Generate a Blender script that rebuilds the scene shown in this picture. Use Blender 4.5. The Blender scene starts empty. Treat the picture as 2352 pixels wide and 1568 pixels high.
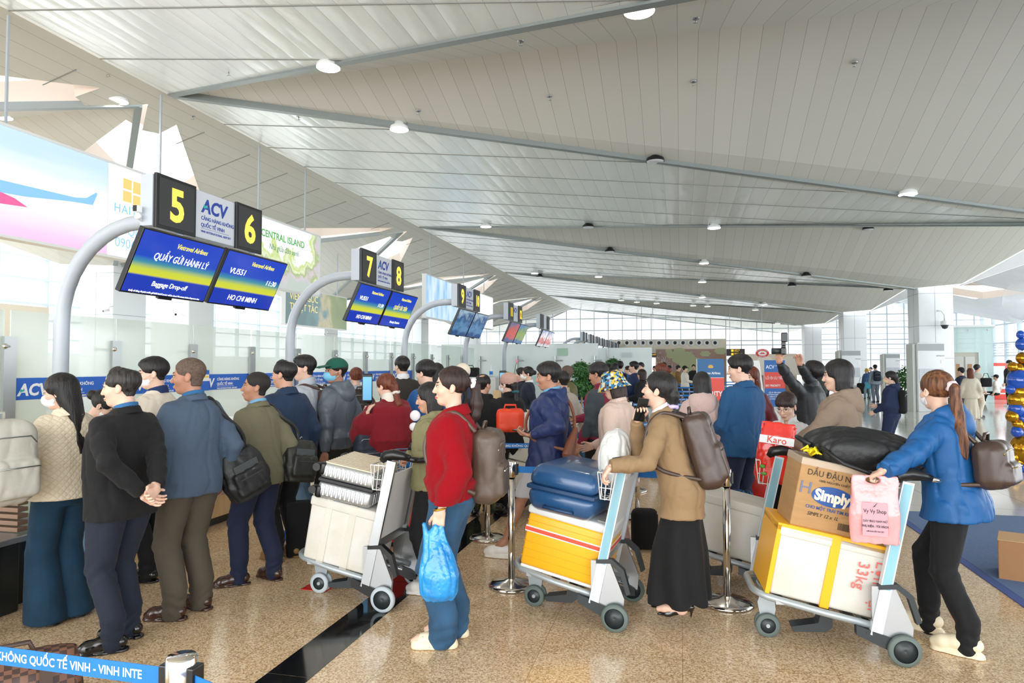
import bpy, bmesh, math, random
import numpy as np
from mathutils import Vector, Matrix, Euler

# ------------------------------------------------------------------ camera, sky, sun, exposure
SC = bpy.context.scene
COL = SC.collection
PI = math.pi
CAM_H = 1.65
YAW, PIT, FPX = math.radians(13.83), math.radians(1.97), 1568.0
cam_d = bpy.data.cameras.new('camera'); cam = bpy.data.objects.new('camera', cam_d); COL.objects.link(cam)
cam_d.sensor_width = 36.0; cam_d.lens = 24.0; cam_d.clip_start = 0.05; cam_d.clip_end = 400
cam.location = (0, 0, CAM_H); cam.rotation_euler = (PI/2 + PIT, 0, YAW)
SC.camera = cam
SC.view_settings.view_transform = 'Standard'; SC.view_settings.look = 'None'
SC.view_settings.gamma = 1.0; SC.view_settings.use_curve_mapping = False
SC.view_settings.exposure = 0.9
SC.cycles.max_bounces = 9; SC.cycles.diffuse_bounces = 5; SC.cycles.glossy_bounces = 4
SC.cycles.transparent_max_bounces = 24; SC.cycles.transmission_bounces = 4
SC.cycles.caustics_reflective = False; SC.cycles.caustics_refractive = False
SC.cycles.sample_clamp_indirect = 6.0
W = bpy.data.worlds.new('overcast_sky'); SC.world = W; W.use_nodes = True
bg = W.node_tree.nodes['Background']; bg.inputs[0].default_value = (0.93, 0.965, 1.0, 1); bg.inputs[1].default_value = 1.15

def area(name, loc, rot, sx, sy, power, color=(1, 1, 1), portal=False):
    d = bpy.data.lights.new(name, 'AREA'); d.shape = 'RECTANGLE'; d.size = sx; d.size_y = sy
    d.energy = power; d.color = color
    o = bpy.data.objects.new(name, d); COL.objects.link(o); o.location = loc; o.rotation_euler = rot
    if portal: d.cycles.is_portal = True
    return o
# unseen fill lamp added behind the photographer, then daylight from the glazed sides
area('front_fill_light', (2, -7.5, 3.6), (PI/2, 0, 0), 26, 6.5, 1500, (0.97, 0.985, 1.0))
area('daylight_side_glazing', (21.5, 14, 2.9), (0, PI/2, 0), 5.5, 44, 1500, (0.94, 0.97, 1.0))

area('daylight_left_glazing', (-22.3, 14, 4.2), (0, -PI/2, 0), 4.0, 44, 1300, (0.94, 0.97, 1.0))
# ------------------------------------------------------------------ helpers
ORD = ['first', 'second', 'third', 'fourth', 'fifth', 'sixth', 'seventh', 'eighth', 'ninth', 'tenth', 'eleventh', 'twelfth', 'thirteenth', 'fourteenth', 'fifteenth', 'sixteenth', 'seventeenth', 'eighteenth', 'nineteenth', 'twentieth']
def ray(u, v):
    x = (u-1176)/FPX; y = -(v-784)/FPX
    f = math.cos(PIT)-y*math.sin(PIT); z = math.sin(PIT)+y*math.cos(PIT)
    return Vector((x*math.cos(YAW)-f*math.sin(YAW), x*math.sin(YAW)+f*math.cos(YAW), z))
def at(u, v, X=None, Y=None, z=None):
    r = ray(u, v)
    t = X/r.x if X is not None else (Y/r.y if Y is not None else (z-CAM_H)/r.z)
    return Vector((r.x*t, r.y*t, CAM_H+r.z*t))

def lin(c):
    if isinstance(c, str):
        c = c.lstrip('#'); c = [int(c[i:i+2], 16)/255 for i in (0, 2, 4)]
    return tuple((x/12.92 if x <= .04045 else ((x+.055)/1.055)**2.4) for x in c[:3]) + (1,)

_M = {}
def mat(name, color='#808080', rough=.6, metal=0, bump=0, bscale=60, var=0, vscale=4, stretch=(1, 1, 1), emit=None,
        estr=1, alpha=1, trans=0, spec=.5, sheen=0, coat=0, color2=None):
    if name in _M: return _M[name]
    m = bpy.data.materials.new(name); m.use_nodes = True; nt = m.node_tree; N = nt.nodes; L = nt.links
    b = N['Principled BSDF']; c = lin(color)
    b.inputs['Base Color'].default_value = c; b.inputs['Roughness'].default_value = rough
    b.inputs['Metallic'].default_value = metal; b.inputs['Specular IOR Level'].default_value = spec
    b.inputs['Sheen Weight'].default_value = sheen; b.inputs['Coat Weight'].default_value = coat
    if trans: b.inputs['Transmission Weight'].default_value = trans
    if alpha < 1: b.inputs['Alpha'].default_value = alpha
    if emit:
        b.inputs['Emission Color'].default_value = lin(emit); b.inputs['Emission Strength'].default_value = estr
    if bump or var:
        tc = N.new('ShaderNodeTexCoord'); mp = N.new('ShaderNodeMapping'); mp.inputs['Scale'].default_value = stretch
        L.new(tc.outputs['Object'], mp.inputs[0])
    if bump:
        n = N.new('ShaderNodeTexNoise'); n.inputs['Scale'].default_value = bscale; n.inputs['Detail'].default_value = 4
        L.new(mp.outputs[0], n.inputs[0]); bp = N.new('ShaderNodeBump'); bp.inputs['Strength'].default_value = min(1, bump)
        bp.inputs['Distance'].default_value = .01; L.new(n.outputs[0], bp.inputs['Height']); L.new(bp.outputs[0], b.inputs['Normal'])
    if var:
        n = N.new('ShaderNodeTexNoise'); n.inputs['Scale'].default_value = vscale; n.inputs['Detail'].default_value = 5
        L.new(mp.outputs[0], n.inputs[0]); r = N.new('ShaderNodeValToRGB')
        c2 = lin(color2) if color2 else tuple(min(1, x*(1+var)) for x in c[:3])+(1,)
        r.color_ramp.elements[0].position = .35; r.color_ramp.elements[1].position = .68
        r.color_ramp.elements[0].color = tuple(x*(1-var) for x in c[:3])+(1,) if not color2 else c; r.color_ramp.elements[1].color = c2
        L.new(n.outputs[0], r.inputs[0]); L.new(r.outputs[0], b.inputs['Base Color'])
    _M[name] = m
    return m
def node_mat(name, build, rough=.5, **k):
    if name in _M: return _M[name]
    m = mat(name, rough=rough, **k); nt = m.node_tree
    build(nt.nodes, nt.links, nt.nodes['Principled BSDF']); return m

class MB:
    """collects shapes; build() links them as one mesh object"""
    def __init__(s): s.v = []; s.f = []; s.mi = []; s.M = Matrix(); s.m = 0; s.sm = []
    def add(s, vs, fs, smooth=False):
        o = len(s.v); s.v += [tuple(s.M @ Vector(p)) for p in vs]
        s.f += [tuple(i+o for i in f) for f in fs]; s.mi += [s.m]*len(fs); s.sm += [smooth]*len(fs); return s
    def box(s, x0, x1, y0, y1, z0, z1, b=0):
        if b:
            hx, hy, hz = abs(x1-x0)/2, abs(y1-y0)/2, abs(z1-z0)/2; b = min(b, hx*.98, hy*.98, hz*.98)
            cx, cy, cz = (x0+x1)/2, (y0+y1)/2, (z0+z1)/2
            bm = bmesh.new(); bmesh.ops.create_cube(bm, size=2)
            for v in bm.verts: v.co = (v.co.x*hx, v.co.y*hy, v.co.z*hz)
            bmesh.ops.bevel(bm, geom=bm.edges[:], offset=b, segments=3 if b > .012 else 2, profile=.5, affect='EDGES')
            bm.verts.index_update()
            s.add([(v.co.x+cx, v.co.y+cy, v.co.z+cz) for v in bm.verts], [tuple(v.index for v in f.verts) for f in bm.faces], b > .012)
            bm.free(); return s
        v = [(x, y, z) for x in (x0, x1) for y in (y0, y1) for z in (z0, z1)]
        return s.add(v, [(0, 1, 3, 2), (4, 6, 7, 5), (0, 4, 5, 1), (2, 3, 7, 6), (0, 2, 6, 4), (1, 5, 7, 3)])
    def tube(s, pts, r, n=12, cap=True, smooth=True, closed=False):
        pts = [Vector(p) for p in pts]; K = len(pts); rr = r if isinstance(r, (list, tuple)) else [r]*K
        vs = []; fs = []; up = None
        for i, p in enumerate(pts):
            if closed: t = pts[(i+1) % K]-pts[i-1]
            else: t = (pts[min(i+1, K-1)]-pts[max(i-1, 0)])
            t.normalize()
            if up is None:
                up = Vector((0, 0, 1)) if abs(t.z) < .9 else Vector((0, 1, 0))
            a = t.cross(up)
            if a.length < 1e-5: a = t.orthogonal()
            a.normalize(); b = a.cross(t).normalized(); up = b
            for k in range(n):
                q = 2*PI*k/n; vs.append(p+a*(rr[i]*math.cos(q))+b*(rr[i]*math.sin(q)))
        for i in range(K if closed else K-1):
            j = (i+1) % K
            for k in range(n):
                l = (k+1) % n; fs.append((i*n+k, i*n+l, j*n+l, j*n+k))
        s.add(vs, fs, smooth)
        if cap and not closed:
            o = len(s.v)-len(vs)
            s.f += [tuple(o+k for k in range(n))[::-1], tuple(o+(K-1)*n+k for k in range(n))]; s.mi += [s.m]*2; s.sm += [False]*2
        return s
    def cyl(s, a, b, r, n=16): return s.tube([a, b], r, n)
    def prism(s, poly, h0, h1, axis='z'):
        def P(a, b, h): return {'z': (a, b, h), 'y': (a, h, b), 'x': (h, a, b)}[axis]
        n = len(poly); v = [P(a, b, h0) for a, b in poly]+[P(a, b, h1) for a, b in poly]
        return s.add(v, [tuple(range(n))[::-1], tuple(range(n, 2*n))]+[(i, (i+1) % n, n+(i+1) % n, n+i) for i in range(n)])
    def lathe(s, prof, n=24, c=(0, 0, 0)):
        vs = [(c[0]+r*math.cos(2*PI*k/n), c[1]+r*math.sin(2*PI*k/n), c[2]+z) for r, z in prof for k in range(n)]
        fs = [(i*n+k, i*n+(k+1) % n, (i+1)*n+(k+1) % n, (i+1)*n+k) for i in range(len(prof)-1) for k in range(n)]
        return s.add(vs, fs, True)
    def ball(s, c, r, n=16, R=None):
        r = r if isinstance(r, (tuple, list)) else (r, r, r); vs = []; fs = []; m = n//2
        for i in range(m+1):
            for k in range(n):
                th = PI*i/m; ph = 2*PI*k/n
                p = Vector((r[0]*math.sin(th)*math.cos(ph), r[1]*math.sin(th)*math.sin(ph), r[2]*math.cos(th)))
                if R: p = R @ p
                vs.append((c[0]+p.x, c[1]+p.y, c[2]+p.z))
        for i in range(m):
            for k in range(n): fs.append((i*n+k, (i+1)*n+k, (i+1)*n+(k+1) % n, i*n+(k+1) % n))
        return s.add(vs, fs, True)
    def quad(s, *p): return s.add(p, [tuple(range(len(p)))])
    def grid(s, fn, nu, nv, smooth=True):
        vs = [fn(i/nu, j/nv) for i in range(nu+1) for j in range(nv+1)]
        fs = [(i*(nv+1)+j, (i+1)*(nv+1)+j, (i+1)*(nv+1)+j+1, i*(nv+1)+j+1) for i in range(nu) for j in range(nv)]
        return s.add(vs, fs, smooth)
    def build(s, name, mats, parent=None, loc=None, rot=None):
        me = bpy.data.meshes.new(name); me.from_pydata(s.v, [], s.f)
        for m in (mats if isinstance(mats, (list, tuple)) else [mats]): me.materials.append(m)
        me.polygons.foreach_set('material_index', s.mi); me.polygons.foreach_set('use_smooth', s.sm)
        me.validate(); me.update()
        o = bpy.data.objects.new(name, me); COL.objects.link(o)
        if parent: o.parent = parent
        if loc is not None: o.location = loc
        if rot is not None: o.rotation_euler = rot
        return o

def thing(name, label, cat, loc=(0, 0, 0), rz=0, group=None, rot=None):
    o = bpy.data.objects.new(name, None); COL.objects.link(o); o.empty_display_size = .1
    o.location = loc; o.rotation_euler = rot or (0, 0, rz); o['label'] = label; o['category'] = cat
    if group: o['group'] = group
    return o
def tag(o, label, cat, group=None, kind=None):
    o['label'] = label; o['category'] = cat
    if group: o['group'] = group
    if kind: o['kind'] = kind
    return o
def struct(name, mb, m, parent=None):
    o = mb.build(name, m, parent)
    if not parent: o['kind'] = 'structure'
    return o
def dup(root, loc=None, rz=None, label=None, group=None, parent=None):
    r = root.copy(); COL.objects.link(r); r.parent = parent
    if loc is not None: r.location = loc
    if rz is not None: r.rotation_euler = (0, 0, rz)
    if label: r['label'] = label
    if group: r['group'] = group
    for ch in list(root.children): dup(ch, parent=r)
    return r

_DG = bpy.context.evaluated_depsgraph_get
def text(body, size, m, parent, loc, xdir, updir, align='LEFT', bold=0, shear=0, name='lettering', space=1, squeeze=1, ext=.0008, fit=None, maxw=None):
    """flat lettering; xdir = reading direction, updir = up"""
    if any(q in body for q in 'ĐđẬậ'): bold = 0
    c = bpy.data.curves.new(name, 'FONT'); c.body = body; c.size = size; c.align_x = align; c.offset = bold*size; c.shear = shear
    c.space_character = space; c.extrude = ext; c.resolution_u = 3
    t = bpy.data.objects.new(name, c); COL.objects.link(t)
    bpy.context.view_layer.update()
    me = bpy.data.meshes.new_from_object(t.evaluated_get(_DG())); bpy.data.objects.remove(t); bpy.data.curves.remove(c)
    bad = [v.index for v in me.vertices if not (-.6*size < v.co.y < 1.7*size and abs(v.co.z) < .2*size+.01)]
    if bad:       # stray spikes from the glyph filler
        bm = bmesh.new(); bm.from_mesh(me); bm.verts.ensure_lookup_table(); bmesh.ops.delete(bm, geom=[bm.verts[i] for i in bad], context='VERTS'); bm.to_mesh(me); bm.free(); print('spikes', body[:20], len(bad))
    if maxw and len(me.vertices):
        xs_ = [v.co.x for v in me.vertices]
        if max(xs_)-min(xs_) > maxw: fit = maxw
    if fit and len(me.vertices):
        xs_ = [v.co.x for v in me.vertices]; squeeze = fit/max(1e-6, max(xs_)-min(xs_))
    x = Vector(xdir).normalized(); y = Vector(updir).normalized(); z = x.cross(y)
    M = Matrix(((x.x*squeeze, y.x, z.x, loc[0]), (x.y*squeeze, y.y, z.y, loc[1]), (x.z*squeeze, y.z, z.z, loc[2]), (0, 0, 0, 1)))
    me.transform(M); me.materials.clear(); me.materials.append(m)
    o = bpy.data.objects.new(name, me); COL.objects.link(o)
    if parent: o.parent = parent
    return o
def R3(x=0, y=0, z=0): return Euler((math.radians(x), math.radians(y), math.radians(z))).to_matrix()

white_p = mat('white_paint', '#e9ecec', .45)
cream_p = mat('cream_paint', '#e8e0cf', .55)
alu = mat('brushed_aluminium', '#b0b4b7', .32, .85, bump=.05, bscale=200, stretch=(1, 1, 12))
steel = mat('polished_steel', '#d9d6d0', .12, 1)
dsteel = mat('satin_steel', '#a9adad', .3, .9)
black_pl = mat('black_plastic', '#101214', .32)
dark_pl = mat('charcoal_plastic', '#2b3134', .4)
grey_paint = mat('grey_powder_coat', '#b3bcc6', .35)
# ------------------------------------------------------------------ the hall
RX, RZ = -8.8, 6.45            # the long crest line of the ceiling
CXR, CZ = 8.6, 4.5             # column line on the right, spring height of the folds
CXL = -15.8
MIDS = [-13.8, -1.8, 10.2, 22.2, 34.2, 46.2, 58.2]
COLS = [-7.8, 4.2, 16.2, 28.2, 40.2, 52.2]
SLOPE = (RZ-CZ)/6.0
YB = 57.5

def granite(N, L, b):
    tc = N.new('ShaderNodeTexCoord'); n = N.new('ShaderNodeTexNoise'); n.inputs['Scale'].default_value = 110; n.inputs['Detail'].default_value = 3
    v = N.new('ShaderNodeTexVoronoi'); v.inputs['Scale'].default_value = 120
    L.new(tc.outputs['Object'], n.inputs[0]); L.new(tc.outputs['Object'], v.inputs[0])
    r = N.new('ShaderNodeValToRGB'); e = r.color_ramp.elements
    e[0].position = .25; e[0].color = lin('#a08360'); e[1].position = .75; e[1].color = lin('#f2dfc2')
    x = e.new(.5); x.color = lin('#dbbb92')
    mx = N.new('ShaderNodeMix'); mx.data_type = 'FLOAT'; mx.inputs[0].default_value = .45
    sp = N.new('ShaderNodeSeparateColor'); L.new(v.outputs['Color'], sp.inputs[0])
    L.new(n.outputs[0], mx.inputs[2]); L.new(sp.outputs[0], mx.inputs[3]); L.new(mx.outputs[0], r.inputs[0])
    br = N.new('ShaderNodeTexBrick'); br.inputs['Scale'].default_value = 1; br.offset = 0
    br.inputs['Brick Width'].default_value = .8; br.inputs['Row Height'].default_value = .8; br.inputs['Mortar Size'].default_value = .002
    br.inputs['Color1'].default_value = br.inputs['Color2'].default_value = (1, 1, 1, 1); br.inputs['Mortar'].default_value = (.55, .5, .45, 1)
    L.new(tc.outputs['Object'], br.inputs[0]); mu = N.new('ShaderNodeMix'); mu.data_type = 'RGBA'; mu.blend_type = 'MULTIPLY'; mu.inputs[0].default_value = 1
    L.new(r.outputs[0], mu.inputs[6]); L.new(br.outputs[0], mu.inputs[7]); L.new(mu.outputs[2], b.inputs['Base Color'])
floor_m = node_mat('speckled_granite', granite, rough=.16)
def whitetile(N, L, b):
    tc = N.new('ShaderNodeTexCoord'); br = N.new('ShaderNodeTexBrick'); br.offset = 0; br.inputs['Scale'].default_value = 1
    br.inputs['Brick Width'].default_value = 1.0; br.inputs['Row Height'].default_value = 1.0; br.inputs['Mortar Size'].default_value = .006
    br.inputs['Color1'].default_value = lin('#d9d6cf'); br.inputs['Color2'].default_value = lin('#d3d1cb'); br.inputs['Mortar'].default_value = lin('#aaa9a6')
    L.new(tc.outputs['Object'], br.inputs[0]); L.new(br.outputs[0], b.inputs['Base Color'])
white_fl = node_mat('white_polished_tile', whitetile, rough=.09)
struct('floor', MB().box(-24, 2.30, -8, 10.6, -.2, 0), floor_m)
struct('floor', MB().box(-24, 23, 10.6, 60, -.2, 0).box(2.30, 23, -8, 10.6, -.2, 0), white_fl)
bt = mat('black_granite_inlay', '#15171a', .1, var=.25, vscale=90)
m = MB(); y = -2.3
while y < 10.5:
    m.box(-2.16, -1.905, y, min(y+.795, 10.5), -.02, .002); y += .8
struct('trim_1', m, bt)

# matte slatted panels and glossy slatted panels, joints every 0.3 m
def slats(base, base2, rough, pillow, joint=.30, dark='#85837c'):
    def f(N, L, b):
        tc = N.new('ShaderNodeTexCoord'); sx = N.new('ShaderNodeSeparateXYZ'); L.new(tc.outputs['Object'], sx.inputs[0])
        a = N.new('ShaderNodeMath'); a.operation = 'DIVIDE'; a.inputs[1].default_value = joint; L.new(sx.outputs[0], a.inputs[0])
        fr = N.new('ShaderNodeMath'); fr.operation = 'FRACT'; L.new(a.outputs[0], fr.inputs[0])
        fl = N.new('ShaderNodeMath'); fl.operation = 'FLOOR'; L.new(a.outputs[0], fl.inputs[0])
        wn = N.new('ShaderNodeTexWhiteNoise'); wn.noise_dimensions = '1D'; L.new(fl.outputs[0], wn.inputs['W'])
        pp = N.new('ShaderNodeMath'); pp.operation = 'PINGPONG'; pp.inputs[1].default_value = .5; L.new(fr.outputs[0], pp.inputs[0])
        lt = N.new('ShaderNodeMath'); lt.operation = 'LESS_THAN'; lt.inputs[1].default_value = .011; L.new(pp.outputs[0], lt.inputs[0])
        mc = N.new('ShaderNodeMix'); mc.data_type = 'RGBA'; L.new(wn.outputs[0], mc.inputs[0])
        mc.inputs[6].default_value = lin(base); mc.inputs[7].default_value = lin(base2)
        md = N.new('ShaderNodeMix'); md.data_type = 'RGBA'; L.new(lt.outputs[0], md.inputs[0]); L.new(mc.outputs[2], md.inputs[6]); md.inputs[7].default_value = lin(dark)
        L.new(md.outputs[2], b.inputs['Base Color'])
        if pillow:
            no = N.new('ShaderNodeTexNoise'); no.inputs['Scale'].default_value = .9; mp = N.new('ShaderNodeMapping'); mp.inputs['Scale'].default_value = (3, .8, 1)
            L.new(tc.outputs['Object'], mp.inputs[0]); L.new(mp.outputs[0], no.inputs[0])
            ad = N.new('ShaderNodeMath'); ad.operation = 'MULTIPLY_ADD'; ad.inputs[1].default_value = .05; L.new(no.outputs[0], ad.inputs[0])
            sm = N.new('ShaderNodeMath'); sm.operation = 'SMOOTH_MIN'; sm.inputs[1].default_value = .25; sm.inputs[2].default_value = .3; L.new(pp.outputs[0], sm.inputs[0])
            m2 = N.new('ShaderNodeMath'); m2.operation = 'MULTIPLY'; m2.inputs[1].default_value = pillow; L.new(sm.outputs[0], m2.inputs[0]); L.new(m2.outputs[0], ad.inputs[2])
            bp = N.new('ShaderNodeBump'); bp.inputs['Strength'].default_value = .6; bp.inputs['Distance'].default_value = 1; L.new(ad.outputs[0], bp.inputs['Height']); L.new(bp.outputs[0], b.inputs['Normal'])
    return f
glossy_m = node_mat('glossy_ceiling_slats', slats('#dde3e1', '#e6ebe8', .3, .03, dark='#b4b8b5'), rough=.27, metal=.2, spec=.7)
matte_m = node_mat('matte_ceiling_panels', slats('#c4c4bc', '#c9c9c1', .7, 0, dark='#92928b'), rough=.72, spec=.3)
gutter_m = mat('grey_gutter_metal', '#8e9696', .4, .5)
sky_rev = mat('skylight_reveal_panels', '#d8c9bb', .6)

def star_pts(cx, cy, rx, ry):
    return [(cx+rx*r*math.cos(PI/8+i*PI/4), cy+ry*r*math.sin(PI/8+i*PI/4)) for i, r in enumerate((1, .62)*4)]
def cut_star(bm, pts):
    """cut a star-shaped skylight opening out of the flat facets"""
    n_ = len(pts); cx = sum(p[0] for p in pts)/n_; cy = sum(p[1] for p in pts)/n_
    for i in range(n_):
        a, b_ = Vector(pts[i]+(0,)), Vector(pts[(i+1) % n_]+(0,)); n = (b_-a).cross(Vector((0, 0, 1)))
        near = [f for f in bm.faces if math.hypot(f.calc_center_median().x-cx, f.calc_center_median().y-cy) < 14]
        geo = near+list({e for f in near for e in f.edges})+list({v for f in near for v in f.verts})
        bmesh.ops.bisect_plane(bm, geom=geo, plane_co=a, plane_no=n)
    def inside(p):
        c = False; j = n_-1
        for i in range(n_):
            xi, yi = pts[i]; xj, yj = pts[j]
            if (yi > p.y) != (yj > p.y) and p.x < (xj-xi)*(p.y-yi)/(yj-yi)+xi: c = not c
            j = i
        return c
    bmesh.ops.delete(bm, geom=[f for f in bm.faces if inside(f.calc_center_median())], context='FACES')
    return pts
def facet_obj(name, polys, m, stars=(), gap=None):
    bm = bmesh.new()
    for p in polys: bm.faces.new([bm.verts.new(q) for q in p])
    for s in stars: cut_star(bm, s)
    bmesh.ops.remove_doubles(bm, verts=bm.verts, dist=.001)
    me = bpy.data.meshes.new(name); bm.to_mesh(me); bm.free(); me.materials.append(m)
    o = bpy.data.objects.new(name, me); COL.objects.link(o); o['kind'] = 'structure'; return o
G, Mt = [], []
LIFT = .07
for i, y0 in enumerate(MIDS[:-1]):
    y1 = MIDS[i+1]; yc = (y0+y1)/2
    G.append([(RX+.0, y0, RZ), (RX+.0, y1, RZ), (CXR, min(yc+.0, YB), CZ)])
for y0 in MIDS[1:]:
    for sgn in (-1, 1):       # the two planes of each vault between neighbouring columns, stepped up behind the gutter
        Mt.append([(RX+.02, y0, RZ+LIFT), (CXR+3.6, y0, RZ+LIFT), (CXR+1.25, y0+sgn*5.4, CZ+LIFT), (CXR-.6, y0+sgn*6.1, CZ-.04+LIFT*.3)])
OPN = [(-11.9, 1.15), (-10.05, .35), (-9.85, .95), (-9.4, .9), (-11.1, 3.7), (-12.9, 4.3)]
STL = [[(x, y+s_*d) for x, d in OPN] for y in MIDS[1:-1] for s_ in (-1, 1)]
Lf, Lw = [], []
for i, y0 in enumerate(MIDS[:-1]):
    y1 = MIDS[i+1]; yc = (y0+y1)/2
    Lf.append([(RX-.45, y0, RZ-.12), (CXL, yc, CZ), (RX-.45, y1, RZ-.12)])
    Lf.append([(RX, y0, RZ), (RX-.45, y0, RZ-.12), (RX-.45, y1, RZ-.12), (RX, y1, RZ)])
for y0 in MIDS[1:]:
    for sgn in (-1, 1):
        Lw.append([(RX-.7, y0, RZ-.1), (CXL-4, y0, RZ-.1), (CXL-1.2, y0+sgn*5.4, CZ), (CXL, y0+sgn*6, CZ)])
facet_obj('ceiling', G, glossy_m); facet_obj('ceiling', Mt, matte_m)
facet_obj('ceiling', Lf, matte_m, STL); facet_obj('ceiling', Lw, matte_m, STL)
# right of the columns the folds repeat towards the glazed side
STR = [star_pts(17.6, y, 3.2, 3.6) for y in MIDS[1:-1]]
Rf, Rw = [], []
for i, y0 in enumerate(MIDS[:-1]):
    y1 = MIDS[i+1]; yc = (y0+y1)/2
    Rf.append([(CXR+1.3, yc, CZ), (CXR+7, y1, RZ+.2), (CXR+7, y0, RZ+.2)])
    Rf.append([(CXR+7, y0, RZ+.2), (CXR+7, y1, RZ+.2), (21.9, yc, CZ-.1)])
for y0 in MIDS[1:]:
    for sgn in (-1, 1):
        Rw.append([(CXR+1.25, y0+sgn*5.6, CZ), (CXR+3.6, y0, RZ+LIFT), (CXR+7, y0, RZ+.2)])
        Rw.append([(CXR+7, y0, RZ+.2), (22.6, y0, RZ), (21.9, y0+sgn*6, CZ-.1)])
fac2 = mat('pale_ceiling_panels', '#dfe3e6', .5, var=.03, vscale=1)
facet_obj('ceiling', Rf, fac2, STR); facet_obj('ceiling', Rw, fac2, STR)
# skylight reveals, a collar of panels rising from each opening
def reveal(lst, zf, name):
    for pts in lst:
        m = MB(); n = len(pts); cx = sum(p[0] for p in pts)/n; cy = sum(p[1] for p in pts)/n
        for i in range(n):
            a, b_ = pts[i], pts[(i+1) % n]
            za, zb = zf(*a), zf(*b_)
            m.quad((a[0], a[1], za-.01), (b_[0], b_[1], zb-.01), (b_[0]*.97+cx*.03, b_[1]*.97+cy*.03, zb+.42), (a[0]*.97+cx*.03, a[1]*.97+cy*.03, za+.42))
        struct(name, m, sky_rev)
def zl(x, y):
    g = RZ-.12-(RX-.45-x)*(RZ-.12-CZ)/(RX-.45-CXL); k = min(abs(y-c) for c in COLS); f = CZ+SLOPE*k
    return max(g, min(f, RZ-.1))
def zr(x, y):
    g = CZ+(x-CXR-1.3)*(RZ+.2-CZ)/5.7 if x < CXR+7 else RZ+.2-(x-CXR-7)*(RZ+.3-CZ)/(21.9-CXR-7)
    k = min(abs(y-c) for c in COLS); f = CZ+SLOPE*k
    return max(g, f)
reveal(STL, zl, 'ceiling_skylight'); reveal(STR, zr, 'ceiling_skylight')
# gutters along the folds, seams with their bolts
def beam(m, a, b, w, h):
    a, b = Vector(a), Vector(b); t = (b-a).normalized(); s = t.cross(Vector((0, 0, 1))).normalized()*(w/2); u = s.cross(t).normalized()*(h/2)
    v = [a-s-u, a+s-u, a+s+u, a-s+u, b-s-u, b+s-u, b+s+u, b-s+u]
    m.add(v, [(0, 1, 2, 3), (4, 7, 6, 5), (0, 4, 5, 1), (1, 5, 6, 2), (2, 6, 7, 3), (3, 7, 4, 0)])
for y0 in MIDS[1:]:
    m = MB()
    for sgn in (-1, 1):
        beam(m, (RX+.05, y0+sgn*.02, RZ+.03), (CXR-.1, y0+sgn*5.95, CZ+.03), .12, .13)
        beam(m, (RX-.65, y0, RZ-.1), (CXL+.2, y0+sgn*5.9, CZ+.03), .12, .12)
    struct('trim_2', m, gutter_m)
m = MB()
for y0 in MIDS[:-1]:
    for k in (1.5, 3, 4.5, 6, 7.5, 9, 10.5):
        fr = min(k, 12-k)/6; yy = y0+k
        beam(m, (RX, yy, RZ-.004), (RX+(CXR-RX)*fr, yy, RZ-(RZ-CZ)*fr-.004), .016, .01)
        q_ = .75 if k in (4.5, 6, 7.5) else .16 if k in (3, 9) else .1
        beam(m, (RX-.45, yy, RZ-.126), (RX-.45+(CXL-RX+.45)*q_*(fr if q_ > .5 else 1), yy, RZ-.12-(RZ-.12-CZ)*q_*(fr if q_ > .5 else 1)-.006), .016, .01)
    for k, x0 in ((1.9, RX+6.4), (3.9, RX+12.2)):
        beam(m, (x0, y0+k, RZ+LIFT-SLOPE*k-.006), (CXR+1.8, y0+k, RZ+LIFT-SLOPE*k-.006), .03, .01)
struct('trim_3', m, mat('dark_joint', '#858884', .6))

# columns
colm = mat('white_column_panels', '#e6ebee', .35)
joint_m = mat('grey_joint', '#a9b2b8', .6)
for x, ys in ((CXR+.02, COLS[1:]), (CXL-1.1, COLS[1:])):
    for y in ys:
        m = MB().box(x, x+1.15, y, y+1.25, 0, CZ+.35, .02)
        o = struct('column', m, colm)
        j = MB()
        for z in (1.9, 3.1, 4.3): j.box(x-.004, x+1.154, y-.004, y+1.254, z-.008, z+.008)
        for a in (.55,): j.box(x+a-.006, x+a+.006, y-.004, y, 0, CZ+.3); j.box(x-.004, x, y+a, y+a+.012, 0, CZ+.3)
        struct('column_joint', j, joint_m, o)

struct('column', MB().box(-14.5, -13.25, 16.25, 17.3, 0, 5.2, .02), colm)
# end wall: glass wall with mullions, brown band below it
frame_m = mat('white_window_frame', '#c9d6de', .4)
glass_m = mat('window_glass', '#eef6fa', .02, alpha=.06, spec=.3)
def zroof(x):
    if x < RX: return max(RZ-.12-(RX-x)*.28, CZ)
    if x < CXR: return RZ-(x-RX)*(RZ-CZ)/(CXR-RX)
    return 6.4
m = MB()
xs = [-20+i*1.18 for i in range(36)]
for x in xs: m.box(x-.035, x+.035, YB, YB+.12, 0, zroof(x)+.6 if x < CXR else 7)
for z in (.9, 2.05, 3.25, 3.6, 4.55, 5.55, 6.4): m.box(-21, 22.5, YB-.01, YB+.1, z-.04, z+.04)
for z in (1.35, 2.55, 2.9, 4.05, 5.0): m.box(CXR+1, 22.5, YB-.01, YB+.08, z-.025, z+.025)
w = struct('window_1', m, frame_m); struct('glass', MB().box(-21, 22.5, YB+.04, YB+.05, 0, 7), glass_m, w)
# right side glazing
m = MB(); XR = 22
for i in range(34): m.box(XR, XR+.25, -6+i*1.95, -6+i*1.95+.09, 0, 6.6)
for z in (.25, 2.3, 3.2, 4.5, 5.6): m.box(XR-.02, XR+.16, -6, YB, z-.05, z+.05)
for z in (2.5, 2.7, 2.9, 3.05): m.box(XR+.1, XR+.14, 20, YB, z-.02, z+.02)
w = struct('window_2', m, frame_m); struct('glass', MB().box(XR+.09, XR+.1, -6, YB, 0, 6.4), glass_m, w)
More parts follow.
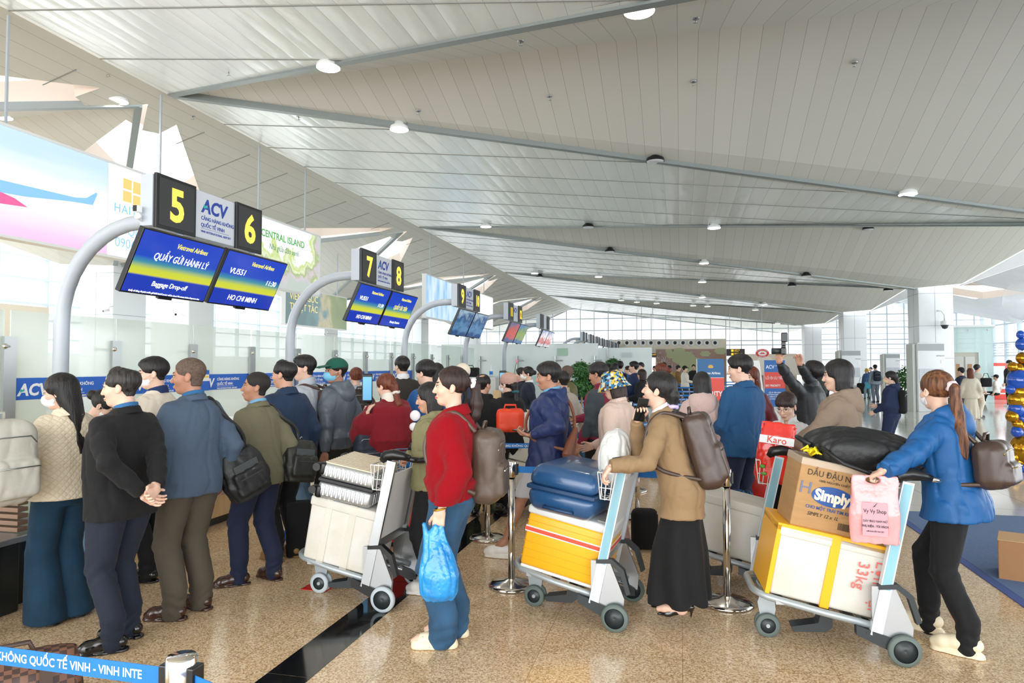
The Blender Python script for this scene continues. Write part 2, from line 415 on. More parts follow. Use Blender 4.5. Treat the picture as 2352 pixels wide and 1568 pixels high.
# unseen glazed front, added as a backing for the fill lamp
m = MB()
for i in range(22): m.box(-22+i*2.0, -21.93+i*2.0, -8.1, -7.95, 0, 6.6)
for z in (.3, 2.4, 4.5, 6.5): m.box(-22, 22, -8.08, -7.97, z-.04, z+.04)
w = struct('window_front_added', m, frame_m); struct('glass', MB().box(-22, 22, -8.03, -8.02, 0, 6.5), glass_m, w)
# left side: cream parapet, glazing above
m = MB(); XL = -23
for i in range(36): m.box(XL-.2, XL, -6+i*1.9, -6+i*1.9+.07, 2.0, 6.6)
for z in (2.6, 3.3, 3.9, 4.8, 5.6): m.box(XL-.12, XL+.02, -6, YB, z-.035, z+.035)
w = struct('window_3', m, frame_m); struct('glass', MB().box(XL-.1, XL-.09, -6, YB, 2, 6.4), glass_m, w)
struct('wall_left', MB().box(XL-.3, XL-.02, -6, YB, 0, 2.1), white_p)
struct('wall_left', MB().box(-14.2, -13.9, 2, 12.5, 0, 2.95), cream_p)
# ------------------------------------------------------------------ check-in signs, glass partition, light boxes, counters
ZU = (0, 0, 1); YP = (0, 1, 0)
num_black = mat('sign_black_panel', '#2f3032', .5); num_frame = mat('sign_black_frame', '#191a1c', .3)
num_yel = mat('sign_yellow_digits', '#ffe35a', .5, emit='#ffd93a', estr=.5)
acv_blue = mat('lettering_blue', '#1c3f9f', .5); acv_teal = mat('lettering_teal', '#23b5a8', .5)
sign_white = mat('sign_light_grey', '#ccd2da', .4)
txt_white = mat('lettering_white', '#f4f7fa', .5)

def acv_logo(parent, loc, xd, ud, size, m, m2=acv_teal, small=('CẢNG HÀNG KHÔNG', 'QUỐC TẾ VINH', 'VINH INTERNATIONAL AIRPORT'), wide=False, name='lettering'):
    x = Vector(xd).normalized(); u = Vector(ud).normalized(); n = x.cross(u); L = Vector(loc)
    text('ACV', size, m, parent, L, xd, ud, bold=.035, shear=.18, name='logo_lettering')
    t = MB(); a = L+n*.003+x*size*.14+u*size*.18
    t.quad(a, a+x*size*.34+u*size*.1, a+u*size*.22); t.build('logo_arrow', m2, parent)
    if small:
        if wide: o = L+x*size*2.45+u*size*.52; s = size*.30
        else: o = L-u*size*.42-x*size*.05; s = size*.27
        text(small[0], s, m, parent, o, xd, ud, bold=.02, name=name); text(small[1], s, m, parent, o-u*s*1.35, xd, ud, bold=.02, name=name)
        text(small[2], s*.62, m, parent, o-u*s*2.5, xd, ud, bold=.012, name=name)
        l = MB(); q = o-u*s*1.72; l.quad(q, q+x*size*2.3, q+x*size*2.3+u*s*.07, q+u*s*.07); l.build('logo_rule', m, parent)

def screen_mat(name, kind):
    def f(N, L, b):
        tc = N.new('ShaderNodeTexCoord'); sx = N.new('ShaderNodeSeparateXYZ'); L.new(tc.outputs['Generated'], sx.inputs[0])
        r = N.new('ShaderNodeValToRGB'); e = r.color_ramp.elements
        if kind == 'blue':
            e[0].position = 0; e[0].color = lin('#0a35b4'); e[1].position = 1; e[1].color = lin('#0a3ec4')
            for p, c in ((.28, '#0a35b4'), (.31, '#d8d92a'), (.40, '#c9d43a'), (.50, '#3f93a0'), (.60, '#0c45c0')):
                x = e.new(p); x.color = lin(c)
        else:
            cs = {'photo': ('#1d4a7c', '#5f8db4', '#23507f', '#9fb7c9'), 'red': ('#3b5a8a', '#c94a3a', '#b8463a', '#41608a'), 'green': ('#2c5c9a', '#8b9a3c', '#6d8a3c', '#2b62a8'),
                  'ad': ('#c8ccd6', '#c4353a', '#e6e2e4', '#7f8db8'), 'pale': ('#cfe0e4', '#e8eef2', '#b9cdd6', '#dfe8ee')}[kind]
            for i, c in enumerate(cs):
                x = e[0] if i == 0 else e.new(i/3.0) if i < 3 else e[-1]; x.color = lin(c)
        fac = sx.outputs[2]
        if kind != 'blue':
            n = N.new('ShaderNodeTexNoise'); n.inputs['Scale'].default_value = 4; L.new(tc.outputs['Generated'], n.inputs[0])
            ma = N.new('ShaderNodeMath'); ma.operation = 'MULTIPLY_ADD'; ma.inputs[1].default_value = 1.1; ma.use_clamp = True
            m0 = N.new('ShaderNodeMath'); m0.operation = 'SUBTRACT'; m0.inputs[1].default_value = .55; L.new(sx.outputs[2], m0.inputs[0])
            L.new(n.outputs[0], ma.inputs[0]); L.new(m0.outputs[0], ma.inputs[2]); fac = ma.outputs[0]
        L.new(fac, r.inputs[0]); L.new(r.outputs[0], b.inputs['Emission Color']); b.inputs['Emission Strength'].default_value = .55
        b.inputs['Base Color'].default_value = (.02, .02, .03, 1)
    return node_mat(name, f, rough=.12)
SCR = {k: screen_mat('screen_'+k, k) for k in ('blue', 'photo', 'red', 'green', 'ad', 'pale')}
scr_y = mat('screen_yellow', '#d8cf3a', .5, emit='#e6da3a', estr=.55); scr_w = mat('screen_white', '#f2f4f6', .5, emit='#f2f4f6', estr=.55)

def counter_sign(Y, nums, scr, lab, detail=2, X=-4.05, group=None):
    t = thing('check_in_sign', lab, 'sign', (0, 0, 0), 0, group)
    L_, H0, H1 = 1.42, 2.755, 3.17
    m = MB(); px = X-1.18
    pts = [(px, Y+.30, 0), (px, Y+.30, 2.02)]
    for k in range(1, 10):
        a = PI-k*PI/18; pts.append((px+.82+.82*math.cos(a), Y+.30, 2.02+.84*math.sin(a)))
    pts += [(X-.1, Y+.30, 2.86)]
    m.tube(pts, .062, 20 if detail > 1 else 8).lathe([(.13, 0), (.13, .015), (.07, .02)], 24, (px, Y+.30, 0)); m.build('support_pole', grey_paint, t)
    b = MB().box(X-.115, X, Y, Y+L_, H0, H1, .004).build('sign_box', grey_paint, t)
    w = .50
    MB().box(X, X+.004, Y+w, Y+L_-.38, H0+.004, H1-.004).build('logo_panel', sign_white, t)
    for y0, y1, n in ((Y+.012, Y+w-.03, nums[0]), (Y+L_-.40, Y+L_-.0, nums[1])):
        p = MB().box(X, X+.028, y0, y1, H0-.012, H1+.012, .004).build('number_panel', num_frame, t)
        MB().box(X+.024, X+.031, y0+.028, y1-.028, H0+.016, H1-.016).build('panel_face', num_black, p)
        if detail: text(n, .37 if len(n) == 1 else .30, num_yel, p, (X+.033, (y0+y1)/2, H0+.078 if len(n) == 1 else H0+.1), YP, ZU, 'CENTER', bold=.03, squeeze=.95 if len(n) == 1 else .8, name='digit')
    if detail > 1: acv_logo(t, (X+.005, Y+w+.07, H0+.235), YP, ZU, .165, acv_blue)
    elif detail: text('ACV', .17, acv_blue, t, (X+.006, Y+w+.05, H0+.22), YP, ZU, bold=.03, name='logo_lettering')
    # two tilted monitors on short brackets
    for i, (kind, lines) in enumerate(scr):
        y0 = Y-.24+i*.99; T = Vector((X+.15, y0, 2.685)); B = Vector((X-.07, y0, 2.205)); W_ = .945
        u = (T-B).normalized(); n = Vector((0, 1, 0)).cross(u)
        m = MB(); m.M = Matrix(((n.x, 0, u.x, B.x), (n.y, 1, u.y, B.y), (n.z, 0, u.z, B.z), (0, 0, 0, 1)))
        hh = (T-B).length
        m.box(-.045, 0, 0, W_, 0, hh, .004); m.box(-.02, .008, W_*.42, W_*.58, -.016, .002)
        mo = m.build('monitor', black_pl, t)
        k2 = MB(); k2.box(.0, .0012, .012, W_-.012, .014, hh-.012)
        s = k2.build('screen', SCR[kind], mo); s.matrix_local = m.M
        m3 = MB().cyl((X-.02, y0+W_/2+.1, H0-.1), (X-.02, y0+W_/2+.1, H0+.01), .03, 10).box(X-.06, X+.04, y0+W_/2+.02, y0+W_/2+.18, H0-.13, H0-.06)
        m3.build('monitor_bracket', grey_paint, t)
        for (tx, yy, zz, sz, al, mt, sh, ft) in lines:
            P = B+Vector((0, yy*W_, 0))+u*(zz*hh)+n*.004
            text(tx, sz, mt, mo, P, YP, u, al, bold=.004 if sz > .07 else 0, shear=sh, name='screen_lettering', fit=ft*W_)
    return t
VA = ('Vietravel Airlines', .60, .80, .062, 'CENTER', scr_y, .25, .38)
s_bag = ('blue', [VA, ('QUẦY GỬI HÀNH LÝ', .53, .57, .082, 'CENTER', scr_w, .15, .66), ('Baggage Drop-off', .50, .16, .060, 'CENTER', scr_w, .15, .42),
                  ('Quầy sẽ đóng 40 phút trước giờ khởi hành/Counter will be closed 40 minutes before Departure time', .5, .035, .021, 'CENTER', scr_w, .1, .84)])
s_fl = ('blue', [VA, ('VU551', .12, .60, .078, 'LEFT', scr_w, .12, .24), ('11:30', .93, .50, .072, 'RIGHT', scr_w, .12, .17), ('HO CHI MINH', .48, .12, .074, 'CENTER', scr_w, .12, .46)])
s_pr = ('blue', [VA, ('QUẦY ƯU TIÊN', .5, .52, .09, 'CENTER', scr_y, .15, .5), ('Priority Check-in', .5, .12, .05, 'CENTER', scr_w, .12, .36)])
SY = [4.53, 8.12, 12.15, 16.05, 19.95]
counter_sign(SY[0], '56', (s_bag, s_fl), 'nearest overhead check-in sign, with large baggage drop-off and flight monitors below it')
counter_sign(SY[1], '78', (s_fl, s_pr), 'second overhead check-in sign, carrying the priority check-in monitor, on an arched pole')
counter_sign(SY[2], ('9', '10'), (('photo', []), ('photo', [])), 'third overhead check-in sign with two dull blue patterned screens')
counter_sign(SY[3], ('11', '12'), (('red', []), ('green', [])), 'fourth overhead check-in sign with one red and one green screen', 1)
counter_sign(SY[4], ('13', '14'), (('ad', []), ('ad', [])), 'pale overhead check-in sign with two red and white advert screens, last of its row', 0)
for i in range(9):
    counter_sign(31+i*2.6, ('', ''), (('ad' if i < 1 else 'pale', []), ('pale', [])), '%s small distant check-in sign from the left, before the porthole wall' % ORD[i], 0, X=-4.3, group='distant row of check-in signs')
# little cameras
def bullet_cam(p, d, lab):
    t = thing('security_camera', lab, 'camera', p); d = Vector(d).normalized()
    MB().tube([Vector(), d*.17], .035, 12).build('camera_body', white_p, t); MB().tube([d*.17, d*.176], .028, 12).build('lens', black_pl, t)
    MB().tube([(0, 0, .02), (0, 0, .09), -d*.12+Vector((0, 0, .09))], .014, 8).build('mount', white_p, t); return t
t = thing('security_camera', 'small white cube camera clipped on the end of the number 5 sign box', 'camera', (-4.14, 4.485, 2.85)); t.scale = (.75, .75, .75)
MB().box(-.03, .03, -.045, .03, 0, .075, .012).build('camera_body', white_p, t); MB().box(-.024, .024, -.05, -.044, .006, .069, .004).build('lens', black_pl, t)
MB().ball((0, 0, -.04), .035).tube([(0, 0, 0), (0, .04, -.08)], .012, 8).build('mount', white_p, t)
bullet_cam(at(250, 712, Y=16.06), (-.2, -1, -.25), 'white bullet camera on the wall behind the number 5 monitors')
bullet_cam(at(398, 720, Y=16.1), (.9, -.5, -.2), 'white bullet camera left of the column behind the number 6 monitor')
bullet_cam(at(752, 766, Y=28.06), (-.2, -1, -.2), 'white bullet camera beside the left row column near the second arch')

# glass partition behind the counters
fg = mat('frosted_green_glass', '#e2f0ea', .12, alpha=.55, spec=.6)
XG = -6.4
def partition(Y, L_, top, lab, sticker):
    t = thing('glass_partition', lab, 'glass partition', (XG, Y, 0), 0, 'glass partition panels')
    MB().box(-.006, .006, .008, L_-.008, .12, top).build('glass', fg, t)
    MB().box(.02, .05, -.09, .04, 0, 1.93).build('post', dsteel, t)
    f = MB().cyl((.03, -.02, 1.83), (.13, -.14, 1.83), .012, 8).ball((.13, -.15, 1.83), .028, 10); f.build('glass_fitting', steel, t)
    if sticker:
        MB().box(.008, .0095, .03, L_-.03, 1.30, 1.52).build('blue_sticker', mat('sticker_blue', '#1060c8', .4), t)
        acv_logo(t, (.012, .09, 1.345), YP, ZU, .165, txt_white, wide=True)
Y = 5.33
k = 0
while Y < 20.5:
    partition(Y, 1.28, 2.19, ('%s green glass partition panel from the left with a blue airport sticker band' if Y < 15 else '%s glass partition panel from the left, plain without a sticker') % ORD[k+1], Y < 15)
    Y += 1.3; k += 1
partition(4.0, 1.28, 2.19, 'glass partition panel at the left edge behind the baggage scale', False)
# white glass screens further back
t = thing('glass_screen', 'tall milky glass screen behind the far counters', 'glass screen')
mg = mat('milky_glass', '#e3efef', .25, alpha=.85)
MB().box(-8, -2.6, 22.3, 22.33, .1, 2.36).build('glass', mg, t)
for x in (-6.6, -5.3, -4.0, -2.7): MB().box(x-.02, x+.02, 22.2, 22.3, 0, 1.95).cyl((x, 22.15, 1.8), (x+.25, 22.15, 1.8), .02, 6).build('post', dsteel, t)
MB().box(-3.95, -3.6, 22.27, 22.28, 1.95, 2.2).build('green_notice', mat('sage_green', '#a8c8b4', .6), t)
MB().box(-8, -2.6, 22.28, 22.29, 1.0, 1.28).build('tinted_band', mat('pale_teal_band', '#bcd6d6', .5), t)
t = thing('glass_screen', 'milky glass screen with a small printed notice behind the potted tree', 'glass screen')
MB().box(-4.6, -1.1, 28, 28.03, .1, 2.35).build('glass', mg, t); MB().box(-2.9, -2.86, 27.95, 27.99, 0, 2.35).build('post', dsteel, t)
MB().box(-2.3, -1.9, 27.96, 27.97, 1.95, 2.15).build('notice', mat('notice_print', '#c7cfd3', .6), t)
MB().box(-4.6, -3.7, 27.9, 27.95, 1.05, 1.25).build('blue_sticker', mat('sticker_blue'), t); text('ACV', .2, txt_white, t, (-4.3, 27.88, 1.08), (1, 0, 0), ZU, bold=.03, shear=.2)

# light boxes hung above the counters
XB = -8.8
def lightbox(y0, y1, z0, z1, lab, panels, x=XB, rods=()):
    t = thing('light_box', lab, 'billboard')
    MB().box(x-.16, x-.002, y0, y1, z0, z1, .005).build('casing', white_p, t)
    f = MB()
    for a in (z0-.02, z1-.02): f.box(x-.17, x+.02, y0-.02, y1+.02, a, a+.04)
    f.box(x-.17, x+.02, y1, y1+.03, z0, z1); f.build('casing_frame', white_p, t)
    for (a, b_, mm) in panels: MB().box(x, x+.004, a, b_, z0+.02, z1-.02).build('lit_panel', mm, t)
    for ry in rods: MB().box(x-.1, x-.07, ry-.015, ry+.015, z1, RZ+.0).build('hanging_rod', grey_paint, t)
    return t
def ad_mat(name, fn):
    return node_mat(name, fn, rough=.4)
def sky_ad(N, L, b):
    tc = N.new('ShaderNodeTexCoord'); sx = N.new('ShaderNodeSeparateXYZ'); L.new(tc.outputs['Generated'], sx.inputs[0])
    n = N.new('ShaderNodeTexNoise'); n.inputs['Scale'].default_value = 3; mp = N.new('ShaderNodeMapping'); mp.inputs['Scale'].default_value = (1, .7, 2.5)
    L.new(tc.outputs['Generated'], mp.inputs[0]); L.new(mp.outputs[0], n.inputs[0])
    ma = N.new('ShaderNodeMath'); ma.operation = 'MULTIPLY_ADD'; ma.inputs[1].default_value = .25; L.new(n.outputs[0], ma.inputs[0]); L.new(sx.outputs[2], ma.inputs[2])
    r = N.new('ShaderNodeValToRGB'); e = r.color_ramp.elements; e[0].position = .12; e[0].color = lin('#f0b4e4'); e[1].position = 1.0; e[1].color = lin('#b9dcf8')
    for p, c in ((.30, '#f6d8f2'), (.5, '#fbf4fb'), (.75, '#eaf4fd')): x = e.new(p); x.color = lin(c)
    L.new(ma.outputs[0], r.inputs[0]); L.new(r.outputs[0], b.inputs['Emission Color']); b.inputs['Emission Strength'].default_value = .52
sky_m = ad_mat('advert_pink_sky', sky_ad)
lit_white = mat('advert_lit_white', '#f7fafc', .4, emit='#f8fbfd', estr=.52)
def trees_ad(N, L, b):
    tc = N.new('ShaderNodeTexCoord'); sx = N.new('ShaderNodeSeparateXYZ'); L.new(tc.outputs['Generated'], sx.inputs[0])
    n = N.new('ShaderNodeTexNoise'); n.inputs['Scale'].default_value = 9; n.inputs['Detail'].default_value = 6; L.new(tc.outputs['Object'], n.inputs[0]); n.inputs['Scale'].default_value = 2.2
    sb = N.new('ShaderNodeMath'); sb.operation = 'SUBTRACT'; sb.inputs[0].default_value = .58; L.new(sx.outputs[2], sb.inputs[1])
    my = N.new('ShaderNodeMath'); my.operation = 'SUBTRACT'; my.inputs[1].default_value = .88; L.new(sx.outputs[1], my.inputs[0])
    mm = N.new('ShaderNodeMath'); mm.operation = 'MULTIPLY'; mm.inputs[1].default_value = 3.5; L.new(my.outputs[0], mm.inputs[0])
    mx = N.new('ShaderNodeMath'); mx.operation = 'MAXIMUM'; L.new(sb.outputs[0], mx.inputs[0]); L.new(mm.outputs[0], mx.inputs[1])
    ma = N.new('ShaderNodeMath'); ma.operation = 'MULTIPLY_ADD'; ma.inputs[1].default_value = 1.0; L.new(n.outputs[0], ma.inputs[0]); L.new(mx.outputs[0], ma.inputs[2])
    r = N.new('ShaderNodeValToRGB'); e = r.color_ramp.elements; e[0].position = .50; e[0].color = lin('#f4faf6'); e[1].position = 1.0; e[1].color = lin('#aebdb4')
    for p, c in ((.56, '#b8cf58'), (.66, '#dfe6c0'), (.75, '#8fa94a'), (.85, '#c9b9c4')): x = e.new(p); x.color = lin(c)
    L.new(ma.outputs[0], r.inputs[0]); L.new(r.outputs[0], b.inputs['Emission Color']); b.inputs['Emission Strength'].default_value = .52
tr_m = ad_mat('advert_village_trees', trees_ad)
lb = lightbox(5.2, 15.45, 3.38, 4.88, 'long glowing advert light box with an aircraft wing and green village picture', [(5.2, 8.9, sky_m), (8.92, 11.85, lit_white), (11.87, 15.44, tr_m)], rods=(7.27, 10.1, 13.0, 14.9))
wing = mat('advert_wing_blue', '#6a9be0', .5, emit='#7aa8ea', estr=.5); wing2 = mat('advert_engine_red', '#d84a7a', .5, emit='#dc5a88', estr=.5)
def wpoly(pts, mm, nm):
    m = MB(); n = [Vector((XB+.008, y, z)) for y, z in pts]; m.quad(*n); return m.build(nm, mm, lb)
wpoly([(5.2, 4.25), (7.14, 4.12), (8.3, 4.16), (8.5, 4.2), (8.68, 4.33), (8.70, 4.31), (8.62, 4.12), (8.2, 4.08), (7.5, 3.98), (5.2, 3.8)], wing, 'printed_wing')
wpoly([(5.2, 3.98), (7.05, 3.98), (7.35, 3.92), (7.54, 3.84), (7.1, 3.80), (5.2, 3.72)], wing2, 'printed_engine')
org = mat('advert_orange', '#f2b070', .5, emit='#f2a860', estr=.5); lb_blue = mat('advert_pale_blue', '#8fbfe6', .5, emit='#5c9ad0', estr=.4); lb_gr = mat('advert_green', '#4a9a4e', .5, emit='#3f8c42', estr=.4)
lg = MB()
for (a, b_, c, d) in ((9.2, 9.38, 4.53, 4.70), (9.41, 9.62, 4.50, 4.70), (9.2, 9.38, 4.32, 4.50), (9.41, 9.62, 4.30, 4.47)): lg.box(XB+.004, XB+.008, a, b_, c, d)
lg.build('advert_logo', org, lb)
text('HAITRANS', .20, lb_blue, lb, (XB+.008, 9.02, 4.12), YP, ZU, bold=.01, space=1.1)
text('QUẢNG CÁO', .2, lb_blue, lb, (XB+.008, 9.3, 3.78), YP, ZU); text('0906 999', .22, lb_blue, lb, (XB+.008, 9.05, 3.56), YP, ZU)
text('CENTRAL ISLAND', .22, lb_gr, lb, (XB+.01, 12.97, 4.46), YP, ZU, bold=.015, fit=1.75); text('Nhà giữa đảo xanh', .18, mat('advert_dark_green', '#4c7a66', .6, emit='#4c7a66', estr=.4), lb, (XB+.01, 13.27, 4.22), YP, ZU, shear=.25, fit=1.2)
blue_ad = ad_mat('advert_blue_city', lambda N, L, b: (b.inputs['Emission Color'].__setattr__('default_value', lin('#7cc0ee')), b.inputs['Emission Strength'].__setattr__('default_value', .9)))
def city(N, L, b):
    tc = N.new('ShaderNodeTexCoord'); v = N.new('ShaderNodeTexVoronoi'); v.inputs['Scale'].default_value = 2.2; mp = N.new('ShaderNodeMapping'); mp.inputs['Scale'].default_value = (1, 1.6, .5)
    L.new(tc.outputs['Object'], mp.inputs[0]); L.new(mp.outputs[0], v.inputs[0]); r = N.new('ShaderNodeValToRGB'); e = r.color_ramp.elements
    e[0].color = lin('#58aee8'); e[1].color = lin('#e4f4fc'); L.new(v.outputs[0], r.inputs[0]); L.new(r.outputs[0], b.inputs['Emission Color']); b.inputs['Emission Strength'].default_value = .5
city_m = ad_mat('advert_city', city)
lightbox(22.9, 31.8, 3.36, 4.9, 'second advert light box with a bright blue city picture behind sign 9', [(22.9, 27.6, city_m), (27.62, 31.79, lit_white)], rods=(23.5, 27.5, 30.6))
def teal(N, L, b):
    tc = N.new('ShaderNodeTexCoord'); sx = N.new('ShaderNodeSeparateXYZ'); L.new(tc.outputs['Generated'], sx.inputs[0])
    n = N.new('ShaderNodeTexNoise'); n.inputs['Scale'].default_value = 1.6; n.inputs['Detail'].default_value = 5; L.new(tc.outputs['Object'], n.inputs[0])
    ma = N.new('ShaderNodeMath'); ma.operation = 'MULTIPLY_ADD'; ma.inputs[1].default_value = .9; L.new(n.outputs[0], ma.inputs[0]); s2 = N.new('ShaderNodeMath'); s2.operation = 'SUBTRACT'; s2.inputs[1].default_value = .45; L.new(sx.outputs[1], s2.inputs[0]); L.new(s2.outputs[0], ma.inputs[2])
    r = N.new('ShaderNodeValToRGB'); e = r.color_ramp.elements; e[0].position = .3; e[0].color = lin('#3c6f78'); e[1].position = 1; e[1].color = lin('#6f8a52')
    for p, c in ((.5, '#5c8f92'), (.62, '#c9bd96'), (.75, '#8a9a5c')): x = e.new(p); x.color = lin(c)
    L.new(ma.outputs[0], r.inputs[0]); L.new(r.outputs[0], b.inputs['Emission Color']); b.inputs['Emission Strength'].default_value = .4
teal_m = ad_mat('advert_teal_coast', teal)
t3 = lightbox(20.0, 24.2, 3.0, 4.25, 'dim teal coast advert board hanging behind the second arch', [(20.0, 24.19, teal_m)], x=-12.6, rods=())
gold = mat('advert_gold', '#d8c88a', .5, emit='#d8c88a', estr=.45)
text('VIÊN NGỌC', .34, gold, t3, (-12.58, 20.2, 3.85), YP, ZU); text('TUYỆT TÁC', .34, gold, t3, (-12.58, 20.2, 3.5), YP, ZU)
for y in (20.6, 23.6): MB().box(-12.7, -12.67, y, y+.03, 4.25, 5.96).build('hanging_rod', grey_paint, t3)
# rods that carry the sign arches' cable tray
# counters
wood = mat('pale_wood_laminate', '#d8b98a', .35, var=.08, vscale=3, stretch=(1, 6, 1)); top_m = mat('counter_white_top', '#eee9df', .25)
def counter(Y, lab, L_=1.9):
    t = thing('check_in_counter', lab, 'counter', (-4.95, Y, 0))
    MB().box(-.3, .3, 0, L_, .08, .98, .01).build('counter_body', wood, t); MB().box(-.36, .38, -.03, L_+.03, .98, 1.03, .008).build('counter_top', top_m, t)
    MB().box(-.28, .26, .02, L_-.02, 0, .08).build('kick_plate', black_pl, t)
    MB().box(.3, .306, .1, L_-.1, .3, .34).build('steel_strip', dsteel, t); return t
for i, y in enumerate((5.3, 9.2, 13.1, 17.0)):
    counter(y, ['pale wood check-in counter behind the olive suit and sign 5', 'pale wood check-in counter under the priority monitor', 'pale wood check-in counter under the dull blue screens', 'pale wood check-in counter farthest along the row'][i])
# scale and belt at the left edge
t = thing('baggage_scale', 'black and steel baggage scale conveyor at the lower left edge', 'baggage scale', (-5.05, 3.3, 0))
MB().box(-.75, .72, 0, .42, .0, .46, .01).build('conveyor_side', mat('smoked_steel', '#3a4042', .2, .7), t); MB().box(-.78, .74, -.02, .46, .46, .50, .006).build('steel_edge', alu, t)
MB().box(-.75, .6, .46, 1.4, .0, .42).build('conveyor_base', black_pl, t); MB().box(-.7, .55, .46, 1.4, .42, .44).build('belt', dark_pl, t)
m = MB()
for i in range(9): m.box(.28, .62, .48, .56, .5+i*.045, .53+i*.045, .004)
m.build('ribbed_guard', mat('brown_rib', '#8c6f5a', .5), t)
MB().box(-.7, .3, 1.0, 1.02, .5, .98).build('clear_shield', mat('clear_shield', '#8a9a88', .1, alpha=.6), t)

# ------------------------------------------------------------------ far end: porthole wall, mural, doors, wayfinding
YP_ = 50.0
pl, pr = at(1322, 840, Y=YP_).x, at(1668, 840, Y=YP_).x
zt = at(1500, 779, Y=YP_).z
struct('wall_back', MB().box(pl, pr, YP_, YP_+.4, 0, zt), cream_p)
struct('wall_back', MB().box(at(1120, 840, Y=54).x, pl, 54, 54.3, 0, 3.0), mat('pale_wall', '#dfe3df', .6))
m = MB(); d = MB()
for i in range(17):
    u = 1348+i*18.4; p = at(u, 787, Y=YP_)
    m.lathe([(.0, 0), (.16, 0), (.27, .02), (.27, .06), (.17, .10), (.13, .05)], 20); 
    for q in range(len(m.v)-120, len(m.v)):
        x, y, z = m.v[q]; m.v[q] = (p.x+x, YP_-z, p.z+y)
t = thing('air_nozzle', 'row member', 'vent')
COL.objects.unlink(t); bpy.data.objects.remove(t)
nz = None
for i in range(17):
    p = at(1348+i*18.4, 787, Y=YP_)
    if nz is None:
        nz = thing('air_nozzle', 'first round white air nozzle from the left in the cream wall', 'vent', p, 0, 'row of air nozzles above the mural', rot=(PI/2, 0, 0))
        MB().lathe([(.12, .05), (.16, .10), (.25, .06), (.26, .0)], 20).build('nozzle_ring', white_p, nz); MB().lathe([(.0, .03), (.13, .05)], 16).build('nozzle_mouth', black_pl, nz)
    else: o = dup(nz, p, label='%s round white air nozzle from the left in the cream wall' % ORD[i]); o.rotation_euler = (PI/2, 0, 0)
a, b_ = at(1507, 802, Y=YP_-.1), at(1668, 880, Y=YP_-.1)
t = thing('mural', 'brown lacquer mural of lotus leaves and pale flowers on the end wall', 'mural')
def mural_bg(N, L, b):
    tc = N.new('ShaderNodeTexCoord'); n = N.new('ShaderNodeTexNoise'); n.inputs['Scale'].default_value = .8; n.inputs['Detail'].default_value = 6; L.new(tc.outputs['Object'], n.inputs[0])
    r = N.new('ShaderNodeValToRGB'); e = r.color_ramp.elements; e[0].position = .35; e[0].color = lin('#8a6a62'); e[1].position = .7; e[1].color = lin('#b0876a'); L.new(n.outputs[0], r.inputs[0]); L.new(r.outputs[0], b.inputs['Base Color'])
MB().box(a.x, b_.x, YP_-.1, YP_-.01, .2, a.z).build('mural_board', node_mat('mural_lacquer', mural_bg, rough=.3), t)
rnd = random.Random(4); leaf = MB(); fl = MB()
def blob(m, cx, cz, r, n, sq=.6, wob=.12):
    pts = [(cx+r*(1+wob*math.sin(k*2.6+cx))*math.cos(2*PI*k/n), cz+sq*r*(1+wob*math.cos(k*1.9+cz))*math.sin(2*PI*k/n)) for k in range(n)]
    yy = YP_-.11-len(m.v)*.0004; m.add([(cx, yy, cz)]+[(x, yy, z) for x, z in pts], [(0, i+1, (i+1) % n+1) for i in range(n)])
for (u, v, r) in ((1545, 815, .45), (1570, 822, .8), (1552, 812, .3), (1620, 812, .35), (1655, 806, .4), (1590, 838, .9), (1625, 840, .8), (1536, 806, .25), (1560, 806, .4)):
    p = at(u, v, Y=YP_-.1); blob(leaf, p.x, p.z, r, 14)
leaf.build('painted_leaves', mat('mural_leaf', '#b3bb90', .5), t)
for (u, v, r) in ((1515, 822, .3), (1530, 828, .35), (1520, 812, .22), (1527, 836, .4), (1592, 810, .22), (1632, 812, .12), (1545, 845, .4), (1510, 838, .3)):
    p = at(u, v, Y=YP_-.1)
    for k in range(5): fl.prism([(p.x, p.z-r*.3), (p.x+r*math.cos(.5+k*.53)-.08*r, p.z+r*.7*math.sin(.5+k*.53)), (p.x+r*1.1*math.cos(.55+k*.53), p.z+r*.9*math.sin(.55+k*.53)), (p.x+r*math.cos(.7+k*.53)+.05*r, p.z+r*.6*math.sin(.7+k*.53))], YP_-.135, YP_-.1, 'y')
fl.build('painted_flowers', mat('mural_flower', '#e8dde4', .5), t)
sg_bk = mat('wayfinding_black', '#35322a', .5, emit='#35322a', estr=.1); sg_y = mat('wayfinding_yellow', '#f0c030', .5, emit='#f4c634', estr=.5)
def wayfind(u0, v0, u1, v1, Y, rows, lab):
    a, b_ = at(u0, v0, Y=Y), at(u1, v1, Y=Y); t = thing('wayfinding_sign', lab, 'sign')
    MB().box(a.x, b_.x, Y, Y+.2, b_.z, a.z, .01).build('sign_box', sg_bk, t); h = (a.z-b_.z)/rows
    m = MB()
    for i in range(rows):
        z = a.z-h*(i+.5); x = a.x+(b_.x-a.x)*(.08 if rows == 1 else .25); m.box(x, x+h*.62, Y-.01, Y, z-h*.31, z+h*.31)
    m.build('pictogram', sg_y, t)
    for x in (a.x+.2, b_.x-.2): MB().box(x-.015, x+.015, Y+.08, Y+.11, a.z, 5.75).build('hanging_rod', grey_paint, t)
    for i in range(rows):
        z = a.z-h*(i+.5); x = a.x+(b_.x-a.x)*(.25 if rows == 1 else .42)
        if rows == 1: ls = ('HÀNH LÝ QUÁ KHỔ', 'Oversize Baggage')
        else: ls = (('QUẦY VÉ', 'Ticketing'), ('GỬI HÀNH LÝ', 'Information'))[i]
        text(ls[0], h*.34, sg_y, t, (x, Y-.012, z+h*.02), (1, 0, 0), ZU, bold=.02); text(ls[1], h*.3, sg_y, t, (x, Y-.012, z-h*.33), (1, 0, 0), ZU)
    return t
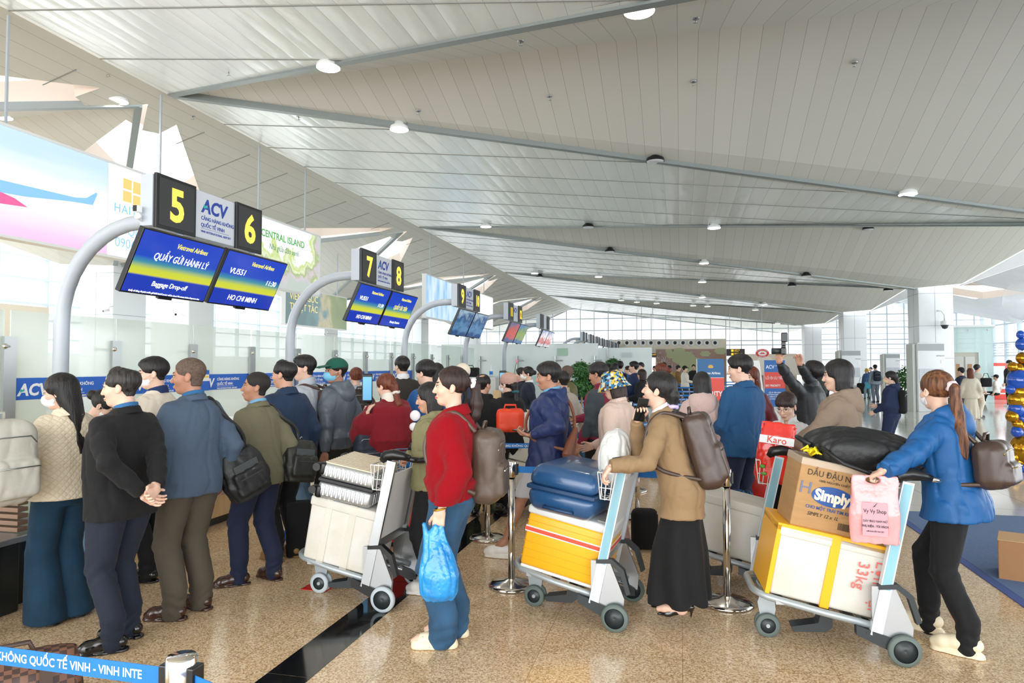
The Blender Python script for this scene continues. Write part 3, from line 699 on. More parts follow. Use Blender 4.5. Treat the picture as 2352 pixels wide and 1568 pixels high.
wayfind(1467, 811, 1507, 820, 48, 1, 'black and yellow wayfinding sign left of the lotus mural')
wayfind(1669, 801, 1711, 817, 44, 2, 'black and yellow two-line wayfinding sign right of the lotus mural')
wayfind(2068, 842-20, 2068.1, 843-20, 44, 1, 'x') if False else None
struct('door_1', MB().box(at(1470, 850, Y=49.9).x, at(1505, 850, Y=49.9).x, 49.88, 49.98, 0, at(1480, 822, Y=49.9).z), mat('bright_doorway', '#f4f8fa', .4, emit='#f4f8fa', estr=.7))
# coffee sign and kiosk wall on the right of the mural
p = at(1751, 811, Y=40)
t = thing('coffee_sign', 'oval red and white coffee shop sign hanging near the end wall', 'sign', p, 0); t.scale = (.5, .5, .5)
m = MB(); m.prism([(.74*math.cos(k*PI/16), .52*math.sin(k*PI/16)) for k in range(32)], 0, .1, 'y'); m.build('sign_rim', txt_white, t)
m = MB(); m.prism([(.7*math.cos(k*PI/16), .48*math.sin(k*PI/16)) for k in range(32)], -.01, 0, 'y'); m.build('sign_face', mat('sign_red', '#e0483c', .5), t)
m = MB(); m.prism([(.46*math.cos(k*PI/16), .27*math.sin(k*PI/16)) for k in range(32)], -.02, -.01, 'y'); m.build('sign_oval', txt_white, t)
m = MB(); m.prism([(-.3, -.08), (-.05, .12), (.02, .02), (.1, .1), (.32, -.08)], -.03, -.02, 'y'); m.build('sign_mountain', mat('sign_red'), t)
for i, ch in enumerate('HIGHLANDS'): 
    a = math.radians(150-i*15); text(ch, .17, txt_white, t, (.58*math.cos(a), -.02, .36*math.sin(a)), (math.sin(a), 0, -math.cos(a)*.7), (math.cos(a), 0, math.sin(a)), 'CENTER', bold=.02)
for i, ch in enumerate('COFFEE'):
    a = math.radians(232+i*15); text(ch, .17, txt_white, t, (.58*math.cos(a), -.02, .42*math.sin(a)-.05), (-math.sin(a), 0, math.cos(a)*.7), (-math.cos(a), 0, -math.sin(a)), 'CENTER', bold=.02)
MB().box(-.02, .02, .03, .07, 1.0, 6.2).build('hanging_rod', grey_paint, t)
t = thing('coffee_kiosk', 'cream coffee kiosk with an arched window below the red oval sign', 'kiosk')
a = at(1715, 826, Y=42); b2 = at(1830, 826, Y=42)
m = MB().box(a.x, b2.x, 42, 42.3, 0, 2.3); m.build('kiosk_wall', mat('kiosk_cream', '#eadfd0', .6), t)
MB().box(a.x+.3, b2.x-.3, 41.6, 42, 0, 1.05, .02).build('kiosk_counter', mat('kiosk_wood', '#9a7a62', .6), t)
for k in range(2):
    m = MB(); cx = a.x+1.0+k*1.4; m.prism([(cx-.5, 1.1), (cx+.5, 1.1), (cx+.5, 1.8)]+[(cx+.5*math.cos(q*PI/8), 1.8+.35*math.sin(q*PI/8)) for q in range(1, 8)]+[(cx-.5, 1.8)], 41.96, 42.0, 'y'); m.build('arched_window', mat('kiosk_window', '#f6efe4', .5), t)

# ------------------------------------------------------------------ ceiling lamps
lamp_on = mat('lamp_glow', '#ffffff', .5, emit='#fff3e2', estr=9); lamp_on2 = mat('lamp_glow_cool', '#ffffff', .5, emit='#eef0ff', estr=7); lamp_off = mat('lamp_lens_off', '#c8ccd0', .3)
def lamp(u, v, Y, kind, lab, r=.17):
    p = at(u, v, Y=Y); t = thing('ceiling_lamp', lab, 'lamp', p, 0, 'round ceiling lamps along the gutters')
    MB().lathe([(.0, .16), (r*.5, .15), (r*.55, .1), (r*.95, .06), (r, .02), (r, 0)], 20).build('housing', black_pl if kind == 0 else white_p, t)
    MB().lathe([(0, -.004), (r*.93, -.004), (r*.95, .004)], 20).build('lens', (lamp_off, lamp_on, lamp_on2)[kind], t)
    b = MB(); b.box(-r*.9, -r*.85, -.01, .01, .02, .2).box(r*.85, r*.9, -.01, .01, .02, .2).box(-r*.9, r*.9, -.012, .012, .19, .205); b.build('bracket', dsteel, t)
    if kind and Y < 13:
        d = bpy.data.lights.new('lamp_light', 'SPOT'); d.energy = 90; d.spot_size = 2.4; d.spot_blend = .8; d.shadow_soft_size = .15; d.color = (1, .93, .84)
        o = bpy.data.objects.new('lamp_light', d); COL.objects.link(o); o.parent = t; o.location = (0, 0, -.03)
def ysurf(u, v):          # first point where the ray meets the folded ceiling
    t = 3.0
    while t < 70:
        r = ray(u, v); p = Vector((r.x*t, r.y*t, CAM_H+r.z*t))
        if p.x > RX:
            k = min(abs(p.y-c) for c in COLS); g = RZ-(p.x-RX)*(RZ-CZ)/(CXR-RX); f = CZ+SLOPE*k; z = max(g, min(f, RZ))
        else: z = zl(p.x, p.y)
        if p.z > z: return p.y
        t += .05
    return 50
names = {0: 'unlit black-rimmed ceiling lamp', 1: 'lit warm ceiling lamp', 2: 'lit cool white ceiling lamp'}
for (u, v, k) in ((1468, 27, 1), (754, 156, 1), (917, 298, 1), (270, 233, 1), (5, 270, 1), (1505, 371, 0), (2085, 447, 2), (1116, 521, 1), (1351, 522, 0), (1640, 524, 2), (1994, 527, 0),
                  (1401, 578, 0), (1617, 605, 1), (1852, 634, 0), (1228, 628, 1), (1375, 636, 1), (1613, 648, 1), (1427, 690, 1), (1463, 694, 1), (1508, 697, 1), (1592, 702, 1), (1625, 704, 1),
                  (1613, 683, 1), (1755, 700, 1), (1819, 657, 0), (2040, 667, 0), (1240, 636, 0), (1735, 712, 1), (93, 587, 1), (1786, 743, 1)):
    Yq = ysurf(u, v-8); NL = globals().get('NL', {}); NL[k] = NL.get(k, 0)+1
    lamp(u, v, max(4, Yq-.05), k, ('largest ' if (u, v) == (1468, 27) else '')+names[k]+' '+('near the top edge' if v < 200 else 'under the upper folds' if v < 480 else 'on the long level gutter' if v < 530 else 'on the far folds')+' '+('above the light box' if u < 500 else 'left of the middle' if u < 1100 else 'above the far queue' if u < 1400 else 'above the lotus mural' if u < 1560 else 'above the priority boards' if u < 1800 else 'towards the right columns'))
# sprinklers
for (u, v) in ((525, 165), (960, 255), (1262, 222), (1593, 188), (1963, 144), (686, 268), (249, 168), (443, 267), (1598, 42), (1196, 95)):
    Yq = ysurf(u, v); p = at(u, v, Y=Yq)
    t = thing('sprinkler', 'small steel sprinkler head on the ceiling '+('right of the long fold point' if u > 900 and v > 200 else 'near the top edge' if v < 150 and u > 900 else 'far up at the right' if u > 900 else 'left of the long crest' if u < 460 else 'beside the first fold point')+(' and highest' if v < 60 else ''), 'sprinkler', p, 0, 'sprinkler heads on the ceiling')
    MB().lathe([(.0, 0), (.045, -.005), (.045, 0.01)], 12).cyl((0, 0, -.06), (0, 0, 0), .01, 8).cyl((-.03, 0, -.06), (.03, 0, -.06), .006, 6).build('sprinkler_head', dsteel, t)
# dome cameras
for (u, v, Y, lab) in ((757, 677, 27.5, 'white dome camera on the left column beside the teal advert board'), (2170, 748, 27.9, 'white dome camera on a curved arm right of the nearest right column')):
    p = at(u, v, Y=Y); t = thing('dome_camera', lab, 'camera', p)
    MB().lathe([(.06, .2), (.13, .16), (.14, .05), (.15, .03)], 16).build('camera_housing', white_p, t); MB().lathe([(0, -.12), (.08, -.09), (.12, 0), (.13, .03)], 16).build('dome', dark_pl, t)
    MB().tube([(0, 0, .18), (0, 0, .4), (-.1, 0, .55), (-.25, .0, .55)], .03, 8).build('mount', white_p, t)
# ------------------------------------------------------------------ organic surfaces: smooth blended solids, meshed with surface nets
def A_(p): return np.array(p, dtype=np.float64)
def sm_min(a, b, k):
    h = np.clip(.5+.5*(b-a)/k, 0, 1); return b*(1-h)+a*h-k*h*(1-h)
def sm_max(a, b, k): return -sm_min(-a, -b, k)
def f_cone(P, a, b, ra, rb):
    a, b = A_(a), A_(b); ba = b-a; L2 = max(1e-9, float(ba@ba)); t = np.clip(((P-a)@ba)/L2, 0, 1)
    return np.linalg.norm(P-a-t[:, None]*ba, axis=1)-(ra+(rb-ra)*t)
def f_chain(P, pts, rs, k=.01):
    d = None
    for i in range(len(pts)-1):
        e = f_cone(P, pts[i], pts[i+1], rs[i], rs[i+1]); d = e if d is None else sm_min(d, e, k)
    return d
def f_ell(P, c, r, R=None):
    q = P-A_(c); q = q@np.array(R) if R is not None else q
    r = A_(r); k0 = np.linalg.norm(q/r, axis=1); k1 = np.linalg.norm(q/(r*r), axis=1)
    return k0*(k0-1)/np.maximum(k1, 1e-6)
def f_box(P, c, h, r, R=None):
    q = P-A_(c); q = q@np.array(R) if R is not None else q
    q = np.abs(q)-(A_(h)-r); return np.linalg.norm(np.maximum(q, 0), axis=1)+np.minimum(q.max(axis=1), 0)-r
def f_loft(P, prof, n=2.3):
    """prof rows: z, cx, cy, rx, ry (ascending z)"""
    pr = A_(prof); z = P[:, 2]; zz = np.clip(z, pr[0, 0], pr[-1, 0])
    cx, cy, rx, ry = (np.interp(zz, pr[:, 0], pr[:, i]) for i in (1, 2, 3, 4))
    x = np.abs(P[:, 0]-cx)/rx; y = np.abs(P[:, 1]-cy)/ry
    k = (x**n+y**n)**(1/n); d = (k-1)*np.minimum(rx, ry)
    dz = np.maximum(pr[0, 0]-z, z-pr[-1, 0])
    return np.where(dz > 0, np.where(d > 0, np.hypot(d, dz), dz), np.maximum(d, dz*1.0))
_rs = np.random.RandomState(7)
_W = [(_rs.randn(3), _rs.rand()*6.28) for _ in range(40)]
def wob(P, f, seed=0, st=(1, 1, 1)):
    q = P*A_(st)*f; v = 0
    for i in range(4):
        w, ph = _W[(seed*5+i) % 40]; w2, p2 = _W[(seed*5+i+17) % 40]
        v = v+np.sin(q@w+ph+1.3*np.sin(q@w2*.7+p2))
    return v/4
def crease(P, f, seed, a):
    v = np.abs(wob(P, f*.8, seed, (1, 1, .38))); u = np.abs(wob(P, f*1.5, seed+3, (.8, .8, .6)))
    return a*1.0*np.exp(-(v/.14)**2)+a*.7*np.exp(-(u/.13)**2)-a*.4+a*.4*wob(P, f*.6, seed+1)
def nets(f, lo, hi, vox, relax=1):
    lo = A_(lo); hi = A_(hi); B = 4; n = np.maximum(1, np.ceil((hi-lo)/(vox*B)).astype(int)); cv = vox*B
    ax = [lo[i]+cv*(np.arange(n[i])+.5) for i in range(3)]
    C = np.stack(np.meshgrid(*ax, indexing='ij'), -1).reshape(-1, 3); dc = f(C).reshape(n)
    near = np.abs(dc) < cv*1.45
    N = n*B; D = np.repeat(np.repeat(np.repeat(dc, B, 0), B, 1), B, 2).astype(np.float32)
    M = np.repeat(np.repeat(np.repeat(near, B, 0), B, 1), B, 2)
    I = np.argwhere(M)
    if len(I) == 0: return None
    D[M] = f(lo+(I+.5)*vox)
    D = np.pad(D, 1, constant_values=1.0); lo = lo-vox
    ins = D < 0; s = np.zeros(np.array(D.shape)-1, np.int8)
    cs = [(i, j, k) for i in (0, 1) for j in (0, 1) for k in (0, 1)]
    def sub(Aq, c): return Aq[c[0]:Aq.shape[0]-1+c[0], c[1]:Aq.shape[1]-1+c[1], c[2]:Aq.shape[2]-1+c[2]]
    for c in cs: s += sub(ins, c)
    act = (s > 0) & (s < 8); idx = np.argwhere(act); nv = len(idx)
    num = -np.ones(act.shape, np.int64); num[act] = np.arange(nv)
    V = np.zeros((nv, 3)); cnt = np.zeros(nv)
    dv = {c: D[idx[:, 0]+c[0], idx[:, 1]+c[1], idx[:, 2]+c[2]].astype(np.float64) for c in cs}
    for a in cs:
        for b in cs:
            if sum(abs(a[i]-b[i]) for i in range(3)) == 1 and a < b:
                da, db = dv[a], dv[b]; x = (da < 0) != (db < 0); t = np.where(x, da/np.where(x, da-db, 1), 0)
                p = A_(a)+t[:, None]*(A_(b)-A_(a)); V += p*x[:, None]; cnt += x
    V = lo+(idx+V/cnt[:, None]+.5)*vox
    F = []
    for ax_ in range(3):
        a, b = [(1, 2), (2, 0), (0, 1)][ax_]
        sl1 = [slice(1, -1)]*3; sl1[ax_] = slice(0, -1); sl2 = list(sl1); sl2[ax_] = slice(1, None)
        i1 = ins[tuple(sl1)]; i2 = ins[tuple(sl2)]; e = np.argwhere(i1 != i2)
        if len(e) == 0: continue
        fl = i1[tuple(e.T)]; o = np.zeros((len(e), 3), int); o[:, a] = 1; o[:, b] = 1
        g = e+np.where(np.arange(3) == ax_, 0, 1)        # grid point index of edge start
        def cell(da, db):
            q = g.copy(); q[:, a] += da; q[:, b] += db; return num[tuple(q.T)]
        Q = np.stack([cell(-1, -1), cell(0, -1), cell(0, 0), cell(-1, 0)], 1)
        Q[~fl] = Q[~fl][:, ::-1]; F.append(Q)
    F = np.concatenate(F); F = F[(F >= 0).all(1)]
    for _ in range(relax):
        E = np.concatenate([F[:, [0, 1]], F[:, [1, 2]], F[:, [2, 3]], F[:, [3, 0]]]); S = np.zeros_like(V)
        for k in range(3): S[:, k] = np.bincount(E[:, 0], V[E[:, 1], k], nv)+np.bincount(E[:, 1], V[E[:, 0], k], nv)
        c = np.bincount(E[:, 0], minlength=nv)+np.bincount(E[:, 1], minlength=nv); V = V*.5+.5*S/np.maximum(c, 1)[:, None]
    return V, F
def np_mesh(name, V, F, mats, parent=None, mi=None):
    me = bpy.data.meshes.new(name); nf = len(F)
    me.vertices.add(len(V)); me.vertices.foreach_set('co', V.astype(np.float32).ravel())
    me.loops.add(nf*4); me.loops.foreach_set('vertex_index', F.astype(np.int32).ravel())
    me.polygons.add(nf); me.polygons.foreach_set('loop_start', np.arange(0, nf*4, 4, dtype=np.int32))
    try: me.polygons.foreach_set('loop_total', np.full(nf, 4, np.int32))
    except Exception: pass
    for m in (mats if isinstance(mats, (list, tuple)) else [mats]): me.materials.append(m)
    me.update(calc_edges=True); me.validate()
    me.polygons.foreach_set('use_smooth', np.ones(len(me.polygons), bool))
    if mi is not None and len(mi) == len(me.polygons): me.polygons.foreach_set('material_index', mi.astype(np.int32))
    me.update()
    o = bpy.data.objects.new(name, me); COL.objects.link(o)
    if parent: o.parent = parent
    return o
def blobj(name, f, lo, hi, vox, m, parent=None, relax=1, color=None):
    r = nets(f, lo, hi, vox, relax)
    V, F = r; mi = None
    if color: mi = color(V[F].mean(1))
    return np_mesh(name, V, F, m, parent, mi)
def rotm(R): return np.array(R)

SKIN = {'a': mat('skin_warm', '#c99a80', .5, var=.06, vscale=20, sheen=.1), 'b': mat('skin_fair', '#dfb8a2', .5, var=.05, vscale=20), 'c': mat('skin_tan', '#b07f66', .5, var=.07, vscale=20)}
lip_m = mat('lips', '#b8635c', .4); lip_n = mat('lips_natural', '#b07e6e', .45); brow_m = mat('eyebrow', '#2a201c', .7); eyew = mat('eye_white', '#d8cfc8', .3); iris_m = mat('eye_dark', '#140e0c', .15)
def hair_mat(name, c, c2): return mat(name, c, .5, bump=.6, bscale=90, stretch=(1, 1, .12), var=.3, vscale=60, color2=c2, spec=.4)
HB = hair_mat('hair_black', '#0d0c0e', '#24201f'); HD = hair_mat('hair_dark_brown', '#1c1210', '#3a2620'); HR = hair_mat('hair_auburn', '#4a2216', '#7a3c24'); HG = hair_mat('hair_greying', '#151414', '#3a3634')
def cloth(name, c='#808080', rough=.8, wr=.55, wsc=7, **k):
    if name in _M: return _M[name]
    m = mat(name, c, rough, bump=k.pop('bump', .35), bscale=k.pop('bscale', 220), sheen=k.pop('sheen', .04), spec=k.pop('spec', .35), **k)
    N = m.node_tree.nodes; L = m.node_tree.links; b = N['Principled BSDF']; old = b.inputs['Normal'].links[0].from_socket
    tc = N.new('ShaderNodeTexCoord'); mp = N.new('ShaderNodeMapping'); mp.inputs['Scale'].default_value = (1, 1, .55); L.new(tc.outputs['Object'], mp.inputs[0])
    n = N.new('ShaderNodeTexNoise'); n.noise_type = 'RIDGED_MULTIFRACTAL'; n.inputs['Scale'].default_value = wsc; n.inputs['Detail'].default_value = 2; n.inputs['Distortion'].default_value = .6
    L.new(mp.outputs[0], n.inputs[0]); bp = N.new('ShaderNodeBump'); bp.inputs['Strength'].default_value = wr; bp.inputs['Distance'].default_value = .012
    L.new(n.outputs[0], bp.inputs['Height']); L.new(old, bp.inputs['Normal']); L.new(bp.outputs[0], b.inputs['Normal'])
    return m
mask_w = mat('mask_white', '#eef0f2', .7); mask_b = mat('mask_blue', '#7cc3e0', .7)

def hand_parts(Wp, d, nrm, side, curl, s=1.0, thumb=.6, spread=.12):
    """list of (pts, radii); d finger direction, nrm palm normal, side +1 right -1 left"""
    d = Vector(d).normalized(); n = Vector(nrm); n = (n-d*n.dot(d)).normalized(); l = d.cross(n)*side   # towards the thumb
    W_ = Vector(Wp); out = []
    for i, (off, L, r) in enumerate(((.031, .070, .0085), (.011, .078, .0088), (-.010, .072, .0085), (-.030, .056, .0075))):
        base = W_+d*.088*s+l*off*s; p = [W_+d*.03*s+l*off*.6*s, base]; a = 0; cur = base; dd = d+l*(spread*off/.03)*.5; dd.normalize()
        c = curl if not isinstance(curl, (list, tuple)) else curl[i]
        for k, fr in enumerate((.45, .30, .25)):
            a += c*(.9 if k == 0 else 1.1); v = dd*math.cos(a)+n*math.sin(a); cur = cur+v*L*fr*s; p.append(cur)
        out.append((p, [.0115*s, r*1.12*s, r*1.02*s, r*.95*s, r*.78*s]))
    tb = W_+d*.025*s+l*.022*s; t1 = W_+d*.055*s+l*.045*s+n*.012*s; t2 = t1+(d*.6+l*(.8-thumb)+n*thumb*.8).normalized()*.034*s; t3 = t2+(d*.75+l*(.3-thumb*.6)+n*thumb).normalized()*.028*s
    out.append(([tb, t1, t2, t3], [.015*s, .0125*s, .0105*s, .0085*s]))
    return out, (W_, d, n, l)
def ik(S, T, l1, l2, pole):
    S, T = Vector(S), Vector(T); v = T-S; D = v.length
    if D > (l1+l2)*.998: T = S+v.normalized()*(l1+l2)*.998; v = T-S; D = v.length
    if D < abs(l1-l2)+.02: D = abs(l1-l2)+.02
    a = math.acos(max(-1, min(1, (l1*l1+D*D-l2*l2)/(2*l1*D)))); u = v.normalized(); p = Vector(pole); p = (p-u*p.dot(u)).normalized()
    return S+u*(l1*math.cos(a))+p*(l1*math.sin(a)), T

def person(label, xy, face, h=1.65, top=None, bot=None, hair=('short', HB), arms=(None, None), hands=(None, None), legs=None, head=(0, 0, 0),
           lean=0, twist=0, w=1.0, belly=0, skin='a', shoes=('dress', None), vox=1.0, mask=None, collar=None, female=False, group=None, z0=0, headk=1.0, glasses=False, hide=(), name='person', cat='person', roll=0):
    s = h/1.70; T = thing(name, label, cat, (xy[0], xy[1], z0), math.radians(face), group)
    top = top or {}; bot = bot or {}
    Rt = Matrix.Rotation(math.radians(twist), 4, 'Z') @ Matrix.Rotation(-math.radians(lean), 4, 'X') @ Matrix.Rotation(math.radians(roll), 4, 'Y'); piv = Vector((0, 0, .93))
    def tor(p): p = Vector(p); return piv+(Rt @ (p-piv))
    Rn = np.array(Rt.to_3x3())
    def Ptor(P):
        Q = (P-A_(piv))@Rn+A_(piv); w_ = np.clip((P[:, 2]-.74)/.22, 0, 1)[:, None]; w_ = w_*w_*(3-2*w_); return P*(1-w_)+Q*w_
    sw = (.92 if female else 1.0)*w
    sh = {1: tor((.165*sw, -.012, 1.362)), -1: tor((-.165*sw, -.012, 1.362))}
    nk = tor((0, -.02, 1.45))
    Rh = (Matrix.Rotation(math.radians(head[0]), 4, 'Z') @ Matrix.Rotation(math.radians(head[1]), 4, 'X') @ Matrix.Rotation(math.radians(head[2]), 4, 'Y')).to_3x3()
    hk = headk*1.03
    hc = nk+(Rt.to_3x3()@Vector((0, .0, .045)))+Rh@Vector((0, .028, .098*hk)); Rhn = np.array(Rh)
    def Phd(P): return ((P-A_(hc))@Rhn)/hk
    def hd(p): return hc+Rh@(Vector(p)*hk)
    # legs
    LG = {}
    legs = legs or {1: (.0, .09, 0), -1: (.0, -.09, 0)}       # forward offset, lateral, toe yaw deg, (lift)
    for sd in (1, -1):
        g = legs[sd]; an = Vector((g[1], g[0]-.02, .085+(g[3] if len(g) > 3 else 0))); hp = Vector((sd*.088*w, 0, .90))
        lk = min(1.0, (an-hp).length*1.004/.835) if shoes[0] == 'heels' else 1.0; kn, an = ik(hp, an, .425*lk, .41*lk, (0, 1, 0) if not (len(g) > 4) else g[4]); LG[sd] = (hp, kn, an, math.radians(g[2]), g[3] if len(g) > 3 else 0)
    # arms
    AR = {}
    for i, sd in ((0, -1), (1, 1)):
        a = arms[i] or dict(t=(sd*(.25*sw+.01), .02, .87)); Wt = Vector(a['t']); pole = a.get('p', (sd*.35, -1, -.2))
        el, wr = ik(sh[sd], Wt, .285, .255, pole); AR[sd] = (sh[sd], el, wr)
    slv = top.get('sleeve', 1.0); tz = top.get('z0', .80); lo_ = top.get('loose', .025)
    kind = top.get('kind', 'jacket')
    # --- body
    sk = SKIN[skin]
    pieces = []
    tw = .93 if female else 1
    prof = [(.80, 0, -.005, .160*w, .115*w), (.90, 0, -.012, .172*w*(1.03 if female else 1), .122*w), (1.05, 0, .0+belly*.5, .142*w*tw, .100*w+belly*.5), (1.2, 0, 0+belly*.35, .156*w*tw, .108*w+belly*.4),
            (1.31, 0, -.005, .168*w*tw, .108*w), (1.38, 0, -.014, .148*w*tw, .088*w), (1.425, 0, -.02, .100*w*tw, .068*w), (1.485, 0, -.024, .056, .054)]
    def body(P):
        d = f_loft(Ptor(P), [(z, cx, cy, rx-.022, ry-.022) for z, cx, cy, rx, ry in prof])
        for sd in (1, -1):
            hp, kn, an, yw, lf = LG[sd]
            d = sm_min(d, f_chain(P, [hp-Vector((0, 0, .03)), kn, kn.lerp(an, .35), an], [.078*w, .048, .050*w, .030]), .03)
            S_, E_, W_ = AR[sd]; d = sm_min(d, f_chain(P, [S_, E_, E_.lerp(W_, .3), W_], [.042, .033, .034, .021]), .03)
        return d
    ex = [v for k in AR for v in AR[k]]+[LG[k][i] for k in LG for i in (0, 1, 2)]
    lo = A_([min(v[i] for v in ex) for i in range(3)])-.2; hi = A_([max(v[i] for v in ex) for i in range(3)])+.2; hi[2] = max(hi[2], 1.6)
    V1, F1 = nets(body, lo, hi, .016*min(1.6, vox) if 'shorts' not in bot.get('kind', '') else .012); pieces.append((V1, F1, np.zeros(len(F1), int)))
    def headf(P0):
        P = Phd(P0)
        d = f_ell(P, (0, -.014, .032), (.0745, .094, .083))
        d = sm_min(d, f_ell(P, (0, .020, -.040), (.057, .064, .074)), .035)
        d = sm_min(d, f_ell(P, (0, .050, -.094), (.026, .024, .020)), .03)
        for sx in (1, -1):
            d = sm_min(d, f_ell(P, (sx*.036, .052, -.028), (.026, .026, .026)), .02)
            d = sm_max(d, -f_ell(P, (sx*.031, .094, .001), (.020, .012, .011)), .010)
            d = sm_min(d, f_ell(P, (sx*.0105, .092, -.037), (.008, .010, .007)), .006)
            e = f_ell(P, (sx*.077, -.012, -.010), (.009, .019, .031), rotm(R3(12, 0, sx*-22))); e = sm_max(e, -f_ell(P, (sx*.086, -.006, -.006), (.007, .010, .018)), .004)
            d = sm_min(d, e, .006)
            d = sm_min(d, f_cone(P, (sx*.013, .083, .021), (sx*.047, .068, .017), .009, .008), .012)
        d = sm_min(d, f_cone(P, (0, .083, .010), (0, .100, -.034), .0075, .0105), .010)
        d = sm_min(d, f_ell(P, (0, .084, -.0645), (.022, .011, .0055)), .006); d = sm_min(d, f_ell(P, (0, .082, -.0745), (.019, .011, .0065)), .006)
        n0 = (A_(nk)-A_(hc))@Rhn/hk
        d = sm_min(d, f_cone(P, (0, -.022, -.055), (n0[0], n0[1], n0[2]-.05), .050 if not female else .044, .060 if not female else .052), .022)
        return d*hk
    r = .16*hk; V2, F2 = nets(headf, A_(hc)-A_((r, r, r+.09)), A_(hc)+r, .0042*vox); c2 = (V2[F2].mean(1)-A_(hc))@Rhn/hk
    mi2 = np.zeros(len(F2), int)
    mi2[(c2[:, 1] > .066) & (((c2[:, 0]/.023)**2+((c2[:, 2]+.0695)/.0105)**2) < 1)] = 1
    mi2[(c2[:, 1] > .05) & (np.abs(np.abs(c2[:, 0])-.031) < .0175) & (np.abs(c2[:, 2]-.0245+.12*np.maximum(0, np.abs(c2[:, 0])-.03)) < .0042)] = 2
    pieces.append((V2, F2, mi2))
    HI = {}
    for i, sd in ((0, -1), (1, 1)):
        if ('handL', 'handR')[i] in hide: continue
        S_, E_, W_ = AR[sd]; hs = hands[i] or {}; d_ = Vector(hs.get('d', (W_-E_).normalized())); n_ = hs.get('n', (-sd, .15, 0)); cu = hs.get('c', .35)
        parts, fr = hand_parts(W_+(W_-E_).normalized()*.005, d_, n_, sd, cu, headk*(.92 if female else 1.0), hs.get('th', .45)); HI[sd] = fr; hsz = headk*(.92 if female else 1.0)
        def hf(P, parts=parts, fr=fr, E_=E_, W_=W_, hsz=hsz):
            w_, d_, n_, l_ = fr; Rm = np.array([l_, d_, n_]).T
            d = f_box(P, w_+d_*.05*hsz, (.040*hsz, .046*hsz, .0135*hsz), .0125*hsz, Rm)
            d = sm_min(d, f_cone(P, E_.lerp(W_, .6), W_+d_*.02, .030, .022*hsz), .02)
            for pt, rr in parts: d = sm_min(d, f_chain(P, pt, rr, .003), .0035)
            return d
        b = A_(fr[0]+fr[1]*.07); res = nets(hf, b-.135, b+.135, .0036*vox); V3, F3 = res; pieces.append((V3, F3, np.zeros(len(F3), int)))
    if shoes[0] in ('sandal', 'heels', 'slide') or bot.get('kind') == 'shorts':
        for sd in (1, -1):
            hp, kn, an, yw, lf = LG[sd]; fw = Vector((-math.sin(yw), math.cos(yw), 0)); zz = .055 if shoes[0] in ('sandal', 'heels') else .02
            def ff(P, an=an, fw=fw, zz=zz, lf=lf):
                return f_chain(P, [an, an+fw*.03+Vector((0, 0, -.03)), Vector((an.x+fw.x*.14, an.y+fw.y*.14, zz+lf)), Vector((an.x+fw.x*.18, an.y+fw.y*.18, zz-.01+lf))], [.034, .034, .028, .018], .02)
            c = A_(an+fw*.06); V4, F4 = nets(ff, c-.17, c+.17, .007); pieces.append((V4, F4, np.zeros(len(F4), int)))
    # eyes
    eyes_ = []
    if mask != 'all' and vox < 2.2:
        for sx in (1, -1):
            em = MB(); eyes_.append(em); em.m = 3; em.ball(hd((sx*.031, .0785, .0)), (.0140*hk, .0068*hk, .0055*hk), 12, Rh); em.m = 4; em.ball(hd((sx*.031, .0835, .0)), (.0060*hk, .0055*hk, .0056*hk), 10, Rh)
            em.ball(hd((sx*.031, .0815, .0062)), (.0165*hk, .0072*hk, .0016*hk), 10, Rh)
    Vs, Fs, Ms, off = [], [], [], 0
    for V, F, mi in pieces: Vs.append(V); Fs.append(F+off); Ms.append(mi); off += len(V)
    b = np_mesh('body', np.concatenate(Vs), np.concatenate(Fs), [sk, lip_m if female else lip_n, brow_m, eyew, iris_m], T, np.concatenate(Ms))
    for em in eyes_: em.build('eye', [sk, lip_m, brow_m, eyew, iris_m], T)
    # --- bottom
    k = bot.get('kind', 'trousers'); bm_ = bot.get('mat'); bl = bot.get('loose', .012); fold = bot.get('fold', .005)
    if bm_:
        wa = bot.get('waist', 1.02); hm = bot.get('hem', .045)
        seed_ = int(abs(xy[0]*13+xy[1]*7)) % 9
        cov = .012 if top.get('mat') and top.get('z0', .8) < .9 else 0
        def bf(P):
            pp = [(.80, 0, -.01, .11*w, .09*w+bl), (.84, 0, -.01, .150*w-cov, .112*w+bl-cov), (.90, 0, -.015, .176*w*(1.04 if female else 1)+bl-cov*1.8, .128*w+bl-cov*1.8), (wa, 0, belly*.4, .140*w+bl*.2-cov, .100*w+belly*.5-cov)]
            d = f_loft(P, pp)
            if k == 'skirt':
                fl = bot.get('flare', .25); q = f_loft(P, [(hm, 0, .02, fl, fl*.85), (.5, 0, .01, fl*.5+.10, fl*.42+.08), (.72, 0, -.005, .170*w, .135*w), (.84, 0, -.01, .160*w, .12*w), (.92, 0, -.01, .148*w, .108*w), (wa, 0, 0, .125*w, .09*w)])
                ang = np.arctan2(P[:, 1], P[:, 0]); q = q+np.clip((.85-P[:, 2]), 0, 1)*.035*np.sin(ang*bot.get('pleats', 9)+2*np.sin(P[:, 2]*3))
                return sm_max(q, hm-P[:, 2], .01)
            dl = None
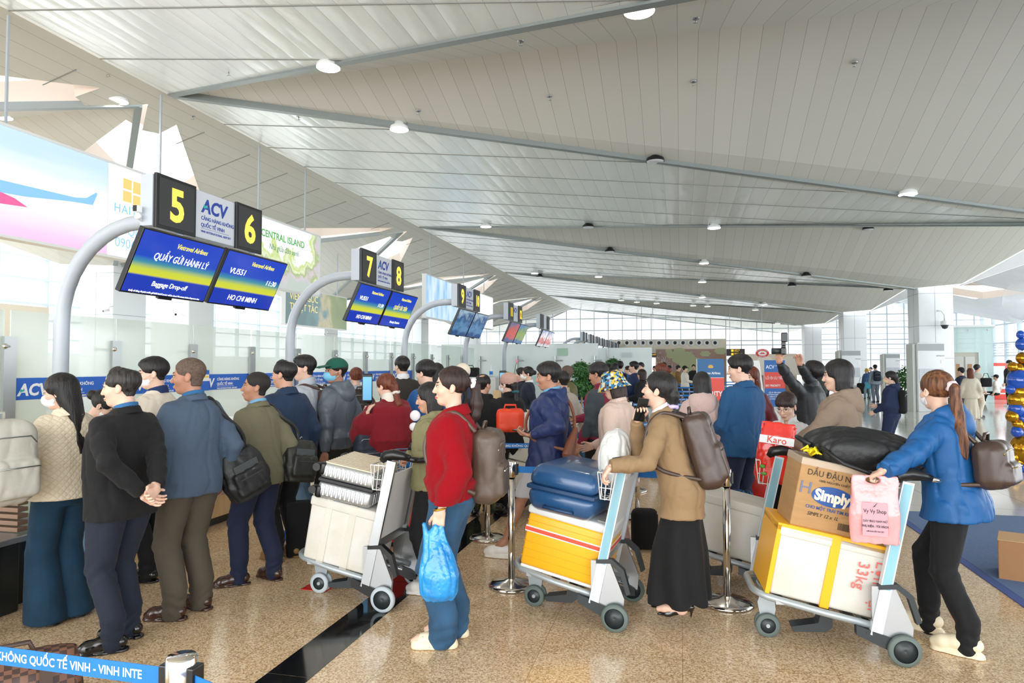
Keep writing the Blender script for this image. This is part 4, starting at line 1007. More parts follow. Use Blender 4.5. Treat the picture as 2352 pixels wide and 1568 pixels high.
            for sd in (1, -1):
                hp, kn, an, yw, lf = LG[sd]; ra = bot.get('ankle', .056); rk = bot.get('knee', .070)
                if k == 'shorts': e = f_chain(P, [hp-Vector((0, 0, .02)), hp.lerp(kn, .9)], [.095*w+bl, .085])
                elif k == 'wide': e = f_chain(P, [hp-Vector((0, 0, .03)), kn, Vector((an.x, an.y+.02, hm))], [.094*w+bl, .092, bot.get('flare', .118)])
                else:
                    e = f_chain(P, [hp-Vector((0, .005, .03)), kn, an+Vector((0, -.005, .12)), Vector((an.x, an.y, max(hm, an.z-.05)))], [.092*w+bl, rk+bl*.5, (rk+ra)/2+bl*.4, ra+bl*.3])
                    zr_ = P[:, 2]-lf; e = e+.006*np.sin(zr_*95+3*np.sin(P[:, 0]*30+sd)+2*np.sin(P[:, 1]*22))*np.exp(-((zr_-.10)/.08)**2)+.005*np.sin(zr_*60+4*P[:, 1]*20+sd)*np.exp(-((zr_-kn.z)/.08)**2)
                e = e+crease(P, 13, sd+3+seed_, fold); dl = e if dl is None else np.minimum(dl, e)
            d = sm_min(d, dl, .025)
            cut = hm if k in ('wide',) else (LG[1][1].z+.02 if k == 'shorts' else None)
            if k == 'shorts': d = sm_min(d, f_ell(P, (0, -.01, .84), (.12*w+bl, .10*w+bl, .075)), .03); d = sm_max(d, (LG[1][1].z*.5+LG[-1][1].z*.5+.04)-P[:, 2], .006)
            elif k == 'wide': d = sm_max(d, hm-P[:, 2], .01)
            return d
        xs = [v for kk in LG for v in LG[kk][:3]]; lo = A_([min(v[i] for v in xs)-.27 for i in range(3)]); hi = A_([max(v[i] for v in xs)+.27 for i in range(3)]); lo[2] = 0; hi[2] = wa+.03
        o = blobj(bot.get('name', 'trousers' if k not in ('skirt', 'shorts') else k), bf, lo, hi, .0095*vox, bm_, T)
    # --- shoes
    sm_ = shoes[1]
    if sm_:
        sole_m = shoes[2] if len(shoes) > 2 else sm_
        for sd in (1, -1):
            hp, kn, an, yw, lf = LG[sd]; fw = np.array((-math.sin(yw), math.cos(yw), 0)); c = A_((an.x, an.y, lf)); kd = shoes[0]; pl = {'sandal': .055, 'sneaker': .028, 'slide': .02, 'heels': .0, 'dress': .012, 'boot': .012, 'clog': .03}[kd]
            rx_ = np.array((math.cos(yw), math.sin(yw), 0)); Rf = np.array([rx_, fw, (0, 0, 1)]).T
            def sf(P, c=c, Rf=Rf, kd=kd, pl=pl, an=an):
                q = (P-c)@Rf
                if kd == 'heels':
                    d = f_chain(q, [(0, -.03, .075), (0, .06, .045), (0, .12, .018), (0, .185, .010)], [.026, .026, .026, .008], .02); d = sm_max(d, q[:, 2]-(.095-q[:, 1]*.30), .005)
                    return sm_min(sm_max(d, -q[:, 2]+.002, .004), f_cone(q, (0, -.035, .06), (0, -.03, .004), .012, .005), .006)
                body_ = f_chain(q, [(0, -.045, .045+pl), (0, .05, .042+pl), (0, .13, .026+pl), (0, .17, .018+pl)], [.040, .043, .042, .030 if kd != 'dress' else .024], .02)
                if kd == 'sandal': body_ = sm_max(f_chain(q, [(0, -.05, .02), (0, .06, .02), (0, .15, .02)], [.045, .045, .045]), q[:, 2]-.055-.02*(q[:, 1] > 1), .004); st = f_cone(q, (0, .09, .055), (0, .12, .05), .043, .043); body_ = np.minimum(body_, sm_max(st, -(st+.009), .003))
                if kd == 'boot': body_ = sm_min(body_, f_cone(q, (0, -.03, .08), (0, -.03, .20), .042, .045), .02)
                body_ = np.maximum(body_, -q[:, 2]+.001)
                sl = f_chain(q, [(0, -.05, .0), (0, .05, .0), (0, .155, .0)], [.044, .046, .042], .02); sl = sm_max(sl, q[:, 2]-(pl+.006), .003)
                return np.minimum(body_, np.maximum(sl, -q[:, 2]+.001)) if kd != 'sandal' else np.maximum(body_, -q[:, 2]+.001)
            def sc(Cn, c=c, Rf=Rf, pl=pl): q = (Cn-c)@Rf; return ((q[:, 2] < pl+.005)).astype(int)
            blobj('shoe', sf, c+A_((-.22, -.22, 0)), c+A_((.22, .22, .26)), .0065*min(vox, 1.6), [sm_, sole_m], T, color=sc)
            if kd == 'heels': pass
    # --- top garment
    if top.get('mat'):
        sr = top.get('sr', .056); fa = top.get('fold', .006); puff = top.get('puff', 0); st = top.get('fs', 18)
        tk = [(z, cx, cy, rx+lo_*(1 if z < 1.4 else .6), ry+lo_*(1 if z < 1.4 else .6)) for z, cx, cy, rx, ry in prof if z > tz+.04 and z < 1.47]
        fl = top.get('flare', 0); b0 = np.interp(max(tz, .8), [p[0] for p in prof], [p[3] for p in prof]); b1 = np.interp(max(tz, .8), [p[0] for p in prof], [p[4] for p in prof])
        cyb = np.interp(max(tz, .8), [p[0] for p in prof], [p[2] for p in prof])
        if top.get('rib'): tk = [(tz, 0, cyb, b0+lo_*.35, b1+lo_*.35), (tz+.05, 0, cyb, b0+lo_*.5, b1+lo_*.5), (tz+.12, 0, cyb, b0+lo_*1.2, b1+lo_*1.2)]+[t for t in tk if t[0] > tz+.13]
        else: tk = [(tz, 0, cyb, b0+lo_+fl, b1+lo_+fl)]+tk
        if top.get('boxy'): tk = [(z, cx, cy, max(rx, .178*w+lo_) if z < 1.36 else rx, ry) for z, cx, cy, rx, ry in tk]
        def tf(P, hollow=True):
            Q = Ptor(P); d = f_loft(Q, tk, 2.25)
            d = sm_min(d, f_loft(Q, [(1.37, 0, -.015, .135*sw+lo_*.5, .080+lo_*.5), (1.42, 0, -.018, .098*sw+lo_*.4, .070+lo_*.3), (1.478, 0, -.022, .060, .058)]), .025)
            n1 = top.get('neck', 1.455); d = sm_max(d, Q[:, 2]-(n1+.02+(-.35)*(Q[:, 1]+.02)), .01)
            for sd in (1, -1):
                S_, E_, W_ = AR[sd]; W2 = E_.lerp(W_, slv) if slv <= 1 else W_
                S0 = S_+(Vector((0, 0, 0))-Vector((sd*.02, 0, .0)))
                e = f_chain(P, [S0, S_.lerp(E_, .5), E_, E_.lerp(W2, .55), W2], [sr+.006+lo_*.15, sr+.003+puff*.5+lo_*.15, sr+puff, sr-.003+puff*1.2, sr-.012 if not top.get('rib') else sr-.018], .02)
                ee = E_; dist = np.linalg.norm(P-A_(ee), axis=1)
                axis = A_((W2-S_).normalized()); tt = P@axis
                e = e+(.0035 if fa else 0)*np.sin(tt*75+2*wob(P, 12, 5))*np.exp(-(dist/.10)**2)
                if W2 is not W_ or True:
                    dn = A_((W2-E_).normalized()); e = sm_max(e, (P-A_(W2))@dn-.004, .006)
                d = sm_min(d, e, .028)
            if fa: d = d+crease(P, st, top.get('seed', 1), fa)
            d = sm_max(d, tz-Q[:, 2], .008)
            if hollow: d = sm_max(d, -f_loft(Q, [(tz-.2, 0, cyb, b0+lo_+fl-.014, b1+lo_+fl-.014), (tz+.025, 0, cyb, b0+lo_-.02, b1+lo_-.02)]), .004) if not top.get('rib') and k != 'skirt' else d
            if top.get('open'):      # open front showing the shirt
                v = np.abs(Q[:, 0])-(.012+np.clip(Q[:, 2]-top['open'], 0, 1)*.26); d = sm_max(d, -np.maximum(v, -(Q[:, 1]-.02)), .006)
            return d
        av = [v for kk in AR for v in AR[kk]]+[tor((x, y, z)) for x in (-.2, .2) for y in (-.15, .15) for z in (tz, 1.45)]
        ex_ = .09+lo_+puff+fl; lo = A_([min(v[i] for v in av)-ex_ for i in range(3)]); hi = A_([max(v[i] for v in av)+ex_ for i in range(3)])
        o = blobj(top.get('name', kind), tf, lo, hi, .0085*vox, top['mat'], T, color=top.get('color') and (lambda Cn: top['color'](Ptor(Cn), Cn)))
        ck = top.get('collar'); cm = top.get('cmat', top['mat'])
        def ring(z0_, z1_, r0, r1, th, cmn, nm, tilt=.30, ycut=None, ry=None):
            def cf(P):
                Q = Ptor(P); zz = Q[:, 2]+(Q[:, 1]+.02)*tilt; Q2 = Q.copy(); Q2[:, 2] = zz
                d = f_loft(Q2, [(z0_, 0, -.022, r0, r0*(ry or .98)), (z1_, 0, -.022, r1, r1*(ry or .98))], 2.0); i_ = f_loft(Q2, [(z0_-.05, 0, -.022, r0-th, (r0-th)), (z1_+.05, 0, -.022, r1-th, r1-th)], 2.0)
                d = sm_max(d, -i_, .003)
                if ycut is not None: d = sm_max(d, -(np.maximum(np.abs(Q[:, 0])-ycut, -(Q[:, 1]-0.0))), .004)
                return d
            c = A_(tor((0, -.02, (z0_+z1_)/2))); return blobj(nm, cf, c-.17, c+.17, .0042*vox, cmn, T)
        if ck == 'shirt': ring(1.42, 1.484, .084, .070, .014, cm, 'shirt_collar', ycut=.012)
        if ck == 'lapel':
            ring(1.41, 1.462, .098, .078, .010, top['mat'], 'jacket_collar', ycut=.03)
            ring(1.42, 1.486, .078, .068, .014, cm, 'shirt_collar', ycut=.010)
        if ck == 'stand': ring(1.42, 1.495, .084, .076, .010, cm, 'jacket_collar', ycut=.02)
        if ck == 'fold': ring(1.40, 1.475, .112, .078, .012, cm, 'jacket_collar', ycut=.02)
        if ck == 'roll': ring(1.41, 1.51, .082, .074, .012, cm, 'turtleneck')
        if ck == 'rib': ring(1.43, 1.468, .084, .074, .010, cm, 'ribbed_collar')
        if ck == 'hood' or top.get('hood'):
            hs_ = top.get('hood', 1)
            def hf2(P):
                Q = Ptor(P)
                d = f_ell(Q, (0, -.105, 1.40), (.125*hs_, .075*hs_, .115*hs_), rotm(R3(-22, 0, 0)))
                d = sm_min(d, f_chain(Q, [(-.03, .075, 1.375), (-.095, .03, 1.425), (-.105, -.05, 1.455), (0, -.115, 1.475), (.105, -.05, 1.455), (.095, .03, 1.425), (.03, .075, 1.375)], [.018, .026, .03, .034, .03, .026, .018], .02), .03)
                d = sm_max(d, -f_ell(Q, (0, -.035, 1.53), (.078, .085, .11)), .02)
                return d+.004*wob(P, 25, 9)
            c = A_(tor((0, -.05, 1.42))); blobj('hood', hf2, c-.24, c+.24, .007*vox, top['mat'], T)
    # --- hair
    hs, hm_ = hair[0], hair[1]; hopt = hair[2] if len(hair) > 2 else {}
    if hs != 'none':
        def face_cut(P, zl=.060, back=.010):
            # region in front of the hairline
            a = f_ell(P, (0, .098, -.020), (.066, .078, .088)); b_ = f_box(P, (0, .13, -.07), (.12, .125-back, .060), .02)
            return sm_min(a, b_, .02)
        def hairf(P0):
            P = Phd(P0); th = hopt.get('th', .012)
            sh_ = f_ell(P, (0, -.015, .036), (.0755+th, .095+th, .083+th*1.1)); 
            fc = face_cut(P, back=hopt.get('back', .012))
            if hs == 'balding': fc = sm_min(fc, f_ell(P, (0, .085, .060), (.062, .062, .075)), .02)
            if hs in ('short', 'buzz', 'spiky', 'balding', 'bowl'):
                nt_ = min(th, .008); nape = sm_max(f_cone(P, (0, -.030, .02), (0, -.026, -.075), .060+nt_, .0535+nt_*.6), P[:, 1]+.022, .01); sh_ = sm_min(sh_, nape, .012)
                d = sm_max(sh_, -fc, .010)
                und = f_box(P, (0, .03, -.135), (.14, .165, .062), .02); d = sm_max(d, -und, .02); d = sm_max(d, -f_box(P, (0, .06, -.09), (.14, .055, .085), .02), .012)      # cropped nape and sides
                if hs != 'buzz':
                    side = np.clip(-(P[:, 2]-.03)/.06, 0, 1); d = d+side*(th*.72)
                    d = sm_min(d, sm_max(f_ell(P, (0, .022, .072), (.062, .072, .045)), -f_ell(P, (0, .112, .0), (.08, .035, .075)), .01), .02) if hs == 'spiky' else d
                    if hs == 'bowl': d = sm_min(d, sm_max(f_ell(P, (0, .03, .045), (.078, .070, .055)), .030-P[:, 2], .008), .012)
                for sx in (1, -1): d = sm_max(d, -f_ell(P, (sx*.085, -.008, -.012), (.016, .021, .034)), .006)
                if hs == 'balding': d = sm_max(d, -f_ell(P, (.01, -.055, .125), (.045, .055, .032)), .02)
                return d*hk+(0 if hs == 'buzz' else .0022*wob(P, 150, 3, (1, 1, .3))+.0016*wob(P, 320, 8, (1, 1, .25)))
            cap = sm_max(sh_, -fc, .012)
            if hs in ('pony', 'lowpony', 'bun', 'clip', 'up'):
                und = f_box(P, (0, -.01, -.12), (.14, .15, .055), .04); cap = sm_max(cap, -und, .03)
                for sx in (1, -1): cap = sm_max(cap, -f_ell(P, (sx*.088, -.004, -.016), (.018, .022, .034)), .006)
                if hs == 'pony':
                    L = hopt.get('len', .34); a = (0, -.115, .03); cap = sm_min(cap, f_chain(P, [a, (0, -.150, .01), (0, -.165, -.05-L*.25), (hopt.get('sw', 0)*.6, -.155+hopt.get('ky', 0)*.5, -.05-L*.6), (hopt.get('sw', 0), -.135+hopt.get('ky', 0), -.05-L)], [.020, .030, .036, .032, .012], .02), .008)
                elif hs == 'lowpony':
                    L = hopt.get('len', .4); cap = sm_min(cap, f_chain(P, [(0, -.10, -.02), (0, -.115, -.09), (0, (hopt.get('ky', -.10)-.12)*.5-.02, -.12-L*.5), (hopt.get('sw', 0), hopt.get('ky', -.10), -.12-L)], [.05, .028, .034, .010], .02), .02)
                elif hs == 'bun': cap = sm_min(cap, f_ell(P, (0, -.125, hopt.get('bz', .02)), (.045, .04, .042)), .008)
                elif hs == 'clip': cap = sm_min(cap, f_chain(P, [(0, -.105, .0), (0, -.125, .05), (0, -.11, .10)], [.035, .032, .018], .02), .01)
            elif hs == 'bob':
                L = hopt.get('len', .13)
                cu = f_loft(P, [(-L, 0, -.022, .086, .088), (-.04, 0, -.02, .094, .098), (.03, 0, -.015, .087, .102), (.06, 0, -.015, .078, .09)], 2.1)
                cu = sm_max(cu, -f_ell(P, (0, .10, -.04), (.070, .094, .12)), .012); cu = sm_max(cu, -f_box(P, (0, .11, -.1), (.12, .10, .09), .02), .012)
                inn = f_ell(P, (0, -.02, -.15), (.055, .055, .10)); cap = sm_min(cap, sm_max(cu, -inn, .01), .015)
            elif hs == 'long':
                L = hopt.get('len', .38)
                cu = f_loft(P, [(-L, hopt.get('sw', 0), -.095, .05, .020), (-L+.08, hopt.get('sw', 0)*.6, -.095, .075, .028), (-.20, 0, -.085, .088, .040), (-.08, 0, -.055, .093, .070), (.03, 0, -.016, .088, .104), (.06, 0, -.015, .078, .09)], 2.1)
                cu = sm_max(cu, -f_ell(P, (0, .10, -.04), (.068, .10, .12)), .012); cu = sm_max(cu, -f_box(P, (0, .12, -.14), (.12, .11, .13), .02), .012)
                cap = sm_min(cap, cu, .015)
            if hopt.get('bangs'): cap = sm_min(cap, sm_max(f_ell(P, (0, .022, .030), (.072, .074, .058)), (hopt['bangs'])-P[:, 2], .006), .008)
            return cap*hk+.0022*wob(P, 110, 4, (1, 1, .10))
        if hs not in ('hat',):
            L = hopt.get('len', .2); c = A_(hc); blobj('hair', hairf, c-A_((.16, .46, L*hk+.17)), c+A_((.16, .16, .16)), .0052*vox, hm_, T)
        if hs in ('pony', 'lowpony') and hopt.get('scr'):
            z = .02 if hs == 'pony' else -.085; y = -.138 if hs == 'pony' else -.115; m = MB(); 
            pts = [hd((math.cos(q*PI/8)*(.026+.004*math.sin(q*3)), y+ (.006*math.cos(q*5)), z+math.sin(q*PI/8)*.026)) if hs == 'pony' else hd((math.cos(q*PI/8)*.032, y+math.sin(q*PI/8)*.030, z+.004*math.cos(q*5))) for q in range(16)]
            m.tube(pts, [.014*hk+.003*math.sin(q*2.4) for q in range(16)], 10, closed=True); m.build('scrunchie', hopt['scr'], T)
    cap_ = hair[3] if len(hair) > 3 else None
    if cap_:
        kd, cmt = cap_[0], cap_[1]
        def capf(P0):
            P = Phd(P0)
            if kd == 'cap':
                d = sm_max(f_ell(P, (0, -.014, .040), (.092, .112, .092)), .030-P[:, 2]-.15*P[:, 1], .006); d = sm_max(d, -f_ell(P, (0, -.014, .035), (.082, .102, .080)), .004)
                br = f_ell(P, (0, .115, .042), (.078, .085, .010), rotm(R3(-12, 0, 0))); br = sm_max(br, .07-P[:, 1], .01); return sm_min(d, br, .006)*hk
            if kd == 'bucket':
                d = f_loft(P, [(.045, 0, -.01, .094, .112), (.11, 0, -.012, .088, .10), (.135, 0, -.012, .06, .07)], 2.2)
                a = f_loft(P, [(-.035, 0, -.005, .145, .165), (.05, 0, -.01, .096, .114)], 2.0); a = sm_max(a, -f_loft(P, [(-.08, 0, -.005, .162, .182), (.05, 0, -.01, .084, .104)], 2.0), .004)
                return sm_min(sm_max(d, -f_ell(P, (0, -.014, .03), (.080, .10, .09)), .004), a, .006)*hk
            d = sm_max(f_ell(P, (0, -.018, .050), (.094, .112, .096)), -.005-P[:, 2]+.25*P[:, 1], .012); return d*hk+.003*wob(P, 120, 2)
        c = A_(hc); blobj({'cap': 'baseball_cap', 'bucket': 'bucket_hat', 'beanie': 'knit_hat', 'beret': 'knit_hat'}[kd], capf, c-.22, c+.24, .0045*vox, cmt, T)
    if mask and mask != 'all':
        mm = {'w': mask_w, 'b': mask_b}.get(mask, mask)
        def mf(P0):
            P = Phd(P0); d = sm_min(f_ell(P, (0, .030, -.045), (.060, .080, .062)), f_ell(P, (0, .075, -.045), (.028, .040, .034)), .03)
            d = sm_max(d, .018-P[:, 1], .006); d = sm_max(d, P[:, 2]+.012-.0*P[:, 1], .006); d = sm_max(d, -P[:, 2]-.105, .006); return d*hk
        c = A_(hc); blobj('face_mask', mf, c-.16, c+.16, .0045*vox, mm, T)
        m = MB()
        for sx in (1, -1): m.tube([hd((sx*.058, .035, -.022)), hd((sx*.078, .005, -.002)), hd((sx*.084, -.018, .004))], .0016, 6).tube([hd((sx*.056, .03, -.075)), hd((sx*.074, .0, -.040)), hd((sx*.082, -.02, -.03))], .0016, 6)
        m.build('mask_strap', mask_w, T)
    if glasses:
        m = MB()
        for sx in (1, -1):
            m.tube([hd((sx*.033+.024*math.cos(q*PI/8), .098-.004*abs(math.cos(q*PI/8)), -.002+.019*math.sin(q*PI/8))) for q in range(16)], .0013, 6, closed=True)
            m.tube([hd((sx*.057, .094, .004)), hd((sx*.080, .03, .006)), hd((sx*.082, -.02, 0))], .0014, 6)
        m.tube([hd((-.010, .102, .002)), hd((.010, .102, .002))], .0013, 6); m.build('glasses', mat('spectacle_frame', '#5a5f66', .3, .5), T)
    T.scale = (s, s, s)
    T_info = dict(T=T, s=s, hd=lambda p: T_pt(T, s, hd(p), math.radians(face)), tor=lambda p: T_pt(T, s, tor(p), math.radians(face)), hand={k: tuple(v) for k, v in HI.items()}, AR=AR,
                  pt=lambda p: T_pt(T, s, p, math.radians(face)), Rt=Rt, face=math.radians(face), nk=nk)
    return T_info
def T_pt(T, s, p, f):
    p = Vector(p)*s; c, n = math.cos(f), math.sin(f); return Vector((T.location.x+p.x*c-p.y*n, T.location.y+p.x*n+p.y*c, T.location.z+p.z))
# ------------------------------------------------------------------ the people
def gp(u, D):
    r = ray(u, 838); f = -r.x*math.sin(YAW)+r.y*math.cos(YAW); t = D/f; return Vector((r.x*t, r.y*t, 0))
def vh(u): return 13.83-math.degrees(math.atan((u-1176)/FPX))
def DF(v): return 1.65*FPX/(v-838.)
def HT(v, D): return 1.65+(838-v)/FPX*D
PP = {}
def folk(key, label, u, D, vtop, rel, **k):
    h = HT(vtop, D)+k.pop('dh', 0); xy = gp(u, D)
    ff = math.radians(rel+vh(u)); sc = h/1.70
    def cv(a):
        if not a or 'px' not in a: return a
        q = a['px']; W_ = gp(q[0], q[2]); W_.z = 1.65+(838-q[1])/FPX*q[2]-k.get('z0', 0); d = W_-Vector((xy.x, xy.y, 0)); a = dict(a)
        a['t'] = ((d.x*math.cos(ff)+d.y*math.sin(ff))/sc, (-d.x*math.sin(ff)+d.y*math.cos(ff))/sc, d.z/sc); return a
    if 'arms' in k: k['arms'] = tuple(cv(a) for a in k['arms'])
    k.setdefault('vox', 1.0 if D < 5 else 1.15 if D < 7 else 1.5 if D < 10 else 2.1 if D < 16 else 3.0)
    i = person(label, (xy.x, xy.y), rel+vh(u), h, **k); i['D'] = D; PP[key] = i; return i
blk_shoe = mat('black_leather_shoe', '#0f0f10', .18, spec=.7); brn_shoe = mat('brown_leather_shoe', '#3a2118', .25, spec=.7); dk_shoe = mat('dark_shoe', '#191919', .5)
wh_snk = mat('white_sneaker', '#ecebe6', .5); sole_w = mat('white_sole', '#e4e0d6', .6); cream_eva = mat('cream_foam_shoe', '#e9dcbf', .6)
c_black = cloth('black_wool', '#121315', .85); c_navy = cloth('navy_trouser_wool', '#1a2232', .8); c_blk_tr = cloth('black_trouser', '#131416', .85)
c_shirt_b = cloth('blue_shirt', '#2a6496', .7); c_shirt_lb = cloth('light_blue_shirt', '#6fa6c9', .7); c_white = cloth('white_shirt', '#e6e8ea', .7)
c_jean_l = cloth('light_denim', '#7c9dbb', .85, var=.12, vscale=9); c_jean = cloth('mid_denim', '#2f5474', .85, var=.25, vscale=6); c_jean_d = cloth('dark_teal_denim', '#12354c', .85, var=.15, vscale=6)
def quilt(N, L, b):
    tc = N.new('ShaderNodeTexCoord'); mp = N.new('ShaderNodeMapping'); mp.inputs['Rotation'].default_value = (0, PI/4, 0); mp.inputs['Scale'].default_value = (34, 34, 34); L.new(tc.outputs['Object'], mp.inputs[0])
    s = N.new('ShaderNodeSeparateXYZ'); L.new(mp.outputs[0], s.inputs[0]); o = []
    for i in (0, 2):
        a = N.new('ShaderNodeMath'); a.operation = 'PINGPONG'; a.inputs[1].default_value = .5; L.new(s.outputs[i], a.inputs[0]); p = N.new('ShaderNodeMath'); p.operation = 'POWER'; p.inputs[1].default_value = .35; L.new(a.outputs[0], p.inputs[0]); o.append(p)
    mn = N.new('ShaderNodeMath'); mn.operation = 'MINIMUM'; L.new(o[0].outputs[0], mn.inputs[0]); L.new(o[1].outputs[0], mn.inputs[1])
    bp = N.new('ShaderNodeBump'); bp.inputs['Strength'].default_value = .8; bp.inputs['Distance'].default_value = .006; L.new(mn.outputs[0], bp.inputs['Height']); L.new(bp.outputs[0], b.inputs['Normal'])
c_quilt = node_mat('cream_quilted_cotton', quilt, rough=.8, color='#e3d6be')

folk('black', 'person in a black suit jacket and navy trousers, hands clasped behind the back', 285, 4.1, 850, 42, w=1.12, belly=.03, skin='b', head=(30, -3, 0), twist=0,
     hair=('balding', HG), top=dict(mat=c_black, z0=.79, loose=.026, collar='lapel', cmat=c_shirt_b, fold=.005, boxy=True), bot=dict(mat=c_navy, loose=.016), shoes=('dress', blk_shoe),
     arms=(dict(px=(330, 1128, 3.90), p=(-1, -.3, 0)), dict(px=(368, 1118, 3.93), p=(1, -.5, 0))), hands=(dict(d=(.75, -.15, -.55), n=(0, -.9, .3), c=.5), dict(d=(-.7, -.1, -.5), n=(.1, -.8, .2), c=.55)), legs={1: (.05, .10, 20), -1: (-.04, -.10, 40)})
folk('quilt', 'person with long black hair in a cream quilted jacket and wide dark jeans', 150, 4.5, 864, 32, female=True, skin='b', head=(38, -8, 0), mask='w', hair=('long', HB, dict(len=.44)),
     top=dict(mat=c_quilt, z0=.85, loose=.035, collar='fold', fold=.004, flare=.015, sr=.062), bot=dict(mat=c_jean_d, kind='wide', flare=.135, hem=.02), shoes=('dress', dk_shoe), arms=(dict(t=(-.24, .22, 1.02)), dict(t=(.2, .22, 1.05))))
folk('edge', 'person in black trousers carrying a large pale backpack at the left edge', -95, 4.0, 870, 30, top=dict(mat=c_black, z0=.85), bot=dict(mat=c_blk_tr), shoes=('dress', blk_shoe))
folk('bent', 'person with a dark ponytail bending over the counter in pale jeans', 212, 4.95, 893, -110, female=True, skin='b', lean=4, head=(0, -35, 0), hair=('bun', HB), mask='w', top=dict(mat=cloth('off_white_top', '#d8d2c8'), z0=.85),
     bot=dict(mat=c_jean_l), shoes=('sneaker', wh_snk), arms=(dict(t=(-.2, .3, .95)), dict(t=(.2, .3, .95))))
folk('creamj', 'person in a cream jacket with a navy collar and white face mask', 357, 5.35, 826, 58, skin='b', head=(28, -4, 0), mask='w', hair=('spiky', HB), top=dict(mat=cloth('cream_jacket', '#e2d8c8'), z0=.85, collar='shirt', cmat=cloth('navy_collar', '#1c2f5c'), loose=.035), bot=dict(mat=c_blk_tr), shoes=('dress', blk_shoe))
c_bg = cloth('slate_blue_suiting', '#45566b', .7, wr=.6)
folk('slate', 'person with shaved hair in a slate blue suit jacket and brown trousers', 440, 4.6, 828, 36, w=1.06, skin='c', head=(42, -2, 0), hair=('buzz', mat('hair_stubble', '#5a4a40', .8, var=.3, vscale=80), dict(th=.003)),
     top=dict(mat=c_bg, z0=.80, loose=.032, collar='lapel', cmat=c_shirt_b, boxy=True, fold=.006, seed=4), bot=dict(mat=cloth('brown_wool_trousers', '#4d463b', .85), loose=.02, knee=.076, ankle=.064), shoes=('dress', brn_shoe),
     arms=(dict(t=(-.20, .20, 1.0), p=(-.6, -1, 0)), dict(t=(.26, -.02, .88))), legs={1: (.02, .10, 10), -1: (.0, -.12, 30)})
c_ol = cloth('olive_suiting', '#6b6852', .75, wr=.5)
folk('olive', 'person in an olive suit jacket and navy trousers leaning to look forward', 598, 5.25, 860, 40, skin='c', lean=5, head=(50, 6, 0), hair=('short', mat('hair_cropped', '#1d1917', .7, bump=.4, bscale=200), dict(th=.005)),
     top=dict(mat=c_ol, z0=.80, loose=.032, collar='lapel', cmat=c_shirt_lb, boxy=True, fold=.006, seed=6), bot=dict(mat=cloth('deep_navy_trousers', '#151e38'), loose=.016, knee=.074), shoes=('dress', brn_shoe),
     arms=(dict(t=(-.22, .16, .98)), dict(t=(.24, .0, .88))), legs={1: (-.03, .12, 0), -1: (.10, -.12, 55)})
folk('navyj', 'person with thinning hair in a navy jacket behind the olive suit', 655, 5.9, 832, 38, w=1.08, skin='a', head=(22, 0, 0), hair=('balding', HB), top=dict(mat=cloth('navy_jacket', '#1f3450', .7), z0=.80, loose=.035, collar='fold', boxy=True, fold=.005), bot=dict(mat=c_blk_tr), shoes=('dress', mat('tan_shoe', '#8a6a3c', .4)))
folk('grayw', 'person in a pale grey jacket and light jeans with a brown sling bag', 700, 6.6, 820, 70, skin='b', head=(22, 0, 0), hair=('spiky', HB, dict(th=.008)), top=dict(mat=cloth('pale_grey_jacket', '#b9c0c8', .6), z0=.88, collar='stand', loose=.04, rib=True), bot=dict(mat=c_jean_l, kind='trousers', loose=.03, knee=.085, ankle=.08), shoes=('sneaker', mat('blue_shoe', '#2a5ab8', .5)))
c_rain = cloth('slate_rain_shell', '#5b646e', .38, wr=.7, spec=.5, bump=.1, sheen=0)
folk('cap', 'person in a green cap, blue face mask and grey rain jacket', 772, 6.7, 828, 55, skin='c', mask='b', head=(60, 2, 0), hair=('short', HB, {}, ('cap', cloth('green_cap_cotton', '#145646', .8, wr=.1))), w=1.05,
     top=dict(mat=c_rain, z0=.84, loose=.05, hood=1.05, sr=.066, rib=True, fold=.008, seed=3), bot=dict(mat=cloth('dark_olive_trousers', '#2e2c24')), shoes=('dress', dk_shoe), arms=(dict(px=(748, 1040, 6.45)), None))
folk('clip', 'person with clipped-up brown hair and a brown fleece jacket facing the counters', 818, 8.8, 848, 15, female=True, skin='b', hair=('clip', HR), top=dict(mat=cloth('brown_fleece', '#7a5228'), z0=.85, collar='fold', cmat=cloth('grey_collar', '#a8b0b8'), loose=.05), bot=dict(mat=c_blk_tr), shoes=('dress', dk_shoe))
c_mar = cloth('maroon_knit', '#7a1420', .9, bscale=120, bump=.3, sheen=.08, wr=.3)
folk('maroon', 'person with auburn tied hair in a loose maroon sweater holding a phone', 893, 6.4, 862, 18, female=True, skin='b', head=(30, -12, 0), hair=('lowpony', HR, dict(len=.16, scr=mat('pearl_clip', '#d8d0c8', .3))),
     top=dict(mat=c_mar, z0=.93, loose=.075, sr=.075, puff=.03, rib=True, boxy=True, collar='roll', cmat=cloth('cream_roll_neck', '#e6ddd2'), fold=.008), bot=dict(mat=c_jean_l), shoes=('sneaker', wh_snk),
     arms=(dict(px=(845, 950, 6.2), p=(-.8, -.4, -.8)), dict(px=(862, 948, 6.5), p=(.8, -.4, -.8))), hands=(dict(c=.8, d=(.3, .6, .5)), dict(c=.8, d=(-.5, .5, .3))))
folk('making', 'person in a black zip jacket with white back lettering facing the counters', 925, 8.6, 822, 8, skin='b', hair=('short', HB), head=(25, 0, 0), top=dict(mat=cloth('washed_black', '#35302c'), z0=.84, collar='stand', cmat=c_white, loose=.05, boxy=True), bot=dict(mat=c_blk_tr), shoes=('dress', dk_shoe))
